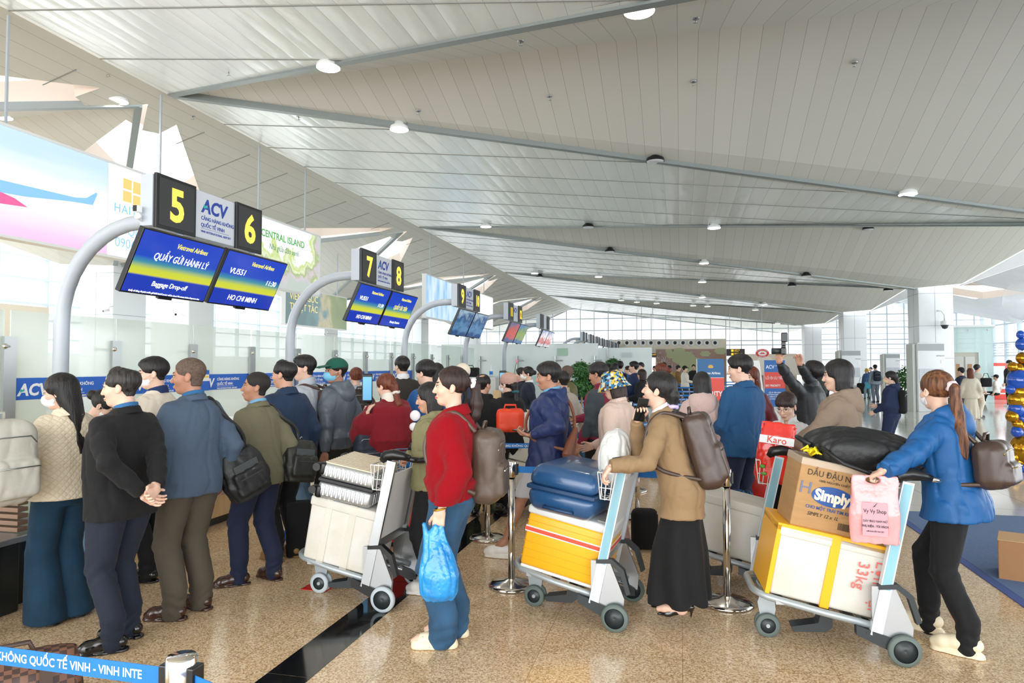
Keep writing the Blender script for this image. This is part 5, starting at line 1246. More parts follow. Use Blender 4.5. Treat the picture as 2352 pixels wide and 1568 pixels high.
folk('bluesw', 'person in a blue sweatshirt holding a lilac and white soft toy', 980, 6.9, 833, 42, skin='b', head=(10, -4, 0), hair=('spiky', HB, dict(th=.020)), top=dict(mat=cloth('blue_sweatshirt', '#285d9c'), z0=.9, loose=.05, collar='rib', rib=True), bot=dict(mat=c_blk_tr), shoes=('sneaker', wh_snk),
     arms=(dict(t=(-.24, .24, .88)), dict(t=(.12, .30, 1.1))), hands=(dict(c=1.1, n=(0, 0, -1), d=(0, 1, 0)), dict(c=1.0)))
folk('darkh', 'person with long dark hair behind the blue sweatshirt', 1003, 8.6, 838, 30, female=True, skin='b', hair=('long', HB), top=dict(mat=c_black, z0=.85), bot=dict(mat=c_blk_tr), shoes=('dress', dk_shoe))
folk('khaki', 'person with dark bobbed hair in a khaki hooded jacket beside the white trolley', 990, 5.05, 884, 72, female=True, skin='a', head=(10, -6, 0), hair=('bob', HB, dict(len=.15)), top=dict(mat=cloth('khaki_jacket', '#84805c'), z0=.85, loose=.04, hood=.9, fold=.008), bot=dict(mat=c_blk_tr), shoes=('sneaker', wh_snk),
     arms=(dict(px=(950, 1052, 4.75), p=(-.5, -.6, -1)), dict(px=(935, 1045, 5.1))), hands=(dict(c=1.2, n=(0, 0, -1), d=(-.1, 1, -.2)), dict(c=1.2, n=(0, 0, -1), d=(0, 1, 0))))
c_red = cloth('red_wool_knit', '#900d19', .95, bscale=160, bump=.5, sheen=.06, wr=.4, spec=.15)
folk('red', 'person in a red knitted cardigan, blue jeans and beige platform sandals', 1037, 4.12, 850, 76, female=True, skin='b', head=(14, 2, 0), hair=('pony', HD, dict(len=.20, sw=.0, th=.008, scr=mat('white_scrunchie', '#e9e4e4', .8, bump=.5, bscale=60))), lean=0,
     top=dict(mat=c_red, z0=.90, loose=.046, collar='fold', sr=.064, puff=.012, rib=True, boxy=True, fold=.005, seed=2), bot=dict(mat=c_jean, loose=.022, knee=.082, ankle=.080, hem=.07, fold=.006), shoes=('sandal', cream_eva),
     arms=(dict(px=(1012, 1168, 3.88), p=(-.3, -1, -.2)), dict(t=(.24, .06, .87))), hands=(dict(c=(.9, 1.0, 1.1, 1.2), n=(1, .1, 0), d=(0, .10, -1)), None), legs={1: (.02, .10, 8, .0), -1: (.05, -.08, 12, .0)}, z0=.0)
folk('hatw', 'person in a cream knitted hat behind the red cardigan', 1062, 8.3, 842, 20, female=True, skin='b', hair=('lowpony', HB, {}, ('beret', cloth('cream_knit', '#e8dcc8'))), top=dict(mat=cloth('blue_grey_scarf_coat', '#3e4a66'), z0=.8, collar='roll', cmat=cloth('light_scarf', '#cfc8bc')), bot=dict(mat=c_blk_tr), shoes=('dress', dk_shoe))
def camo(N, L, b):
    tc = N.new('ShaderNodeTexCoord'); n = N.new('ShaderNodeTexNoise'); n.inputs['Scale'].default_value = 14; L.new(tc.outputs['Object'], n.inputs[0]); r = N.new('ShaderNodeValToRGB'); r.color_ramp.interpolation = 'CONSTANT'; e = r.color_ramp.elements
    e[0].color = lin('#1c241c'); e[1].position = .62; e[1].color = lin('#5c6a3a')
    for p, c in ((.42, '#2f4a30'), (.52, '#4a3e2c')): x = e.new(p); x.color = lin(c)
    L.new(n.outputs[0], r.inputs[0]); L.new(r.outputs[0], b.inputs['Base Color'])
folk('camo', 'person in a black hooded top, camouflage trousers and black boots walking', 1108, 7.5, 868, -8, skin='a', hair=('balding', HB), head=(-30, 0, 0), w=1.05, dh=.02,
     top=dict(mat=c_black, z0=.82, loose=.06, hood=.8, boxy=True), bot=dict(mat=node_mat('camouflage_cotton', camo, rough=.85), loose=.03, knee=.085, ankle=.07, hem=.12), shoes=('boot', blk_shoe), legs={1: (-.22, .12, -60, .12), -1: (.05, -.10, 0, 0)})
folk('desk', 'seated desk worker in a navy waistcoat with black bun behind the counter', 1127, 13.5, 872, 75, female=True, skin='b', dh=.28, z0=-.28, hair=('bun', HB), top=dict(mat=cloth('navy_vest', '#16222f'), z0=.85, collar='shirt', cmat=c_white), bot=dict(mat=c_blk_tr), arms=(dict(t=(-.15, .35, 1.0)), dict(t=(.15, .35, 1.0))))
folk('beanie', 'person in a pink fluffy hat and black jacket with an orange bag', 1168, 7.6, 863, 25, female=True, skin='b', mask='w', head=(30, 0, 0), hair=('lowpony', HB, dict(scr=mat('teal_hair_tie', '#1f5f6a', .7)), ('beanie', cloth('pink_boucle', '#c09a8c', bscale=70, bump=1))), top=dict(mat=c_black, z0=.82, collar='stand', loose=.05), bot=dict(mat=c_blk_tr), shoes=('dress', dk_shoe),
     arms=(dict(t=(-.2, .2, 1.0)), dict(t=(.15, .28, 1.1))))
folk('staff', 'airline worker in a dark suit and white face mask near the orchid', 1212, 11.5, 845, 95, female=True, skin='b', mask='w', hair=('bun', HB), top=dict(mat=cloth('staff_suit', '#1d2436'), z0=.8, collar='shirt', cmat=c_white), bot=dict(mat=c_blk_tr), shoes=('dress', dk_shoe), glasses=False)
folk('staffb', 'dark-haired airline worker half hidden behind the staff in a face mask', 1196, 12.2, 847, 85, female=True, skin='b', hair=('lowpony', HB), top=dict(mat=cloth('staff_suit'), z0=.8), bot=dict(mat=c_blk_tr), shoes=('dress', dk_shoe))
c_wind = cloth('navy_windbreaker', '#22305c', .5, wr=.7, bump=.1, sheen=0)
folk('wind', 'person in a navy windbreaker and pale shorts walking with a phone', 1258, 5.85, 836, 72, skin='c', head=(14, -4, 0), hair=('spiky', HB, dict(th=.012)), top=dict(mat=c_wind, z0=.78, loose=.055, sr=.064, collar='stand', cmat=c_shirt_lb, fold=.009, flare=.03, seed=5, hood=.8), bot=dict(mat=cloth('pale_shorts', '#c9ccd2'), kind='shorts', loose=.03), shoes=('sneaker', wh_snk, sole_w),
     arms=(dict(px=(1222, 998, 5.6), p=(-.6, -.8, -.6)), None), hands=(dict(c=.7, n=(0, 0, 1), d=(.1, 1, .1)), None), legs={1: (-.15, .09, 0), -1: (.42, -.08, 5)}, lean=-2)
folk('greyhd', 'person in a grey lettered jacket behind the navy windbreaker', 1292, 8.2, 856, 40, skin='a', hair=('short', HB), top=dict(mat=cloth('warm_grey_jacket', '#a39c92'), z0=.82, collar='stand', loose=.05), bot=dict(mat=c_jean), shoes=('sneaker', dk_shoe))
folk('bomber', 'person in an olive bomber jacket walking past the potted tree', 1302, 10.6, 842, 92, skin='a', w=1.1, belly=.03, hair=('buzz', mat('hair_stubble'), dict(th=.004)), top=dict(mat=cloth('olive_bomber', '#5c5a32', .5), z0=.84, collar='rib', cmat=c_black, loose=.05, rib=True), bot=dict(mat=c_jean), shoes=('boot', mat('suede_boot', '#6b5430', .8)), legs={1: (-.28, .1, 0, .02), -1: (.2, -.1, 0)})
c_mg = cloth('burgundy_sleeve', '#7c1f3a'); 
folk('mgrey', 'person in a burgundy and charcoal sports jacket looking at a phone', 1378, 7.2, 836, 55, skin='c', head=(12, -8, 0), hair=('spiky', HB, dict(th=.014)), top=dict(mat=[cloth('charcoal_panel', '#3a4248'), c_mg], color=lambda Q, C: ((np.abs(Q[:, 0]) < .115) & (Q[:, 1] < .3) & (Q[:, 2] > 1.28)) | (Q[:, 1] > .02) | (Q[:, 2] < .93), z0=.86, rib=True, collar='stand', cmat=c_mg, loose=.04), bot=dict(mat=c_blk_tr), shoes=('dress', dk_shoe),
     arms=(dict(t=(-.26, .08, .86)), dict(t=(.05, .38, 1.08))), hands=(None, dict(c=.8, n=(0, 0, 1))))
c_pinkc = cloth('pale_pink_coat', '#dcc4b6', .9)
def patch(N, L, b):
    tc = N.new('ShaderNodeTexCoord'); mp = N.new('ShaderNodeMapping'); mp.inputs['Rotation'].default_value = (.5, .6, .3); mp.inputs['Scale'].default_value = (46, 46, 46); L.new(tc.outputs['Object'], mp.inputs[0])
    f = N.new('ShaderNodeVectorMath'); f.operation = 'FLOOR'; L.new(mp.outputs[0], f.inputs[0]); w = N.new('ShaderNodeTexWhiteNoise'); L.new(f.outputs[0], w.inputs[0]); r = N.new('ShaderNodeValToRGB'); r.color_ramp.interpolation = 'CONSTANT'; e = r.color_ramp.elements
    e[0].color = lin('#2f6f9c'); e[1].position = .85; e[1].color = lin('#1e2a34')
    for p, c in ((.25, '#d8b83a'), (.42, '#9fc0cc'), (.58, '#6f4a3a'), (.7, '#d9d2b8')): x = e.new(p); x.color = lin(c)
    L.new(w.outputs[0], r.inputs[0]); L.new(r.outputs[0], b.inputs['Base Color'])
folk('bucket', 'person in a multicoloured checked bucket hat and pale pink coat', 1415, 5.95, 858, 62, female=True, skin='b', head=(8, -14, 0), hair=('bob', HD, dict(len=.12), ('bucket', node_mat('patchwork_cotton', patch, rough=.85))), top=dict(mat=c_pinkc, z0=.66, loose=.045, collar='rib', fold=.006, flare=.03), bot=dict(mat=cloth('dusty_pink_trousers', '#b28c88'), kind='wide', flare=.10), shoes=('sneaker', wh_snk),
     arms=(dict(t=(-.22, .10, .90)), dict(t=(.1, .3, 1.0))))
c_tan = cloth('tan_blazer_wool', '#927858', .8, wr=.4, bump=.1)
folk('tan', 'person in a tan blazer and long black skirt talking on a phone', 1560, 4.40, 892, 84, female=True, skin='b', lean=16, head=(-6, 12, 0), hair=('lowpony', HB, dict(len=.40, ky=-.36, scr=mat('lilac_clip', '#c4b6e6', .4), bangs=.045)),
     top=dict(mat=c_tan, z0=.735, loose=.028, collar='lapel', cmat=c_white, fold=.005, flare=.02, seed=7, hem=1), bot=dict(mat=cloth('black_skirt_wool', '#0e0f11', wr=.2), kind='skirt', hem=.17, flare=.235, pleats=7), shoes=('heels', mat('black_patent', '#0a0a0c', .08, spec=.9)), dh=.10,
     arms=(dict(px=(1402, 1068, 4.12), p=(-.3, -.3, -1)), dict(px=(1462, 968, 4.45), p=(.3, .3, -1))), hands=(dict(c=(.5, .6, .8, .9), n=(.1, -.1, -1), d=(-.1, .5, -.8)), dict(c=(.7, .8, .9, 1.0), n=(-.7, -.5, .1), d=(-.1, -.25, .95), th=.8)), legs={1: (.04, .06, 5, .075), -1: (-.02, -.07, 5, .075)})
c_fleece = cloth('pink_teddy_fleece', '#cdb2ac', .95, bscale=90, bump=1, sheen=.4)
def check(N, L, b):
    tc = N.new('ShaderNodeTexCoord'); c = N.new('ShaderNodeTexChecker'); c.inputs['Scale'].default_value = 38; c.inputs['Color1'].default_value = lin('#a8323a'); c.inputs['Color2'].default_value = lin('#e2c8c2'); L.new(tc.outputs['Object'], c.inputs[0]); L.new(c.outputs[0], b.inputs['Base Color'])
folk('pinkh', 'child with long black hair in a pink fleece hoodie with round ears', 1612, 6.45, 858, 4, female=True, skin='b', head=(8, 0, 0), hair=('long', HB, dict(len=.26)), dh=0, headk=.97, top=dict(mat=c_fleece, z0=.98, loose=.055, hood=1.1, sr=.062, puff=.01), bot=dict(mat=node_mat('red_gingham', check, rough=.9), kind='skirt', hem=.62, flare=.24, name='checked_skirt'), shoes=('boot', brn_shoe))
c_bluj = cloth('steel_blue_jacket', '#1c4f7c', .7, wr=.6)
folk('bluem', 'person with short black hair in a steel blue jacket', 1703, 6.35, 820, 48, skin='b', head=(34, -4, 0), hair=('spiky', HB, dict(th=.016)), top=dict(mat=c_bluj, z0=.80, loose=.05, collar='fold', sr=.062, boxy=True, flare=.02, seed=8, fold=.008), bot=dict(mat=cloth('navy_chinos', '#232c44')), shoes=('dress', dk_shoe), arms=(dict(t=(-.18, .25, 1.0)), dict(t=(.15, .28, 1.0))))
folk('curly', 'person with long wavy auburn hair in a burgundy leather jacket', 1724, 7.7, 847, 150, female=True, skin='b', hair=('long', HR, dict(len=.36, th=.018)), top=dict(mat=cloth('burgundy_leather', '#6a2730', .35), z0=.85, collar='fold', loose=.04), bot=dict(mat=c_blk_tr), shoes=('dress', dk_shoe))
folk('photo', 'photographer in a black leather jacket raising a camera overhead', 1858, 7.4, 834, 58, skin='a', head=(10, 24, 0), hair=('spiky', HB, dict(th=.018)), top=dict(mat=cloth('black_leather', '#23262a', .4), z0=.88, loose=.035, collar='stand', rib=True), bot=dict(mat=c_blk_tr), shoes=('dress', dk_shoe),
     arms=(dict(px=(1783, 822, 7.0), p=(-.6, .6, -.2)), dict(px=(1826, 818, 7.1), p=(1, .7, -.2))), hands=(dict(c=.8, n=(.9, 0, .3), d=(.1, .3, .9)), dict(c=.9, n=(-.9, 0, 0), d=(0, .3, .9))))
folk('boy', 'child with glasses in a white jacket over a red shirt looking down', 1808, 5.9, 910, 158, skin='b', headk=1.13, head=(0, -18, 0), glasses=True, hair=('bowl', HD, dict(th=.014)), top=dict(mat=cloth('white_zip_jacket', '#d5d6d6', .7), z0=.86, collar='stand', loose=.045, open=1.25), bot=dict(mat=c_blk_tr), shoes=('sneaker', wh_snk),
     arms=(dict(t=(-.13, .25, 1.14)), dict(t=(.13, .26, 1.14))), hands=(dict(c=.7, d=(.4, .6, .4)), dict(c=.7, d=(-.4, .6, .4))))
folk('brownh', 'person with a black bob in a taupe hooded jacket pushing the second trolley', 1925, 5.35, 833, 80, female=True, skin='b', head=(6, 0, 0), hair=('bob', HB, dict(len=.115, th=.014)), top=dict(mat=cloth('taupe_hoodie', '#8f7d6c', .9, wr=.3), z0=.8, loose=.05, hood=1.0, sr=.06, fold=.007), bot=dict(mat=c_blk_tr), shoes=('sneaker', wh_snk),
     arms=(dict(px=(1822, 1036, 5.05), p=(-.4, -.4, -1)), dict(px=(1812, 1030, 5.4), p=(.4, -.4, -1))), hands=(dict(c=1.2, n=(0, 0, -1), d=(.1, 1, -.2)), dict(c=1.2, n=(0, 0, -1), d=(0, 1, -.2))))
c_trk = cloth('navy_tracksuit', '#1c2a4a')
folk('track', 'person in a navy tracksuit and beige face mask standing on the white floor', 2045, 11.6, 855, 72, female=True, skin='b', mask=mat('mask_beige', '#e6d2a6', .7), head=(8, 0, 0), hair=('lowpony', HB, dict(len=.12)), top=dict(mat=c_trk, z0=.92, rib=True, loose=.04, hood=.8), bot=dict(mat=c_trk, loose=.02), shoes=('sneaker', dk_shoe), arms=(dict(t=(-.16, .24, .95)), dict(t=(.1, .28, 1.05))))
c_blu = cloth('bright_blue_shell', '#19568f', .5, wr=.5, bump=.1, sheen=0)
folk('blue', 'person in a bright blue hooded jacket and black jeans pushing the front trolley', 2185, 4.05, 858, 74, female=True, skin='b', lean=9, w=1.02, mask='w', head=(-34, -2, 0), hair=('pony', hair_mat('hair_brown_streaked', '#3a2218', '#8a5a38'), dict(len=.42, ky=-.13, sw=-.04, th=.010, scr=mat('pink_scrunchie', '#e8cfd2', .9, bump=1, bscale=80))),
     top=dict(mat=c_blu, z0=.80, loose=.050, hood=1.05, sr=.066, fold=.008, flare=.02, seed=9), bot=dict(mat=cloth('black_jeans', '#101113', wr=.6), loose=.010, knee=.070, ankle=.052), shoes=('clog', cream_eva),
     arms=(dict(px=(2028, 1078, 3.78), p=(-.4, -.3, -1)), dict(px=(2070, 1052, 4.3), p=(.4, -.3, -1))), hands=(dict(c=(.6, .9, 1.1, 1.2), n=(.3, -.3, -1), d=(.1, .85, -.45), th=.5), dict(c=1.2, n=(0, 0, -1), d=(0, 1, -.2))), legs={1: (.20, .07, 0, .03), -1: (-.06, -.10, 8)})
# mid and far background
B = [('couplea', 'distant person in a yellow bucket hat and denim jacket with a dark bag', 1991, 33, 847, 170, '#3a5a86', '#6f8a96', ('bob', HB, {}, ('bucket', cloth('yellow_hat', '#c9a04a'))), 1),
     ('coupleb', 'distant person in a grey sweater wearing a navy backpack', 2010, 30, 838, 20, '#8a98a4', '#6c7480', ('short', HB, {}, ('cap', c_navy)), 0),
     ('couplec', 'distant person in blue between the bucket hat and the grey sweater', 2000, 34, 844, 160, '#4a6a92', '#3c4654', ('short', HB), 0),
     ('coat', 'person with long brown hair in a long cream coat walking away', 2228, 18.4, 847, 8, '#d8d0be', None, ('long', HR, dict(len=.3)), 1),
     ('whitec', 'person in a pale coat with a black shoulder bag beyond the cream coat', 2244, 21.5, 838, -40, '#dcd8ce', '#d8ccb8', ('short', HB), 1),
     ('navyc', 'person in a navy jacket walking beside the cream coat', 2207, 19.5, 845, 60, '#222c44', '#1a1c22', ('short', HB), 0),
     ('blackm', 'person in black clothes and white shoes standing near the balloons', 2318, 27, 828, 60, '#191a1c', '#141517', ('short', HB), 0),
     ('greena', 'person in dark green clothes with long hair behind the photographer', 1882, 20.5, 838, 30, '#36403a', '#333c36', ('long', HB), 1),
     ('greenb', 'person in a dark top behind the photographer, further right', 1892, 23, 845, 60, '#22262a', '#2a3030', ('short', HB), 0),
     ('bunw', 'person with a reddish brown bun and a pale top in the middle queue', 1518, 10.2, 838, 80, '#c8bba8', '#3a3a40', ('bun', HR), 1),
     ('navyman', 'person in a navy bomber jacket looking at a phone in the middle queue', 1456, 15, 832, 78, '#26355c', '#a59a86', ('spiky', HB), 0),
     ('blackh', 'person in a black hooded top beside the navy bomber jacket', 1474, 14.6, 850, 60, '#1a1c20', '#5a5248', ('bob', HD), 1),
     ('whitec2', 'person in a cream jacket looking down behind the black hooded top', 1472, 17.5, 834, 160, '#d6d2c8', '#5c5c60', ('spiky', HB), 0),
     ('bp', 'person in blue with a black backpack seen from behind in the far queue', 1424, 16.5, 831, 5, '#24509a', '#20242c', ('spiky', HB), 0),
     ('qa', 'person with short hair at the left of the far queue', 1397, 17, 838, 60, '#2d4a78', '#22262c', ('short', HB), 0),
     ('qb', 'person with long black hair in the far queue', 1412, 15.8, 836, 0, '#17181b', '#17181b', ('long', HB), 1),
     ('qc', 'short person with dark hair in front of the far queue', 1404, 14.5, 846, 10, '#1d1f24', '#1b1d22', ('bowl', HB), 0),
     ('qd', 'person with brown hair between the backpack and the navy bomber', 1442, 19, 842, 100, '#5a4a40', '#333333', ('short', HD), 0),
     ('grayman', 'person in a dark grey jacket walking below the mural', 1525, 19.5, 834, -20, '#6a625a', '#3b3a3c', ('bob', HB, dict(len=.06)), 0),
     ('ma', 'far person in a tan coat in front of the mural', 1537, 30, 840, 60, '#b0884e', '#4a4440', ('short', HB), 0),
     ('mb', 'far person in brown with a tan backpack in front of the mural', 1558, 28, 840, -80, '#8a6a44', '#3c3a3c', ('short', HB), 0),
     ('mc', 'far person in a white top and black cap in front of the mural', 1573, 27, 841, -70, '#e2ddd2', '#3a4250', ('short', HB, {}, ('cap', c_black)), 1),
     ('md', 'far person in black in front of the mural beside the blue priority board', 1593, 30, 838, 180, '#1c1e20', '#1c1e20', ('short', HB), 0),
     ('me', 'far person in grey by the bright doorway', 1503, 34, 841, 90, '#4c5058', '#2c2e34', ('short', HB), 0),
     ('mf', 'far person in beige by the bright doorway', 1494, 36, 843, 200, '#a8987c', '#3c3c40', ('short', HB), 1),
     ('pur', 'person in a purple top behind the glass near the potted tree', 1364, 21, 846, 120, '#6a4a9a', '#22242a', ('short', HB), 1),
     ('blu2', 'person in a bright blue jacket half hidden by the potted tree', 1336, 20, 848, 80, '#2a62b8', '#2c3440', ('short', HB), 0),
     ('blk2', 'person in black beside the potted tree', 1350, 18, 846, -40, '#17181a', '#17181a', ('long', HB), 1),
     ('queue_r', 'person in black near the taupe hoodie, far away on the white floor', 1898, 26, 842, 90, '#1a1c1e', '#1f2226', ('short', HB), 0)]
for key, lab, u, D, vt, rel, ct, cb, hr, fem in B:
    tm = cloth('cloth_'+ct, ct); i = int(u) % 3
    bt_ = dict(mat=cloth('cloth_'+cb, cb)) if cb else dict(mat=tm, kind='skirt', hem=.22, flare=.21, name='coat_skirt')
    folk(key, lab, u, D, vt, rel, female=bool(fem), skin='b' if i else 'a', hair=hr, top=dict(mat=tm, z0=.82, loose=.045), bot=bt_, shoes=('dress', wh_snk if key == 'blackm' else dk_shoe),
         arms=((dict(t=(-.15, .25, 1.02)), dict(t=(.15, .27, 1.05))) if i == 1 else (None, None)), legs={1: (.12, .1, 0), -1: (-.12, -.1, 0)} if i == 2 else None)
# ------------------------------------------------------------------ luggage trolleys
tro_grey = mat('trolley_grey_cast', '#a9b2b6', .4, .4); tire_l = mat('pale_grey_tyre', '#b8c2c8', .6); tire_d = mat('dark_green_tyre', '#5d6a66', .6); wire = mat('white_wire', '#e6e6e4', .35)
pan_w = mat('trolley_white_panel', '#dfe1e2', .35); pan_b = mat('trolley_faded_blue_film', '#86b7c6', .3, var=.2, vscale=8, stretch=(1, 1, .2)); trim_p = mat('pale_upright_edge', '#ccd3da', .35)
foam_w = mat('white_foam_box', '#d8d7d2', .8, bump=.15, bscale=140, var=.05, vscale=5, color2='#cfccbe'); tape_c = mat('clear_tape', '#f2efe2', .12, alpha=.35, spec=.8); tape_y = mat('yellow_tape', '#f2b21c', .35)
def trolley(A, Bf, Fr, lab, tyre, side_m, blackgrip=False):
    """A near rear wheel, Bf far rear wheel, Fr front wheel: floor points"""
    A, Bf, Fr = Vector(A), Vector(Bf), Vector(Fr); Mid = (A+Bf)/2; d = Fr-Mid; d.z = 0; L = d.length; d.normalize(); ang = math.atan2(-d.x, d.y); hw = (A-Bf).length/2-.01
    hw = max(.27, min(.32, hw)); t = thing('luggage_trolley', lab, 'luggage trolley', (Mid.x, Mid.y, 0), ang)
    M = Matrix.Translation(t.location) @ Matrix.Rotation(ang, 4, 'Z'); FY = L
    for sx in (-1, 1):
        w = MB(); prof = [(.0, -.017), (.05, -.017), (.062, -.018), (.08, -.016), (.086, -.008), (.086, .008), (.08, .016), (.062, .018), (.05, .017), (0, .017)]
        o = MB().lathe([(r, z) for r, z in prof[2:8]], 32).build('wheel', tyre, t, (sx*hw, 0, .086), (0, PI/2, 0))
        MB().lathe([(0, -.012), (.03, -.02), (.034, -.012), (.063, -.012), (.064, .012), (.034, .012), (.03, .02), (0, .022)], 24).build('wheel_hub', dark_pl, o)
        m = MB(); x0, x1 = (sx*(hw-.045), sx*(hw-.022)); x0, x1 = min(x0, x1), max(x0, x1)
        m.prism([(.155, .14), (.155, .42), (.035, .42), (-.055, .20), (-.045, .10), (.05, .12)], x0, x1, 'x'); m.build('side_plate', alu, t)
        m = MB(); e0 = min(sx*(hw-.055), sx*(hw-.012)); e1 = max(sx*(hw-.055), sx*(hw-.012))
        m.prism([(.12, .43), (.02, .44), (-.055, .38), (-.095, .24), (-.07, .225), (-.03, .36), (.03, .412), (.12, .405)], e0, e1, 'x'); m.build('fender', black_pl if blackgrip else dark_pl, t)
        m = MB(); m.prism([(.24, .20), (.24, .15), (.03, .055), (-.03, .06), (-.03, .11), (.02, .135)], e0, e1, 'x'); m.cyl((e0-.004, 0, .086), (e1+.004, 0, .086), .018, 12); m.cyl((e0-.003, .18, .165), (e1+.003, .18, .165), .008, 8); m.build('axle_bracket', black_pl if blackgrip else dark_pl, t)
        m = MB(); b0, b1 = Vector((sx*(hw-.03), .14, .15)), Vector((sx*(hw-.04), -.045, 1.0)); ax = (b1-b0).normalized()
        beam(m, b0, b1, .034, .062); u = m.build('upright', alu if blackgrip else trim_p, t)
        m = MB(); o_ = b0.lerp(b1, .30); beam(m, o_+Vector((sx*.0045, 0, 0)), b0.lerp(b1, .985)+Vector((sx*.0045, 0, 0)), .028, .046); m.build('upright_film', side_m, t)
    m = MB()      # deck rails with rounded nose
    def rail(y, x): return (x, y, .165+y*.20)
    N_ = FY+.10
    pts = [rail(.02, hw-.05)]+[rail(.4, hw-.06), rail(N_-.12, hw-.09)]+[rail(N_-.12+.12*math.sin(a), (hw-.21)+.12*math.cos(a)) for a in (.4, .8, 1.2, 1.5)]
    pts = pts+[(-x, y, z) for x, y, z in pts[::-1]]
    m.tube(pts, .021, 8); m.build('deck_rail', tro_grey, t)
    m = MB(); 
    for y in (.06, .22, .40, N_-.16): m.box(-(hw-.07), hw-.07, y, y+.05, .15+y*.20, .172+y*.20)
    for x in (-.10, .10): m.tube([rail(.02, x), rail(N_-.06, x)], .014, 6)
    m.build('deck_slats', alu, t)
    m = MB(); m.tube([rail(N_-.10+.05*math.cos(a), .10*math.sin(a)) for a in [k*PI/8 for k in range(16)]], .012, 6, closed=True); m.build('nose_ring', tro_grey, t)
    c = MB()
    for sx in (-1, 1):
        c.M = Matrix.Translation((sx*.028, FY, .07)) @ Matrix.Rotation(PI/2, 4, 'Y'); c.m = 0; c.lathe([(.045, -.014), (.066, -.014), (.072, -.006), (.072, .006), (.066, .014), (.045, .014)], 24); c.m = 1; c.lathe([(0, -.01), (.046, -.012), (.046, .012), (0, .01)], 20)
    c.M = Matrix(); c.m = 2; c.prism([(FY-.03, .06), (FY+.03, .06), (FY+.055, .20), (FY+.03, .27), (FY-.04, .26), (FY-.05, .16)], -.008, .008, 'x'); c.cyl((-.045, FY, .07), (.045, FY, .07), .012, 8)
    c.build('front_caster', [tyre, dark_pl, tro_grey], t)
    m = MB(); m.prism([(.30, .17), (.30, .09), (.34, .06), (.52, .05), (.53, .08), (.38, .11), (.36, .19)], -.05, .05, 'x'); m.build('brake_pedal', dark_pl, t)
    MB().prism([(.34, .22), (.32, .10), (.37, .10), (.44, .25)], .05, .06, 'x').build('pedal_bracket', tro_grey, t)
    def lean(z): return .14-(z-.15)*.185/.85
    m = MB(); m.add([(-(hw-.07), lean(.46)+.01, .46), (hw-.07, lean(.46)+.01, .46), (hw-.07, lean(.9)+.01, .9), (-(hw-.07), lean(.9)+.01, .9), (-(hw-.07), lean(.46)-.012, .46), (hw-.07, lean(.46)-.012, .46), (hw-.07, lean(.9)-.012, .9), (-(hw-.07), lean(.9)-.012, .9)],
        [(0, 1, 2, 3), (7, 6, 5, 4), (0, 4, 5, 1), (1, 5, 6, 2), (2, 6, 7, 3), (3, 7, 4, 0)]); m.build('advert_panel', pan_w, t)
    m = MB(); beam(m, (-(hw-.05), lean(.43), .43), (hw-.05, lean(.43), .43), .03, .06); m.build('cross_bar', alu, t)
    k = MB(); r = .0035; W2 = hw-.04
    for z, dd in ((.965, .15), (.87, .12), (.80, .10)): k.tube([(-W2, lean(z)+.02, z), (-W2, lean(z)+dd, z+.005), (W2, lean(z)+dd, z+.005), (W2, lean(z)+.02, z)], r*1.4 if z > .9 else r, 6, closed=True)
    for i in range(9):
        x = -W2+i*W2/4; k.tube([(x, lean(.965)+.15, .97), (x, lean(.8)+.10, .805), (x, lean(.8)+.02, .80)], r, 6)
    for yy in (.05, .09, .12):
        for x in (-W2, W2): k.tube([(x, lean(.965)+yy, .967), (x, lean(.8)+yy*.8, .80)], r, 6)
    for yy in (.04, .07): k.tube([(-W2, lean(.8)+yy, .80), (W2, lean(.8)+yy, .80)], r, 6)
    k.build('wire_basket', wire, t)
    for sx in (-1, 1): g = MB(); g.tube([(sx*(hw-.04), .03, 1.0), (sx*(hw-.04), 0, 1.035), (sx*(hw-.04), -.06, 1.045), (sx*(hw-.045), -.12, 1.035), (sx*(hw-.05), -.17, 1.02)], [.022, .037, .038, .028, .02], 14).ball((sx*(hw-.04), .0, 1.03), .036, 12).build('grip', black_pl, t)
    MB().tube([(-(hw-.05), -.15, 1.02), (-(hw-.055), -.20, 1.01), (-(hw-.11), -.235, 1.0), (hw-.11, -.235, 1.0), (hw-.055, -.20, 1.01), (hw-.05, -.15, 1.02)], .014 if not blackgrip else .02, 12).build('handle_bar', steel if not blackgrip else black_pl, t)
    D = M @ Matrix.Translation((0, .13, .21)) @ Matrix.Rotation(math.atan(.20), 4, 'X')
    return t, M, D
def zf(u, v): return at(u, v, z=0)
def placed(o, M): o.matrix_world = M; return o
T1, M1, D1 = trolley(zf(887, 1408), zf(945, 1342), zf(738, 1358), 'luggage trolley with black handle carrying a silver suitcase on a white foam box', tire_l, alu, True)
T2, M2, D2 = trolley(zf(1412, 1453), zf(1452, 1380), zf(1230, 1388), 'luggage trolley carrying the yellow cooler and blue suitcase', tire_d, pan_b)
T3, M3, D3 = trolley(zf(2045, 1540), zf(2022, 1425), zf(1762, 1458), 'luggage trolley carrying a cardboard box and large black duffel', tire_d, pan_b)
T4, M4, D4 = trolley(zf(1770, 1378), zf(1788, 1322), zf(1612, 1330), 'luggage trolley with a red rice sack in its basket behind the second post', tire_d, pan_b)
T5, M5, D5 = trolley(zf(1262, 1195), zf(1290, 1165), zf(1148, 1172), 'luggage trolley stacked with white foam boxes behind the belts', tire_d, alu)

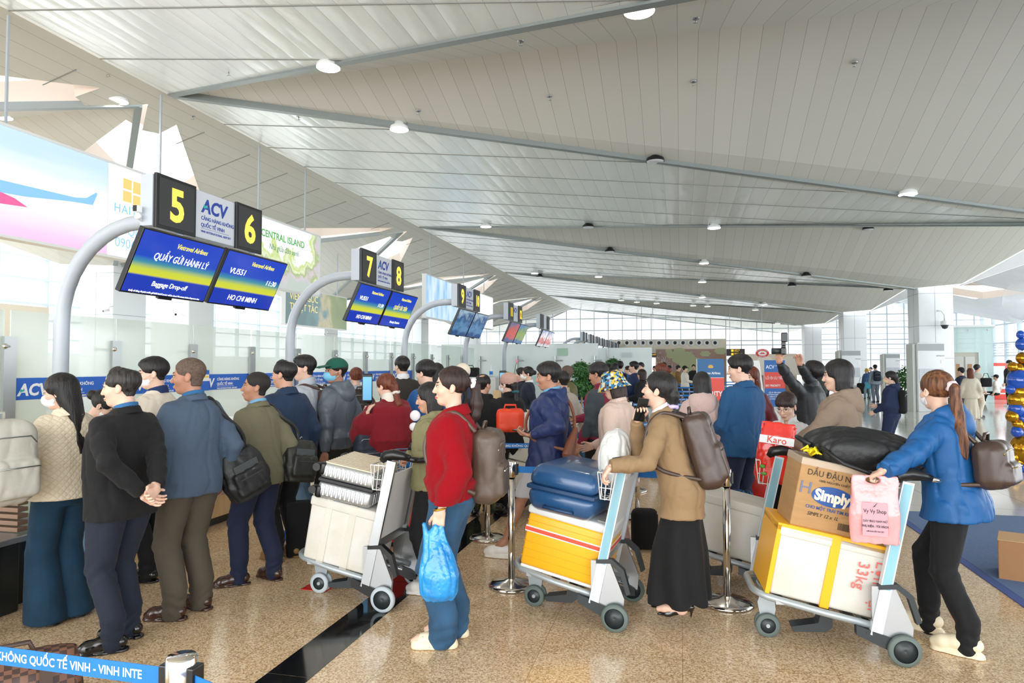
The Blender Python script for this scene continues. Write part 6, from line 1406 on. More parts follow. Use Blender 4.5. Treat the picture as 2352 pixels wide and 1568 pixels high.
def thing_m(name, lab, cat, M, group=None):
    t = thing(name, lab, cat); t.matrix_world = M; t['label'] = lab
    if group: t['group'] = group
    return t
def foam_box(M, w, l, h, lab, tapes=(), taper=.02, m_=None, lid=True):
    t = thing_m('foam_box', lab, 'box', M)
    b = MB(); b.box(-w/2, w/2, 0, l, 0, h, .018)
    b.v = [(x*(1-taper*(1-z/h)*2), l/2+(y-l/2)*(1-taper*(1-z/h)*2), z) for x, y, z in b.v]; b.build('box_body', m_ or foam_w, t)
    if lid: MB().box(-w/2-.006, w/2+.006, -.006, l+.006, h-.055, h+.012, .014).build('box_lid', m_ or foam_w, t)
    return t
# trolley 1 load
t = foam_box(D1 @ Matrix.Translation((-.03, .02, 0)), .42, .50, .43, 'white foam box under the silver suitcase on the first trolley')
for y in (.15, .33): MB().box(-.215, .215, y, y+.05, .0, .446).build('tape_strip', tape_c, t)
silver = mat('silver_shell', '#c3c8cc', .28, .75); rib_m = mat('ribbed_cream_shell', '#cfc3aa', .3, .3)
t = thing_m('suitcase', 'silver ribbed hard suitcase lying on a white foam box', 'suitcase', D1 @ Matrix.Translation((.02, .10, .447)) @ Matrix.Rotation(math.radians(4), 4, 'Z'))
for z0_, z1_ in ((.0, .115), (.135, .245)):
    b = MB(); b.box(-.27, .27, 0, .40, z0_, z1_, .03); b.build('shell', silver, t)
    b = MB()
    for i in range(10): b.box(-.274, .274, .05+i*.032, .05+i*.032+.018, z0_+.02, z1_-.02, .004)
    for i in range(11): b.box(-.22+i*.042, -.22+i*.042+.022, -.004, .404, z0_+.02, z1_-.02, .004)
    b.build('shell_ribs', silver, t)
b = MB()
for i in range(13): b.box(-.25+i*.04, -.25+i*.04+.026, .02, .38, .24, .252, .005)
b.build('top_ribs', rib_m, t)
MB().box(-.273, .273, -.003, .403, .113, .137, .006).build('black_seam', black_pl, t)
for x in (-.23, .23):
    for z in (.04, .20): 
        w = MB(); w.box(x-.045, x+.045, .36, .41, z-.045, z+.045, .02).build('corner_guard', black_pl, t)
        w = MB(); w.cyl((x-.03, .435, z), (x+.03, .435, z), .028, 16).cyl((x-.012, .40, z), (x+.012, .44, z), .012, 8); w.build('wheel', black_pl, t)
# trolley 2 load
yel = mat('yellow_cooler_plastic', '#f5b51e', .35, bump=.05, bscale=20); ylid = mat('white_cooler_lid', '#e4e7e6', .3)
t = thing_m('cooler_box', 'yellow cooler box with a red and white stripe and white lid', 'cooler', D2 @ Matrix.Translation((-.01, -.02, 0)))
MB().box(-.20, .20, 0, .56, .02, .37, .02).build('cooler_body', yel, t); MB().box(-.21, .21, -.01, .57, .365, .425, .02).build('cooler_lid', ylid, t); MB().box(-.195, .195, .005, .555, 0, .022, .008).build('cooler_base', ylid, t)
MB().box(-.203, .203, -.003, .563, .245, .285, .001).build('white_stripe', ylid, t); MB().box(-.205, .205, -.005, .565, .253, .277, .001).build('red_stripe', mat('stripe_red', '#e2523a', .4), t)
g = MB()
for z in (.08, .13, .18, .32): g.box(-.201, .201, -.001, .561, z, z+.003)
g.build('moulded_lines', mat('yellow_groove', '#d99a12', .5), t)
bl = mat('blue_hard_shell', '#24507e', .28, coat=.4)
t = thing_m('suitcase', 'blue hard-shell suitcase lying on the yellow cooler', 'suitcase', D2 @ Matrix.Translation((.0, .06, .43)) @ Matrix.Rotation(math.radians(-4), 4, 'X') @ Matrix.Rotation(math.radians(-6), 4, 'Z'))
for z0_, z1_, g_ in ((0, .155, 0), (.165, .31, 1)):
    b = MB(); b.box(-.33, .33, 0, .47, z0_, z1_, .055)
    b.v = [(x*(1-.10*((z-.16)/.16)**2), .235+(y-.235)*(1-.14*((z-.16)/.16)**2), z) for x, y, z in b.v]; b.build('shell', bl, t)
MB().box(-.331, .331, -.001, .471, .145, .175, .01).build('seam_band', mat('blue_seam', '#1c3f66', .4), t)
MB().tube([(-.31, .14, .05), (-.345, .14, .05), (-.345, .33, .05), (-.31, .33, .05)], .012, 8).build('carry_handle', mat('blue_seam'), t)
b = MB(); 
for y in (.06, .41): b.cyl((.30, y, .04), (.36, y, .04), .025, 12)
b.build('wheels', black_pl, t)
for i in range(4): MB().ball((.06+i*.03, .30, .30), .007, 6).build('stud', ylid, t) if i < 0 else None
def plastic(name, c, a=1, **k): return mat(name, c, .18, alpha=a, spec=.7, bump=.9, bscale=16, **k)
def softbag(name, lab, cat, M, f, lo, hi, m, vox=.008, color=None):
    t = thing_m(name, lab, cat, M); blobj(name+'_body', f, lo, hi, vox, m, t, color=color); return t
wt = plastic('translucent_white_plastic', '#e9ebea', .92)
t = softbag('plastic_bag', 'large translucent white plastic bag in the basket of the second trolley', 'plastic bag', M2 @ Matrix.Translation((0, .06, 0)),
    lambda P: sm_min(sm_min(f_ell(P, (0.05, .0, .98), (.20, .11, .15)), f_ell(P, (.02, -.01, 1.10), (.13, .10, .12)), .06), f_ell(P, (.1, .0, .86), (.12, .07, .08)), .05)+crease(P, 22, 2, .012), (-.25, -.2, .72), (.3, .2, 1.3), wt)
t = thing_m('notebook', 'printed paper sheet lying on the cooler lid', 'paper', D2 @ Matrix.Translation((.0, -.01, .426))); MB().box(-.16, .0, .01, .10, 0, .003).build('paper', foam_w, t)
# trolley 3 load
t = foam_box(D3 @ Matrix.Translation((0, -.02, 0)), .44, .60, .40, 'white foam box with yellow tape and red handwriting on the front trolley')
for a in ((-.226, .226, -.012, .612, .375, .418), (-.228, .228, .26, .31, -.004, .42), (-.226, .226, .585, .612, .0, .41)): MB().box(*a, .004).build('yellow_tape', tape_y, t)
red_ink = mat('red_marker', '#e0706a', .6)
text('Lợn Đại', .085, red_ink, t, (-.230, .06, .33), (0, 0, -1), (0, -1, 0), name='handwriting'); text('33kg', .085, red_ink, t, (-.230, .15, .31), (0, 0, -1), (0, -1, 0), name='handwriting')
card = mat('brown_cardboard', '#b08a5c', .75, bump=.25, bscale=30, stretch=(1, 1, 6), var=.06, vscale=6)
t = thing_m('cardboard_box', 'taped cardboard box with a blue oval brand logo on the foam box', 'box', D3 @ Matrix.Translation((-.01, .13, .415)) @ Matrix.Rotation(math.radians(2), 4, 'Z'))
MB().box(-.17, .17, 0, .40, 0, .40, .008).build('box_body', card, t)
ink = mat('dark_print', '#3a3226', .6); lb_ = mat('logo_blue_print', '#1f4f96', .5)
FX = -.1735; Yn = (0, -1, 0)
text('DẦU ĐẬU NÀNH', .048, ink, t, (FX, .36, .31), Yn, ZU, bold=.02, squeeze=.9); text('100% NGUYÊN CHẤT', .018, ink, t, (FX, .29, .28), Yn, ZU)
m = MB(); m.prism([(.20+.115*math.cos(k*PI/14), .205+.058*math.sin(k*PI/14)) for k in range(28)], FX, FX+.003, 'x'); m.build('oval_logo', lb_, t)
text('Simply', .088, mat('cream_print', '#f0e6d0', .5), t, (FX-.001, .20, .178), Yn, ZU, 'CENTER', bold=.045, squeeze=.85)
text('CHO MỘT TRÁI TIM KHỎE', .026, lb_, t, (FX, .335, .12), Yn, ZU, bold=.01, squeeze=.9); text('SIMPLY 12 x 1L', .030, ink, t, (FX, .32, .08), Yn, ZU, shear=.3, squeeze=.9)
text('Hồng', .09, mat('pen_blue', '#6b7390', .6), t, (FX, .11, .17), Yn, ZU, shear=.3); text('H', .10, mat('pen_blue'), t, (FX, .39, .20), Yn, ZU)
m = MB(); rr = random.Random(2); y = .14
while y > .03: w_ = rr.choice((.002, .003, .005)); m.box(FX, FX+.002, y-w_, y, .03, .07); y -= w_+.003
m.build('barcode', ink, t)
MB().box(-.175, .175, -.003, .403, .36, .404, .006).build('clear_tape', tape_c, t)
c_duf = mat('black_nylon', '#17191b', .5, bump=.5, bscale=25, spec=.5, stretch=(.4, 1, 1))
t = softbag('duffel_bag', 'large black duffel bag lying across the top of the front trolley', 'duffel bag', D3 @ Matrix.Translation((-.04, .03, .82)) @ Matrix.Rotation(math.radians(-4), 4, 'X'),
    lambda P: sm_min(f_ell(P, (0, .13, .11), (.19, .34, .13)), f_box(P, (0, .13, .07), (.16, .25, .075), .06), .05)+crease(P*A_((1, .35, 1)), 26, 4, .009), (-.3, -.42, -.1), (.3, .62, .33), c_duf)
m = MB(); m.tube([(-.15, .40, .10), (-.20, .28, .03), (-.21, .1, -.01), (-.19, -.08, .0), (-.14, -.16, .06)], .012, 8); m.build('shoulder_strap', c_duf, t)
MB().tube([(-.08, .44, .10), (-.03, .50, .13), (.03, .50, .13), (.08, .44, .10)], .014, 8).build('end_handle', c_duf, t)
t = thing_m('water_bottle_pack', 'shrink-wrapped clear water bottles beside the cardboard box', 'bottles', D3 @ Matrix.Translation((-.14, .03, .415)))
MB().lathe([(0, 0), (.034, .0), (.036, .02), (.034, .04), (.036, .06), (.033, .11), (.013, .14), (.013, .16), (0, .16)], 16).lathe([(0, 0), (.034, 0), (.036, .06), (.033, .11), (.013, .14), (0, .16)], 16, (.08, .0, 0)).build('bottle', mat('clear_bottle', '#dfeaf0', .08, alpha=.55), t)
t = thing_m('yellow_ribbon', 'bright yellow ribbon tuft between the cardboard box and the duffel', 'ribbon', D3 @ Matrix.Translation((-.14, .47, .83)))
m = MB(); 
for k in range(9): a = k*.7; m.tube([(0, 0, 0), (.03*math.cos(a), .03*math.sin(a), .03+.01*(k % 3)), (.06*math.cos(a), .06*math.sin(a), .02)], [.006, .012, .003], 6)
m.build('ribbon', mat('ribbon_yellow', '#f0d81c', .4), t)
# pink carrier bag held by the blue jacket
hp = PP['blue']['hand'][-1]; hw_ = PP['blue']['pt'](hp[0]+hp[1]*.085)
pinkp = mat('pink_plastic', '#eba6a8', .2, alpha=.93, spec=.7, bump=.8, bscale=14)
def pinkf(P):
    d = f_loft(P, [(-.36, 0, 0, .12, .030), (-.20, 0, 0, .125, .050), (-.10, 0, 0, .115, .035), (-.02, 0, 0, .12, .012), (.01, 0, 0, .115, .008)], 3.2)
    d = sm_max(d, -f_ell(P, (0, 0, -.015), (.038, .08, .022)), .006); return d+crease(P*A_((1, .3, .35)), 30, 3, .004)
pm = Matrix.Translation(hw_+Vector((-.0, -.03, -.005))) @ Matrix.Rotation(vh(2000)*PI/180+.1, 4, 'Z')
t = softbag('carrier_bag', 'pink plastic carrier bag with black print hanging from a hand', 'shopping bag', pm, pinkf, (-.16, -.09, -.40), (.16, .09, .04), pinkp, .006)
pin = mat('black_print', '#2b2430', .5)
MB().box(-.062, .062, -.058, -.056, -.31, -.13).build('grey_label', mat('mauve_label', '#c79aa4', .5), t)
for tx, z, sz, bo in (('Vy Vy Shop', -.185, .030, 0), ('DÂY ĐEO NAM NỮ', -.235, .017, .02), ('PHỤ KIỆN - TÚI XÁCH', -.262, .016, .02), ('NƠI MUA SẮM TIN CẬY', -.288, .010, .01)): text(tx, sz, pin, t, (0, -.0595, z), (1, 0, 0), ZU, 'CENTER', bold=bo, squeeze=.8)
m = MB(); m.quad((-.012, -.0595, -.155), (.0, -.0595, -.15), (.016, -.0595, -.125)); m.build('print_emblem', pin, t)
# blue carrier bag held by the red cardigan
hp = PP['red']['hand'][-1]; hw_ = PP['red']['pt'](hp[0]+hp[1]*.10)
bluep = mat('blue_plastic', '#1583cf', .18, alpha=.95, spec=.7, bump=1, bscale=15, var=.15, vscale=7, color2='#2ea4ea')
def bbag(P):
    d = f_loft(P, [(-.40, .01, 0, .075, .06), (-.36, .01, 0, .105, .085), (-.26, .01, 0, .112, .088), (-.16, 0, 0, .085, .06), (-.06, -.01, 0, .05, .03), (.02, 0, 0, .026, .018)], 2.3)
    d = sm_min(d, f_cone(P, (-.04, 0, -.10), (-.075, 0, .02), .035, .012), .02); return d+crease(P*A_((1, 1, .35)), 34, 6, .009)
t = softbag('carrier_bag', 'glossy blue plastic bag hanging from a hand beside blue jeans', 'shopping bag', Matrix.Translation(hw_+Vector((0, 0, 0))) @ Matrix.Rotation(vh(1010)*PI/180, 4, 'Z'), bbag, (-.17, -.15, -.45), (.17, .15, .05), bluep, .007)
# phones
def phone(k, sd, lab, off=(0, 0, 0), edge='#1a1b1d'):
    h = PP[k]['hand'][sd]; T = PP[k]['T']; p = PP[k]['pt'](h[0]+h[1]*.09+h[2]*.022); f = PP[k]['face']; R = Matrix.Rotation(f, 4, 'Z')
    x = (R @ h[3]).normalized(); y = (R @ h[1]).normalized(); z = (R @ h[2]).normalized()
    M = Matrix(((x.x, y.x, z.x, p.x+off[0]), (x.y, y.y, z.y, p.y+off[1]), (x.z, y.z, z.z, p.z+off[2]), (0, 0, 0, 1))); t = thing_m('phone', lab, 'phone', M)
    MB().box(-.037, .037, -.078, .078, -.004, .004, .006).build('phone_body', mat('phone_'+edge, edge, .2), t); MB().box(-.034, .034, -.074, .074, .004, .0046).build('phone_screen', mat('phone_glass', '#15191a', .1), t)
phone('tan', 1, 'black phone held at the ear of the tan blazer'); phone('wind', -1, 'dark phone held by the navy windbreaker'); phone('maroon', -1, 'phone held in the hands of the maroon sweater'); phone('mgrey', 1, 'phone held by the burgundy and charcoal jacket', edge='#c9a070')
h = PP['red']['hand'][-1]; q = PP['red']['pt'](h[0]-h[1]*.01); T = PP['red']['T']; bpy.context.view_layer.update(); inv = T.matrix_world.inverted(); m = MB()
m.tube([inv @ (q+Vector((.031*math.cos(a*PI/8), .031*math.sin(a*PI/8), .006*math.cos(a*PI/8)))) for a in range(16)], .006, 8, closed=True); m.build('gold_bracelet', mat('bracelet_gold', '#c9962e', .25, .9), T)
# trolley 4 load
foam_box(D4 @ Matrix.Translation((0, .0, 0)), .42, .50, .40, 'plain white foam box on the trolley behind the second post')
redp = mat('red_rice_sack', '#dd2f22', .22, spec=.7, bump=.5, bscale=12)
def sack(P): return f_loft(P, [(-.02, 0, 0, .10, .03), (.03, 0, 0, .125, .065), (.20, 0, 0, .13, .075), (.33, 0, 0, .125, .045), (.42, 0, .0, .115, .012)], 3)+crease(P*A_((1, .4, .5)), 26, 5, .006)
pos = at(1775, 1110, Y=at(1765, 1378, z=0).y+.06)
t = softbag('rice_sack', 'red plastic sack with white brand band standing in the trolley basket', 'sack', Matrix.Translation((pos.x, pos.y+.05, .82)) @ Matrix.Rotation(vh(1770)*PI/180, 4, 'Z') @ Matrix.Rotation(.12, 4, 'Y'), sack, (-.18, -.12, -.06), (.18, .12, .46), redp)
MB().box(-.115, .115, -.083, -.079, .27, .325).build('white_band', txt_white, t); text('Karo', .066, mat('sign_red'), t, (0, -.0845, .278), (1, 0, 0), ZU, 'CENTER', bold=.01)
for (x, z) in ((-.06, .05), (-.075, .10)): MB().ball((x, -.078, z), (.022, .006, .014), 8).build('printed_leaf', mat('leaf_print', '#5a9a3a', .5), t)
# trolley 5 load
for i, (w_, l_, h_, lab) in enumerate(((.42, .5, .30, 'lowest white foam box of the stack behind the belts'), (.40, .48, .26, 'middle white foam box of the stack behind the belts'), (.38, .44, .24, 'topmost white foam box of the stack behind the belts'))):
    foam_box(D5 @ Matrix.Translation((0, .02, .01+[0, .32, .60][i])), w_, l_, h_, lab, m_=mat('grey_white_foam', '#dcdcd2', .8, var=.05, vscale=4, color2='#cfcdb8'))
# ------------------------------------------------------------------ bags on people
def strap(pts, m, w=.018, name='strap', par=None, k=None):
    P_ = [PP[k]['tor'](p) if k else Vector(p) for p in pts]; mb = MB()
    # smooth the polyline
    for _ in range(2): P_ = [P_[0]]+[x for i in range(len(P_)-1) for x in (P_[i].lerp(P_[i+1], .25), P_[i].lerp(P_[i+1], .75))]+[P_[-1]]
    if par: inv = par.matrix_world.inverted(); P_ = [inv @ p for p in P_]
    mb.tube(P_, w*.6, 8); return mb.build(name, m, par)
def wearM(k, p, rx=0, ry=0, rz=0):
    i = PP[k]; q = i['tor'](p); return Matrix.Translation(q) @ Matrix.Rotation(i['face'], 4, 'Z') @ i['Rt'] @ Matrix.Rotation(math.radians(rz), 4, 'Z') @ Matrix.Rotation(math.radians(rx), 4, 'X') @ Matrix.Rotation(math.radians(ry), 4, 'Y')
def backpack(k, lab, m, sz=(.15, .09, .22), p=(0, -.22, 1.2), rx=0, pocket=True, straps=True, m2=None, kind='backpack', vox=.008):
    w, d, h = sz
    def f(P):
        q = f_box(P, (0, 0, 0), (w, d, h), min(w, d, h)*.75)
        if pocket: q = sm_min(q, f_box(P, (0, -d*.95, -h*.35), (w*.8, d*.35, h*.45), d*.3), .012)
        return q+crease(P, 20, 3, .004)
    t = thing_m(kind, lab, 'backpack', wearM(k, p, rx)); bpy.context.view_layer.update()
    blobj('bag_body', f, (-w-.05, -d*1.6-.05, -h-.05), (w+.05, d+.05, h+.05), vox, m, t)
    MB().tube([(-w*.75, -d*.9, h*.45), (-w*.5, -d*1.02, h*.62), (w*.5, -d*1.02, h*.62), (w*.75, -d*.9, h*.45)], .004, 6).build('zip', m2 or dsteel, t)
    MB().tube([(-.04, d*.3, h-.01), (-.03, d*.2, h+.04), (.03, d*.2, h+.04), (.04, d*.3, h-.01)], .009, 8).build('top_handle', m, t)
    if pocket: MB().tube([(-w*.7, -d*1.32, -h*.08), (w*.7, -d*1.32, -h*.08)], .004, 6).build('pocket_zip', m2 or dsteel, t)
    if straps:
        for sx in (-1, 1): strap([(sx*.08, p[1]+d*.6, min(1.40, p[2]+h)), (sx*.10, -.08, 1.43), (sx*.105, -.02, 1.445), (sx*.12, .07, 1.39), (sx*.13, .145, 1.25), (sx*.165, .10, 1.10), (sx*.16, -.03, 1.02), (sx*.12, p[1]+d*.5, max(.95, p[2]-h*.8))], m, .022, 'shoulder_strap', t, k)
    return t
leather_b = mat('brown_leather', '#43332b', .36, bump=.12, bscale=300, spec=.6); leather_o = mat('tan_leather', '#7d4a34', .42, bump=.12, bscale=300)
cream_ny = mat('cream_nylon', '#c4c3b9', .6, bump=.5, bscale=14)
tt = backpack('edge', 'large pale cream backpack at the left edge of the hall', cream_ny, (.175, .13, .25), (.10, -.26, 1.17), vox=.009)
backpack('tan', 'brown leather backpack on the back of the tan blazer', leather_b, (.14, .085, .24), (0, -.225, 1.13), 0, m2=black_pl)
backpack('blue', 'small brown leather backpack slung low on the bright blue jacket', leather_b, (.125, .085, .135), (-.02, -.25, 1.12), 4, m2=mat('brass', '#8a7444', .3, .9))
backpack('red', 'brown leather backpack with flap pockets on the back of the red cardigan', mat('taupe_leather', '#54453a', .38, bump=.12, bscale=300), (.14, .09, .22), (.06, -.225, 1.10), 0)
backpack('clip', 'brown fleece shoulder bag with black straps on the clipped-up hair person', mat('dark_strap_bag', '#2a2420', .6), (.12, .07, .16), (0, -.2, 1.25), vox=.014)
backpack('grayw', 'dark brown sling backpack on the pale grey jacket', mat('chocolate_canvas', '#43302a', .6), (.10, .06, .2), (0, -.21, 1.2), vox=.012)
backpack('coupleb', 'navy backpack on the distant grey sweater', c_navy, (.15, .09, .22), (0, -.2, 1.2), vox=.03, straps=False)
backpack('bp', 'black backpack with a red emblem in the far queue', c_black, (.15, .09, .22), (0, -.2, 1.22), vox=.025, straps=False)
backpack('mb', 'tan backpack in front of the mural', mat('tan_canvas', '#a88a54', .8), (.13, .08, .18), (0, -.2, 1.2), vox=.03, straps=False)
backpack('track', 'black bag hanging behind the navy tracksuit', c_black, (.07, .06, .2), (.0, -.2, 1.15), vox=.016, straps=False, pocket=False)
backpack('maroon', 'dark backpack hanging low beside the maroon sweater', mat('navy_pack', '#1c2434', .6), (.13, .08, .18), (-.22, -.02, .95), vox=.012, straps=False)
def shoulderbag(k, lab, m, p, sz, rz=0, ry=0, sd=1):
    w, d, h = sz
    def f(P):
        q = f_loft(P, [(-h, 0, 0, w*.85, d*.9), (-h*.3, 0, 0, w, d), (h*.5, 0, 0, w*.92, d*.75), (h, 0, 0, w*.62, d*.4)], 3)
        q = sm_min(q, f_box(P, (0, -d*.85, -h*.25), (w*.7, d*.3, h*.5), .02), .012); return q+crease(P, 18, 2, .006)
    t = thing_m('shoulder_bag', lab, 'bag', wearM(k, p, 0, ry, rz)); bpy.context.view_layer.update()
    blobj('bag_body', f, (-w-.04, -d*1.5-.04, -h-.04), (w+.04, d+.04, h+.04), .008, m, t)
    MB().box(-w*.5, w*.5, -d*1.2, -d*1.15, -h*.05, -h*.02).build('zip', mat('grey_zip', '#3c4144', .5), t); MB().box(-w*.55, w*.5, -d*.9, -d*.86, h*.2, h*.55).build('reflective_patch', mat('grey_patch', '#3f4548', .5), t)
    q = Vector(p); strap([(q.x, q.y, q.z+h), (q.x*.9+sd*.02, q.y-.01, q.z+h+.12), (sd*.145, -.115, 1.34), (sd*.125, -.03, 1.46), (sd*.14, .08, 1.40), (sd*.2, .13, 1.2), (q.x+.04*sd, q.y+.06, q.z+h)], m, .026, 'shoulder_strap', t, k)
    MB().tube([(-.02, 0, h), (0, 0, h+.025), (.02, 0, h)], .004, 6).build('ring', steel, t); return t
ny = mat('black_bag_nylon', '#1b1d1f', .5, bump=.5, bscale=22)
shoulderbag('slate', 'black duffel bag on the shoulder of the slate blue jacket', ny, (.36, -.10, .90), (.17, .105, .17), rz=-14, ry=-22)
shoulderbag('olive', 'black shoulder bag on the olive suit jacket', mat('black_green_nylon', '#20231f', .5, bump=.5, bscale=22), (.32, -.12, .95), (.155, .10, .165), rz=-10, ry=10)
# sling on the windbreaker
t = thing_m('sling_bag', 'tan leather sling bag across the navy windbreaker', 'bag', wearM('wind', (-.10, -.235, 1.02), 8, 25)); bpy.context.view_layer.update()
blobj('bag_body', lambda P: f_loft(P, [(-.14, 0, 0, .05, .03), (-.10, 0, 0, .085, .045), (.02, 0, 0, .075, .04), (.16, 0, 0, .03, .018)], 2.6), (-.12, -.08, -.18), (.12, .08, .2), .009, leather_o, t)
strap([(-.05, -.245, 1.16), (.0, -.235, 1.25), (.05, -.16, 1.40), (.07, -.03, 1.48), (.05, .10, 1.40), (-.08, .20, 1.22), (-.2, .12, 1.05), (-.14, -.2, .98)], leather_o, .022, 'shoulder_strap', t, 'wind')
strap([(-.02, -.09, 1.43), (.03, .09, 1.42), (.14, .17, 1.2), (.19, .06, 1.0)], mat('thin_black_strap', '#1c1c1e', .5), .008, 'bag_strap', PP['bucket']['T'], 'bucket')
# black handbag of the coat walker
def small_bag(p, sz, m, lab, name='handbag', cat='bag'):
    t = thing(name, lab, cat, p); w, d, h = sz; MB().box(-w, w, -d, d, 0, 2*h, min(sz)*.6).build('bag_body', m, t); MB().tube([(-w*.6, 0, 2*h-.01), (-w*.3, 0, 2*h+h), (w*.3, 0, 2*h+h), (w*.6, 0, 2*h-.01)], .01, 6).build('bag_handle', m, t); return t
q = PP['coat']['pt']((-.26, .02, .98)); small_bag(q, (.14, .06, .07), c_black, 'black leather handbag at the side of the cream coat')
q = PP['whitec']['pt']((.3, -.0, 1.0)); small_bag(q, (.15, .07, .14), c_black, 'black tote bag of the pale coat')
q = PP['couplea']['pt']((.26, .05, .30)); small_bag(q, (.22, .12, .26), c_black, 'dark travel bag carried by the yellow bucket hat')
q = PP['coupleb']['pt']((-.28, .1, .62)); small_bag(q, (.12, .08, .16), mat('teal_plastic', '#3a9ab0', .4), 'teal bag beside the distant grey sweater')
# orange bag held by the fluffy hat
t = softbag('tote_bag', 'bright orange quilted bag held up beside the pink fluffy hat', 'bag', Matrix.Translation(at(1172, 965, Y=gp(1172, 6.7).y)) @ Matrix.Rotation(vh(1172)*PI/180, 4, 'Z'),
    lambda P: f_box(P, (0, 0, 0), (.135, .07, .115), .05)+crease(P, 20, 1, .006), (-.2, -.14, -.2), (.2, .14, .2), mat('orange_red_nylon', '#e2401c', .5, bump=.4, bscale=20), .01)
MB().tube([(-.06, 0, .10), (-.05, 0, .15), (.05, 0, .15), (.06, 0, .10)], .01, 8).build('bag_handle', mat('orange_red_nylon'), t)
# soft toy
p = PP['bluesw']['pt']((.08, .36, 1.08)); t = thing('soft_toy', 'lilac and white soft toy held by the blue sweatshirt', 'soft toy', at(965, 985, Y=gp(965, 6.1).y))
blobj('toy_body', lambda P: sm_min(f_ell(P, (0.03, 0, -.05), (.07, .06, .10)), f_ell(P, (.05, 0, .06), (.05, .045, .04)), .02), (-.1, -.1, -.2), (.16, .1, .15), .01, mat('lilac_plush', '#b79ad2', .95, sheen=.5), t)
blobj('toy_ears', lambda P: sm_min(sm_min(f_ell(P, (-.04, -.02, .12), (.05, .03, .05)), f_ell(P, (-.05, -.02, .02), (.045, .03, .04)), .01), f_ell(P, (-.02, -.02, -.05), (.04, .03, .04)), .01), (-.15, -.1, -.15), (.1, .1, .22), .01, mat('white_plush', '#ece9ec', .95), t)
# camera of the photographer
h = PP['photo']; p = at(1800, 806, Y=gp(1800, 7.0).y)
t = thing('camera', 'black camera with a tall flash raised above the crowd', 'camera', p, h['face']+.5); t.scale = (.72, .72, .72)
MB().box(-.07, .07, -.035, .035, -.05, .05, .012).box(-.03, .03, -.03, .03, .045, .08, .01).build('camera_body', black_pl, t); MB().tube([(0, .03, 0), (0, .16, 0)], [.042, .045], 16).tube([(0, .155, 0), (0, .162, 0)], .040, 16).build('lens', dark_pl, t)
MB().box(-.03, .03, -.03, .03, .08, .13, .006).box(-.038, .038, -.055, .03, .13, .26, .01).build('flash', black_pl, t); MB().box(-.036, .036, -.05, .025, .26, .30, .008).build('flash_cap', mat('white_diffuser', '#e6e8ea', .4), t)
# checkered holdall lower left
def chk(N, L, b):
    tc = N.new('ShaderNodeTexCoord'); c = N.new('ShaderNodeTexChecker'); c.inputs['Scale'].default_value = 34; c.inputs['Color1'].default_value = lin('#6e4a38'); c.inputs['Color2'].default_value = lin('#3a2620'); L.new(tc.outputs['Object'], c.inputs[0]); L.new(c.outputs[0], b.inputs['Base Color'])
p = gp(45, 3.15)
t = thing('holdall', 'brown checkered holdall on the floor behind the front belt', 'bag', (p.x, p.y, 0), math.radians(vh(45)))
blobj('bag_body', lambda P: f_loft(P, [(0, 0, 0, .27, .13), (.12, 0, 0, .28, .14), (.26, 0, 0, .26, .10), (.33, 0, 0, .24, .05)], 3.5)+crease(P, 14, 3, .005), (-.33, -.2, -.02), (.33, .2, .38), .009, node_mat('checkered_canvas', chk, rough=.5), t)
MB().tube([(-.12, -.06, .30), (-.10, -.07, .40), (.06, -.07, .40), (.10, -.06, .30)], .012, 8).build('bag_handle', leather_b, t); MB().box(.1, .15, -.142, -.135, .02, .30).build('leather_trim', leather_b, t)
# luggage behind
t = thing('suitcase', 'bright red upright suitcase behind the rice sack', 'suitcase', gp(1758, 6.6), math.radians(vh(1758)))
MB().box(-.2, .2, -.12, .12, .05, .62, .04).build('shell', mat('red_shell', '#cf2a1e', .3), t)
for x in (-.15, .15): MB().cyl((x-.02, 0, .03), (x+.02, 0, .03), .03, 12).build('wheel', dark_pl, t)
MB().tube([(-.08, 0, .6), (-.08, 0, .9), (.08, 0, .9), (.08, 0, .6)], .01, 8).build('pull_handle', alu, t)
p = gp(1697, 6.0)
t = thing('backpack', 'black backpack with a bright blue scroll pattern standing on the floor', 'backpack', (p.x, p.y, 0), math.radians(vh(1697)))
def scroll(N, L, b):
    tc = N.new('ShaderNodeTexCoord'); n = N.new('ShaderNodeTexNoise'); n.inputs['Scale'].default_value = 9; n.inputs['Distortion'].default_value = 2.5; n.inputs['Detail'].default_value = 1; L.new(tc.outputs['Object'], n.inputs[0]); r = N.new('ShaderNodeValToRGB'); r.color_ramp.interpolation = 'CONSTANT'; e = r.color_ramp.elements
    e[0].color = lin('#121417'); e[1].position = .56; e[1].color = lin('#121417'); x = e.new(.47); x.color = lin('#1f6fb8'); L.new(n.outputs[0], r.inputs[0]); L.new(r.outputs[0], b.inputs['Base Color'])
blobj('bag_body', lambda P: f_loft(P, [(0, 0, 0, .13, .10), (.25, 0, 0, .155, .12), (.48, 0, 0, .14, .09), (.56, 0, 0, .08, .05)], 3), (-.2, -.17, -.02), (.2, .17, .62), .012, [node_mat('scroll_fabric', scroll, rough=.6), c_black], t, color=lambda C: (C[:, 2] < .22).astype(int))
MB().tube([(.10, -.10, .45), (.17, -.16, .25), (.16, -.14, .02)], .012, 8).build('shoulder_strap', c_black, t)
t = thing('tote_bag', 'black bag standing on the floor behind the tan blazer skirt', 'bag', gp(1478, 6.2), math.radians(vh(1478))); MB().box(-.12, .12, -.08, .08, 0, .36, .06).build('bag_body', c_black, t)
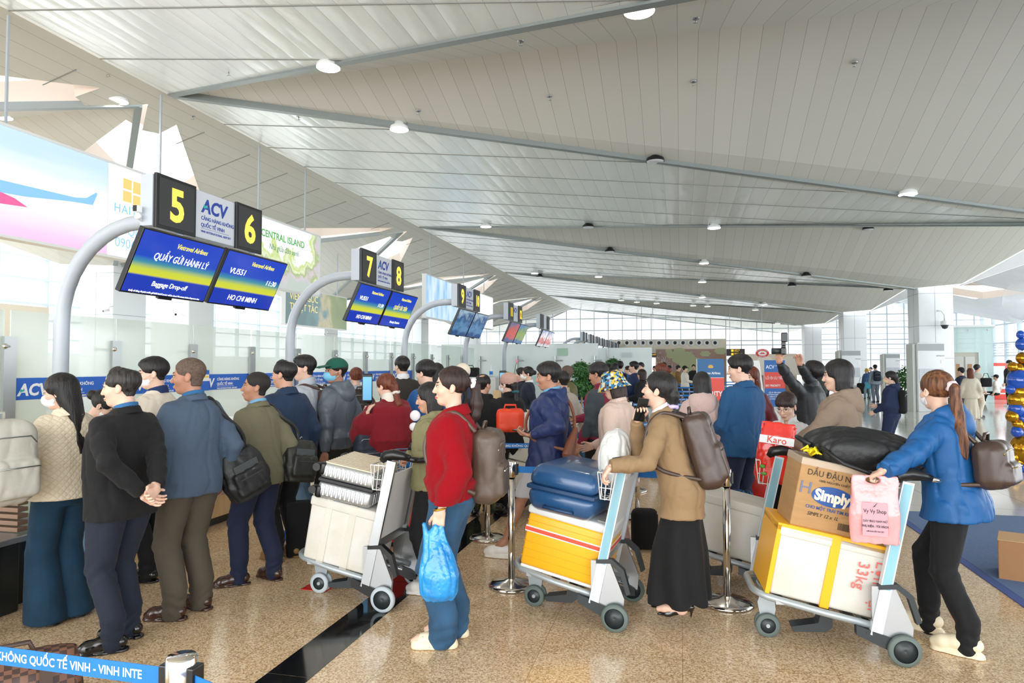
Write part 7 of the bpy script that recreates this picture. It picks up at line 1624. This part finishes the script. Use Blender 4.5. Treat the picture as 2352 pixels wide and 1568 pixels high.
t = thing('gift_bag', 'red and cream gift bag on the white floor beyond the duffel', 'bag', gp(2010, 10.2), math.radians(vh(2010))); MB().box(-.14, .14, -.08, .08, 0, .30, .02).build('bag_body', mat('gift_red', '#d23a2c', .4), t); MB().ball((0, -.07, .28), (.09, .03, .03), 10).build('tissue', mat('gift_cream', '#e6d9b8', .7), t)
t = thing('suitcase', 'red suitcase with a grey pull handle held by the blue sweatshirt', 'suitcase', gp(925, 6.3), math.radians(vh(925))); MB().box(-.16, .16, -.1, .1, .05, .60, .04).build('shell', mat('red_shell'), t); MB().tube([(-.07, 0, .58), (-.07, 0, .88), (.07, 0, .88), (.07, 0, .58)], .012, 8).build('pull_handle', mat('steel_blue_handle', '#5a7390', .4), t); MB().cyl((-.12, 0, .03), (.12, 0, .03), .03, 10).build('wheel', dark_pl, t)
t = thing('travel_case', 'black upright case beside the green cap person', 'suitcase', gp(690, 6.0), math.radians(vh(690))); MB().box(-.10, .10, -.09, .09, .0, .46, .02).build('case_body', c_black, t)
t = thing('floor_mat', 'small red plastic sheet under the first trolley', 'sheet', zf(728, 1352)); MB().box(-.11, .10, -.04, .16, 0, .003).build('sheet', mat('red_sheet', '#d0261c', .4), t)

# ------------------------------------------------------------------ stanchions and printed belts
belt_m = mat('blue_belt_webbing', '#1173c4', .6, bump=.2, bscale=400); belt_t = mat('belt_print', '#e6eef6', .6)
def stanchion(xy, lab, far=0, h=.93):
    t = thing('stanchion', lab, 'stanchion', (xy[0], xy[1], 0), 0, 'queue posts' if far else None)
    n = 28 if far < 2 else 12
    MB().lathe([(0, .0), (.17, 0), (.172, .015), (.15, .03), (.06, .045), (.032, .06), (.0, .06)], n).build('base', steel, t)
    MB().cyl((0, 0, .04), (0, 0, h-.12), .026, n).build('post', steel, t)
    MB().lathe([(.03, h-.12), (.037, h-.11), (.037, h-.005), (.034, h), (0, h+.001)], n).build('belt_head', dsteel if far else steel, t)
    MB().box(.03, .05, -.022, .022, h-.10, h-.02, .004).box(-.05, -.03, -.022, .022, h-.10, h-.02, .004).build('belt_clip', black_pl, t)
    return t
def belt(a, b, lab, z=.87, z2=None, txt='CẢNG HÀNG KHÔNG QUỐC TẾ VINH - VINH INTERNATIONAL AIRPORT', start=0, txs=1, w=.048, group='printed queue belts', flip=False, sq=1.0):
    a, b = Vector((a[0], a[1], z)), Vector((b[0], b[1], z2 or z)); d = (b-a); L = d.length; x = d.normalized(); n = Vector((-x.y, x.x, 0))
    if n.y > 0: n = -n
    t = thing('queue_belt', lab, 'queue belt', (0, 0, 0), 0, group); m = MB(); u = Vector((0, 0, w/2)); m.add([a-u-n*.0008, b-u-n*.0008, b+u-n*.0008, a+u-n*.0008, a-u+n*.0008, b-u+n*.0008, b+u+n*.0008, a+u+n*.0008], [(0, 1, 2, 3), (7, 6, 5, 4), (0, 4, 5, 1), (2, 6, 7, 3)]); m.build('webbing', belt_m, t)
    if txt:
        dirn = x if x.cross(ZU_).dot(n) > 0 else -x
        s = a if dirn == x else b
        size = w*.62*txs; step = size*.60*len(txt)*sq; k = start
        while k < L-size*8:
            tx = txt[:max(4, int((L-k-.05)/(size*.60)))]
            text(tx, size, belt_t, t, s+dirn*(k+.04)-Vector((0, 0, size*.36))+n*.0015, dirn, ZU, bold=.02, name='belt_lettering', ext=0, squeeze=sq); k += step+.3
    return t
ZU_ = Vector((0, 0, 1))
sA = gp(856, 5.45); s1 = gp(1175, 5.15); s2 = gp(1665, 4.77); s3 = gp(1318, 7.7); s0 = gp(428, 1.72); sL = gp(-420, 2.05); sR = gp(1250, 1.25)
stanchion(s0, 'steel queue post at the bottom left, nearest the camera'); stanchion(s1, 'steel queue post between the red cardigan and the blue suitcase'); stanchion(s2, 'steel queue post behind the long black skirt'); stanchion(s3, 'steel queue post in the second row beside the navy windbreaker'); stanchion(sA, 'steel queue post behind the silver suitcase')
belt(sL, s0, 'wide blue printed belt crossing the lower left corner', .865, .872, group=None, start=.50, txs=1.05, sq=.9)
belt(s0, sR, 'blue belt running right from the nearest post', .872, .80, group=None, txt='')
s1b = gp(860, 5.5)
belt(sA, s1, 'blue printed belt left of the post by the blue suitcase', start=.42, txs=1.1); belt(s1, s2, 'blue belt passing behind the blue suitcase', txt='')
rows = [(1130, 1215, 6.6, .87), (1130, 1215, 7.4, .87)]
r1, r2 = gp(1120, 6.55), gp(1216, 6.55); belt(r1, r2, 'blue printed belt over the foam box stack', .88, start=.0); stanchion(r1, 'steel queue post hidden beside the brown backpack', 1)
r1, r2 = gp(1120, 7.6), gp(1310, 7.6); belt(r1, s3, 'blue printed belt behind the orange bag', .90, start=.05); belt(s3, gp(1352, 7.5), 'blue printed belt right of the second row post', .87, start=.02)
belt(gp(1290, 8.7), gp(1352, 8.6), 'plain blue belt above the second row post', .87, txt=''); stanchion(gp(1352, 8.6), 'steel queue post behind the burgundy and charcoal jacket', 1); stanchion(gp(1352, 7.5), 'steel queue post in front of the burgundy and charcoal jacket legs', 1)
for i, (D, L0, L1) in enumerate(((10.2, 1285, 1362), (11.3, 1285, 1365), (12.4, 1308, 1370), (13.6, 1315, 1372), (14.8, 1315, 1375))):
    a, b = gp(L0, D), gp(L1, D); belt(a, b, ['printed belt at the foot of the potted tree, nearest of five', 'printed belt with the white airport letters under the potted tree', 'middle belt of the five below the potted tree', 'fourth belt below the potted tree', 'farthest belt below the potted tree'][i], start=.0, txs=1.0, txt='ACV CẢNG HÀNG KHÔNG QUỐC TẾ VINH'); stanchion(b, 'small steel post at the right end of the %s belt under the potted tree' % ORD[i], 2)
for i, (D, L0, L1) in enumerate(((9.0, 1455, 1500), (7.4, 1462, 1500), (13.5, 1448, 1608), (15.5, 1448, 1610), (17.5, 1445, 1612), (20, 1440, 1620), (23.5, 1445, 1700), (27, 1430, 1720), (31, 1430, 1740))):
    a, b = gp(L0, D), gp(L1, D); belt(a, b, ['printed belt just behind the phone of the tan blazer', 'lower printed belt behind the phone of the tan blazer'][i] if i < 2 else '%s nearest of the thin far blue queue belts below the mural' % ORD[i-2], start=.0, txt='CẢNG HÀNG KHÔNG QUỐC TẾ VINH' if i < 6 else '')
    stanchion(a, 'small steel post at the left end of the %s far queue belt' % ORD[i], 2)
    if i > 1: stanchion(b, 'small steel post at the right end of the %s far queue belt' % ORD[i], 2)

# ------------------------------------------------------------------ carpet, boxes, balloons
struct('carpet_edge', MB().box(2.257, 2.33, -6, 8.6, 0, .006), mat('carpet_edge_trim', '#4a5f9c', .8))
cm_ = mat('blue_event_carpet', '#1a5692', .95, bump=.6, bscale=180, var=.10, vscale=14, stretch=(.2, 3, 1), sheen=.3)
o = MB().box(2.33, 9, -6, 8.6, 0, .007).build('carpet', cm_); tag(o, 'blue event carpet on the floor at the right', 'carpet')
p = at(2352, 1340, z=0); t = thing('cardboard_box', 'small brown cardboard box standing on the blue carpet', 'box', (p.x+.12, p.y+.12, 0), math.radians(vh(2352)))
MB().box(-.22, .2, -.14, .2, 0, .30, .006).build('box_body', mat('box_brown', '#a67a52', .7), t); MB().box(-.222, .202, -.142, .202, .30, .305).build('box_top', mat('box_top', '#c9a274', .6), t); MB().box(-.03, .02, -.143, .203, .2, .308).build('clear_tape', tape_c, t)
gold_m = mat('gold_chrome_latex', '#c08a24', .16, .85); blue_m = mat('royal_blue_latex', '#0f4fb8', .14, coat=.6); clear_m = mat('clear_balloon', '#eef4f8', .05, alpha=.25, spec=.8)
base = gp(2352, 10.6)
def balloon(u, v, rp, m, lab, D=10.6):
    p = gp(u, D); z = 1.65+(838-v)/FPX*D; r = rp/FPX*D*.97; t = thing('balloon', lab, 'balloon', (p.x, p.y, z), 0, 'balloon column')
    prof = [(0, -r*1.12)]+[(r*math.sin(PI*k/12)*(1-.06*math.cos(PI*k/12)*-1), -r*1.08*math.cos(PI*k/12)) for k in range(1, 12)]+[(0, r)]
    MB().lathe(prof, 24).build('balloon_skin', m, t); MB().lathe([(.0, -r*1.12), (.012, -r*1.15), (.016, -r*1.2), (0, -r*1.19)], 8).build('knot', m, t)
rr = random.Random(5)
NB = {}
for (u, v, rp, c) in sorted(((2349, 790, 14, 'b'), (2346, 768, 9, 'b'), (2348, 822, 13, 'g'), (2350, 850, 12, 'g'), (2326, 842, 11, 'g'), (2340, 846, 12, 'g'), (2338, 872, 24, 'b'), (2320, 893, 11, 'b'), (2340, 900, 20, 'g'), (2332, 917, 18, 'g'),
                      (2332, 938, 17, 'b'), (2350, 925, 22, 'g'), (2322, 955, 14, 'g'), (2346, 960, 13, 'b'), (2334, 972, 12, 'g'), (2348, 978, 14, 'g'), (2332, 990, 13, 'b'), (2345, 1000, 10, 'b'), (2349, 1030, 33, 'g'), (2322, 1047, 14, 'g'), (2346, 1072, 16, 'b'), (2334, 1058, 12, 'g'), (2348, 1100, 24, 'g'), (2372, 900, 26, 'g'), (2375, 960, 24, 'b'), (2380, 1040, 26, 'b'), (2376, 1100, 26, 'g'), (2370, 840, 22, 'b')), key=lambda q: q[1]):
    NB[c] = NB.get(c, 0)+1; balloon(u, v, rp, gold_m if c == 'g' else blue_m, '%s %s %s balloon from the top of the column at the right edge' % (ORD[NB[c]-1], 'large' if rp > 20 else 'small' if rp < 14 else 'medium', 'gold' if c == 'g' else 'blue'))
balloon(2356, 688, 44, clear_m, 'large clear balloon on top of the balloon column')
o = MB().cyl((base.x+.1, base.y, 0), (base.x+.1, base.y, 2.6), .02, 8).build('balloon_pole', white_p); tag(o, 'white pole carrying the balloon column at the right edge', 'pole')

# ------------------------------------------------------------------ boards and kiosks
def board(u0, u1, v0, D, bands, lab, name='sign_board', base_h=0):
    a, b = gp(u0, D), gp(u1, D); x = (b-a).normalized(); w = (b-a).length; t = thing(name, lab, 'sign', (a.x, a.y, 0), math.atan2(x.y, x.x)); H_ = 1.65+(838-v0)/FPX*D
    if base_h: MB().box(-.01, w+.01, -.10, .12, 0, base_h, .01).build('plinth', white_p, t)
    MB().box(0, w, 0, .06, base_h, H_, .008).build('board_core', white_p, t)
    for (z0_, z1_, m, lines) in bands:
        MB().box(.004, w-.004, -.004, 0, H_*z0_ if z0_ > 0 else max(base_h, .0), H_*z1_).build('printed_band', m, t)
        for (tx, xx, zz, sz, al, mm) in lines: text(tx, sz, mm, t, (xx*w, -.0055, H_*zz), (1, 0, 0), ZU, al, bold=.02, squeeze=.85, maxw=w*(.86 if al == 'CENTER' else .9 if xx < .1 else .42 if xx < .6 else .8))
    return t, w, H_
vb = mat('airline_blue', '#0e5f96', .4); vr = mat('airline_red', '#e4493c', .4); lotus = mat('lotus_gold', '#e2b04a', .4)
t, w_, H_ = board(1601, 1663, 824, 13, [(.80, 1, vb, [('Vietnam Airlines', .5, .835, .065, 'CENTER', txt_white)]), (.55, .795, vr, [('SKY', .06, .69, .10, 'LEFT', txt_white), ('PRIORITY', .02, .60, .13, 'LEFT', txt_white)]), (0, .545, vb, [('Business/Skyboss lounge', .9, .47, .035, 'RIGHT', txt_white), ('Million Miler/Elite Plus', .95, .43, .035, 'RIGHT', txt_white), ('Member', .85, .40, .035, 'RIGHT', txt_white), ('Platinum/Gold', .9, .30, .035, 'RIGHT', txt_white), ('First Class', .9, .24, .035, 'RIGHT', txt_white)])], 'blue and red airline priority board with a gold lotus emblem')
m = MB()
for k in range(5):
    a = math.radians(30+k*30); c = Vector((w_*.5, -.006, H_*.90)); d = Vector((math.cos(a), 0, math.sin(a))); s_ = Vector((-math.sin(a), 0, math.cos(a))); L_ = .075 if k in (1, 2, 3) else .065; m.quad(c, c+d*L_*.6+s_*.017, c+d*L_, c+d*L_*.6-s_*.017)
m.build('lotus_emblem', lotus, t)
t, w_, H_ = board(1755, 1803, 827, 20.5, [(.80, 1, mat('acv_board_blue', '#1b68b8', .4), [('ACV', .08, .86, .15, 'LEFT', txt_white), ('CẢNG HÀNG KHÔNG', .52, .90, .035, 'LEFT', txt_white)]), (.53, .80, vr, [('LỐI ĐI ƯU TIÊN', .5, .68, .115, 'CENTER', txt_white), ('SKY PRIORITY', .05, .56, .085, 'LEFT', txt_white)]),
    (.22, .53, mat('acv_board_blue'), [('LỐI ƯU TIÊN DÀNH', .5, .45, .05, 'CENTER', txt_white), ('CHO TỔ BAY & KHÁCH VIP - CIP', .5, .415, .05, 'CENTER', txt_white), ('CREW & VIP - CIP', .5, .38, .05, 'CENTER', txt_white), ('NGƯỜI CÓ CÔNG VỚI CÁCH MẠNG', .5, .345, .045, 'CENTER', txt_white)])], 'blue and red priority lane board on a white plinth behind the photographer', base_h=.40)
t, w_, H_ = board(1703, 1722, 826, 15, [(0.3, 1, mat('pale_poster', '#e6ecf2', .4), [])], 'pale printed notice board beside the long-haired person')
p = gp(1742, 14); t = thing('leaning_board', 'white leaning display board tapering upward beside the priority board', 'sign', (p.x, p.y, 0), math.radians(vh(1742)))
m = MB(); m.prism([(-.30, 0), (.22, 0), (.02, 1.74), (-.14, 1.74)], 0, .05, 'y'); m.build('board_core', white_p, t)
def kiosk(u, v, D, lab):
    p = gp(u, D); H_ = 1.65+(838-v)/FPX*D; t = thing('face_scan_kiosk', lab, 'screen', (p.x, p.y, 0), math.radians(vh(u)))
    MB().box(-.065, .065, -.02, .02, H_-.36, H_, .012).build('screen_housing', black_pl, t); MB().box(-.054, .054, -.023, -.02, H_-.33, H_-.04).build('screen', mat('screen_sky', '#6fb4e0', .3, emit='#74b8e4', estr=.25), t); MB().cyl((0, 0, 0), (0, 0, H_-.38), .03, 10).build('stand', dark_pl, t)
kiosk(844, 858, 8.6, 'upright tablet screen on a stand above the maroon sweater'); kiosk(1155, 851, 12.5, 'small upright tablet screen beside the orchid')
t = thing('information_board', 'small blue and white information board on the glass behind the slate blue jacket', 'sign', (-6.34, at(465, 870, X=-6.34).y, 1.30)); MB().box(0, .012, -.12, .12, 0, .28).build('board', white_p, t); MB().box(.012, .014, -.12, .12, 0, .13).box(.012, .014, -.12, .12, .22, .28).build('blue_print', mat('sticker_blue'), t); MB().box(.012, .014, -.11, .11, .175, .20).build('yellow_print', mat('stripe_yellow', '#e6cf4a', .5), t)
# counter top things
p = gp(1080, 13.2)
t = thing('travel_bag', 'black travel bag on a grey cabinet behind the counters', 'bag', (p.x, p.y, 1.42)); MB().box(-.17, .17, -.1, .1, 0, .18, .03).build('bag_body', c_black, t); MB().tube([(-.07, 0, .17), (-.05, 0, .22), (.05, 0, .22), (.07, 0, .17)], .008, 6).build('bag_handle', c_black, t)
o = MB().box(p.x-.25, p.x+.55, p.y-.15, p.y+.35, 0, 1.42, .01).build('cabinet', mat('light_grey_cabinet', '#c4cacb', .4)); tag(o, 'light grey cabinet behind the counters carrying a black bag', 'cabinet')
t = thing('red_poster_stand', 'red poster stand with white tags in front of the grey cabinet', 'sign', (p.x-.05, p.y-.3, 0)); MB().box(-.2, .2, 0, .03, .9, 1.38, .01).build('poster', mat('poster_red', '#cf3a34', .5), t); MB().box(-.02, .08, -.01, 0, 1.0, 1.32).build('tag', white_p, t); MB().cyl((0, .02, 0), (0, .02, .95), .012, 8).build('stand', dsteel, t)
t = thing('water_bottle', 'clear water bottle with a blue label on the grey cabinet', 'bottle', (p.x+.42, p.y, 1.42)); MB().lathe([(0, 0), (.032, 0), (.033, .15), (.012, .2), (.012, .225), (0, .225)], 12).build('bottle_body', mat('clear_bottle'), t); MB().lathe([(.034, .05), (.034, .11)], 12).build('bottle_label', belt_m, t)
o = MB().box(gp(1130, 12.6).x, gp(1215, 12.6).x, gp(1170, 12.6).y, gp(1170, 12.6).y+.5, 0, 1.18, .01).build('service_desk', wood); tag(o, 'pale wood service desk with the orchid on top', 'desk')
o = MB().box(gp(1055, 9.6).x, gp(1140, 9.6).x, gp(1100, 9.6).y, gp(1100, 9.6).y+.5, 0, 1.0, .01).build('service_desk', wood); tag(o, 'pale wood counter front left of the pink fluffy hat', 'desk')
p = gp(1172, 12.5); t = thing('orchid', 'lotus and orchid arrangement with pink petals on the service desk', 'flowers', (p.x, p.y+.2, 1.18))
MB().lathe([(.0, 0), (.05, 0), (.06, .1), (0, .1)], 12).build('vase', white_p, t); MB().tube([(0, 0, .1), (.02, 0, .3), (.07, 0, .52)], .006, 6).tube([(0, 0, .1), (-.08, 0, .28)], .005, 6).build('stem', mat('stem_green', '#3f7a3a', .6), t)
m = MB(); 
for k in range(7): a = k*.9; m.ball((.05+.05*math.cos(a), .03*math.sin(a), .16+.04*math.sin(a*1.7)), (.035, .02, .02), 8)
m.ball((.075, 0, .54), (.022, .02, .045), 10); m.build('petals', mat('pink_petal', '#e58aa8', .6), t)
MB().ball((-.12, 0, .30), (.09, .05, .05), 10).ball((-.04, -.02, .2), (.07, .05, .06), 10).build('leaf', mat('orchid_leaf', '#3f8a3c', .5), t)
# plants
leaf_m = mat('leaf_green', '#35682c', .5, var=.3, vscale=12); pot_m = mat('dark_green_pot', '#1f4a44', .3); bark = mat('pale_bark', '#9a8466', .8)
def foliage(t, c, r, n, size, seed, name='foliage', m=None):
    rr = random.Random(seed); mb = MB()
    for i in range(n):
        th = rr.random()*2*PI; ph = math.acos(rr.uniform(-1, 1)); k = rr.uniform(.7, 1.05); d = Vector((math.sin(ph)*math.cos(th), math.sin(ph)*math.sin(th), math.cos(ph)*r[2]/r[0])); p_ = Vector(c)+d*r[0]*k
        a = Vector((rr.uniform(-1, 1), rr.uniform(-1, 1), rr.uniform(-.8, .3))).normalized(); b_ = a.cross(d if d.length > .01 else Vector((0, 0, 1))).normalized()
        mb.quad(p_, p_+a*size*.5+b_*size*.25, p_+a*size, p_+a*size*.5-b_*size*.25)
    return mb.build(name, m or leaf_m, t)
for (u, D, v1, v2, rp, lab) in ((1335, 13.4, 850, 889, 24, 'two-tier potted topiary tree beside the olive bomber jacket'), (1409, 19.5, 838, 866, 19, 'second round topiary tree behind the far queue')):
    p = gp(u, D); t = thing('potted_tree', lab, 'plant', (p.x, p.y, 0)); z1_, z2_ = (1.65+(838-v)/FPX*D for v in (v1, v2)); r = rp/FPX*D
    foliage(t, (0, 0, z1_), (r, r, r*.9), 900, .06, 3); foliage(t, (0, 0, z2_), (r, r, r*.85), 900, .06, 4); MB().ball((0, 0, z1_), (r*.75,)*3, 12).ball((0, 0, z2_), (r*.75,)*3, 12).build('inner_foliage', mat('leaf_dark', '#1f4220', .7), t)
    MB().tube([(0, 0, .3), (.01, 0, .8), (0, 0, z1_)], .02, 8).build('trunk', bark, t); MB().lathe([(0, 0), (.14, 0), (.19, .38), (.2, .42), (.16, .42), (0, .38)], 20).build('pot', pot_m, t)
def bush(u, D, vt, vf, lab, palm=False, seed=1):
    p = gp(u, D); t = thing('potted_plant', lab, 'plant', (p.x, p.y, 0)); H_ = 1.65+(838-vt)/FPX*D; r = .42
    MB().lathe([(0, 0), (.22, 0), (.27, .5), (.23, .5), (0, .48)], 20).build('pot', pot_m, t)
    if palm:
        m = MB(); rr = random.Random(seed)
        for k in range(34):
            a = rr.random()*6.28; L_ = rr.uniform(.35, .62); up = rr.uniform(.3, .9); b0 = Vector((0, 0, .5)); tip = b0+Vector((math.cos(a)*L_, math.sin(a)*L_, up*L_+.12)); mid = b0.lerp(tip, .55)+Vector((0, 0, .12)); s_ = Vector((-math.sin(a), math.cos(a), 0))*.06
            m.quad(b0, mid+s_, tip, mid-s_)
        m.build('fronds', leaf_m, t)
    else: foliage(t, (0, 0, (H_+.5)/2+.05), (r, r, (H_-.5)/2), 700, .15, seed); MB().tube([(0, 0, .4), (0, 0, H_-.3)], .02, 6).build('stem', bark, t)
    return t
bush(2085, 29.5, 842, 915, 'leafy potted plant left of the near air conditioner'); bush(2190, 24.0, 855, 0, 'fern-like potted plant right of the near air conditioner', True, 2)
bush(1985, 40, 858, 0, 'small pale green plant beside the far air conditioner', False, 5)
# air conditioners
def aircon(u0, u1, v0, D, lab):
    a, b = gp(u0, D), gp(u1, D); w = (b-a).length; x = (b-a).normalized(); H_ = 1.65+(838-v0)/FPX*D; t = thing('air_conditioner', lab, 'air conditioner', (a.x, a.y, 0), math.atan2(x.y, x.x)); acm = mat('ac_white', '#d9dee0', .4); gr = mat('ac_grille', '#9aa0a2', .5)
    MB().box(0, w, 0, .55, 0, H_, .015).build('cabinet', acm, t); MB().box(w*.02, w*.97, -.01, 0, H_*.885, H_*.985).build('outlet_grille', gr, t)
    m = MB()
    for k in range(5): m.box(w*(.04+k*.185), w*(.04+k*.185+.16), -.01, 0, H_*.42, H_*.62)
    m.build('intake_grille', mat('ac_intake', '#a8b0b8', .5), t); m = MB()
    for k in range(14): m.box(w*.05, w*.95, -.014, -.01, H_*(.43+k*.0135), H_*(.435+k*.0135))
    m.build('louvres', acm, t); MB().box(w*.6, w*.95, -.01, 0, H_*.12, H_*.24).build('lower_vent', gr, t); MB().box(w*.84, w*.93, -.012, 0, H_*.70, H_*.75).build('control_panel', white_p, t)
    text('HITACHI', w*.075, mat('grey_print', '#7a8088', .5), t, (w*.68, -.012, H_*.80), (1, 0, 0), ZU)
    MB().box(-.12, -.02, .1, .5, 0, H_*.98).build('side_duct', mat('ac_duct', '#c9cdc8', .5), t)
aircon(2108, 2171, 787, 24.2, 'tall white air conditioner in front of the nearest right column'); aircon(1934, 1978, 804, 35.8, 'tall white air conditioner in front of the middle right column'); aircon(2035, 2068, 812, 44, 'smallest white air conditioner, far in front of the end windows')
# lift and glass lobby
a, b = gp(2172, 33), gp(2262, 33); t = thing('glass_lobby', 'pale green glass lift lobby right of the nearest column', 'lift lobby', (a.x, a.y, 0), math.radians(vh(2215))); w_ = (b-a).length
tg = mat('teal_glass', '#b9d6d4', .15, alpha=.75); MB().box(0, w_, .0, .04, 2.25, 3.45).build('glass_fascia', tg, t); MB().box(w_*.7, w_, 0, .04, 0, 2.25).build('glass_side', tg, t); MB().box(-.02, w_+.1, -.05, 2.0, 3.45, 3.55).build('roof_slab', white_p, t)
MB().box(0, w_*.7, .1, .2, 0, 2.25).build('lift_front', mat('lift_beige', '#cfccc0', .4), t)
for x in (.18, .42): MB().box(w_*x, w_*(x+.2), .06, .1, 0, 2.05).build('lift_door', mat('lift_door_steel', '#b9bcb8', .3, .4), t)
MB().box(w_*.22, w_*.30, .05, .06, .9, 1.7).box(w_*.46, w_*.56, .05, .06, .9, 1.7).build('door_glass', mat('amber_glass', '#a8825c', .3), t)
for x in (.1, .5, .9): MB().ball((w_*x, -.02, 3.3), .04, 8).build('glass_fitting', steel, t)
p = gp(2290, 33); t = thing('fire_cabinet', 'bright red cabinet by the right windows', 'cabinet', (p.x, p.y, 0)); MB().box(-.35, .35, -.2, .2, 0, 1.75, .02).build('cabinet_body', mat('cabinet_red', '#d8483c', .4), t); MB().box(-.25, .25, -.21, -.2, .5, 1.6).build('cabinet_glass', mat('cabinet_glass', '#c9d2d6', .2), t)
p = gp(2180, 24); t = thing('fire_extinguisher', 'red fire extinguishers beside the fern-like plant', 'fire extinguisher', (p.x, p.y, 0))
MB().lathe([(0, 0), (.08, 0), (.08, .42), (.03, .5), (0, .52)], 14).lathe([(0, 0), (.08, 0), (.08, .42), (.03, .5), (0, .52)], 14, (.19, 0, 0)).build('cylinder', mat('extinguisher_red', '#c8281e', .3), t)
p = gp(2290, 29.5); t = thing('bench', 'low grey bench by the right windows', 'bench', (p.x, p.y, 0)); MB().box(-.9, .9, -.25, .25, .40, .45, .01).build('seat', alu, t)
for x in (-.7, .7): MB().box(x-.03, x+.03, -.2, .2, 0, .4).build('leg', dsteel, t)
xy = gp(2287, 29.3)
person('distant seated person in a pale top and black trousers on the bench', (xy.x, xy.y), 70+vh(2287), 1.6, z0=-.38, top=dict(mat=cloth('pale_top', '#cfcac2'), z0=.86), bot=dict(mat=c_blk_tr), shoes=('sneaker', wh_snk), hair=('short', HB, {}, ('cap', c_black)), vox=3.0, legs={1: (.55, .1, 0, .38), -1: (.50, -.1, 0, .38)})

# ------------------------------------------------------------------ repeats that look alike are told apart by their order
_by = {}
for o in list(bpy.data.objects):
    if o.get('category') in ('lamp', 'sprinkler') and not o.parent: _by.setdefault(o['label'], []).append(o)
for lab, os_ in _by.items():
    if len(os_) > 1:
        def scr(o):
            p = o.location; f = -p.x*math.sin(YAW)+p.y*math.cos(YAW); return (p.x*math.cos(YAW)+p.y*math.sin(YAW))/f
        for n, o in enumerate(sorted(os_, key=scr)): o['label'] = lab+', '+ORD[n]+' from left'
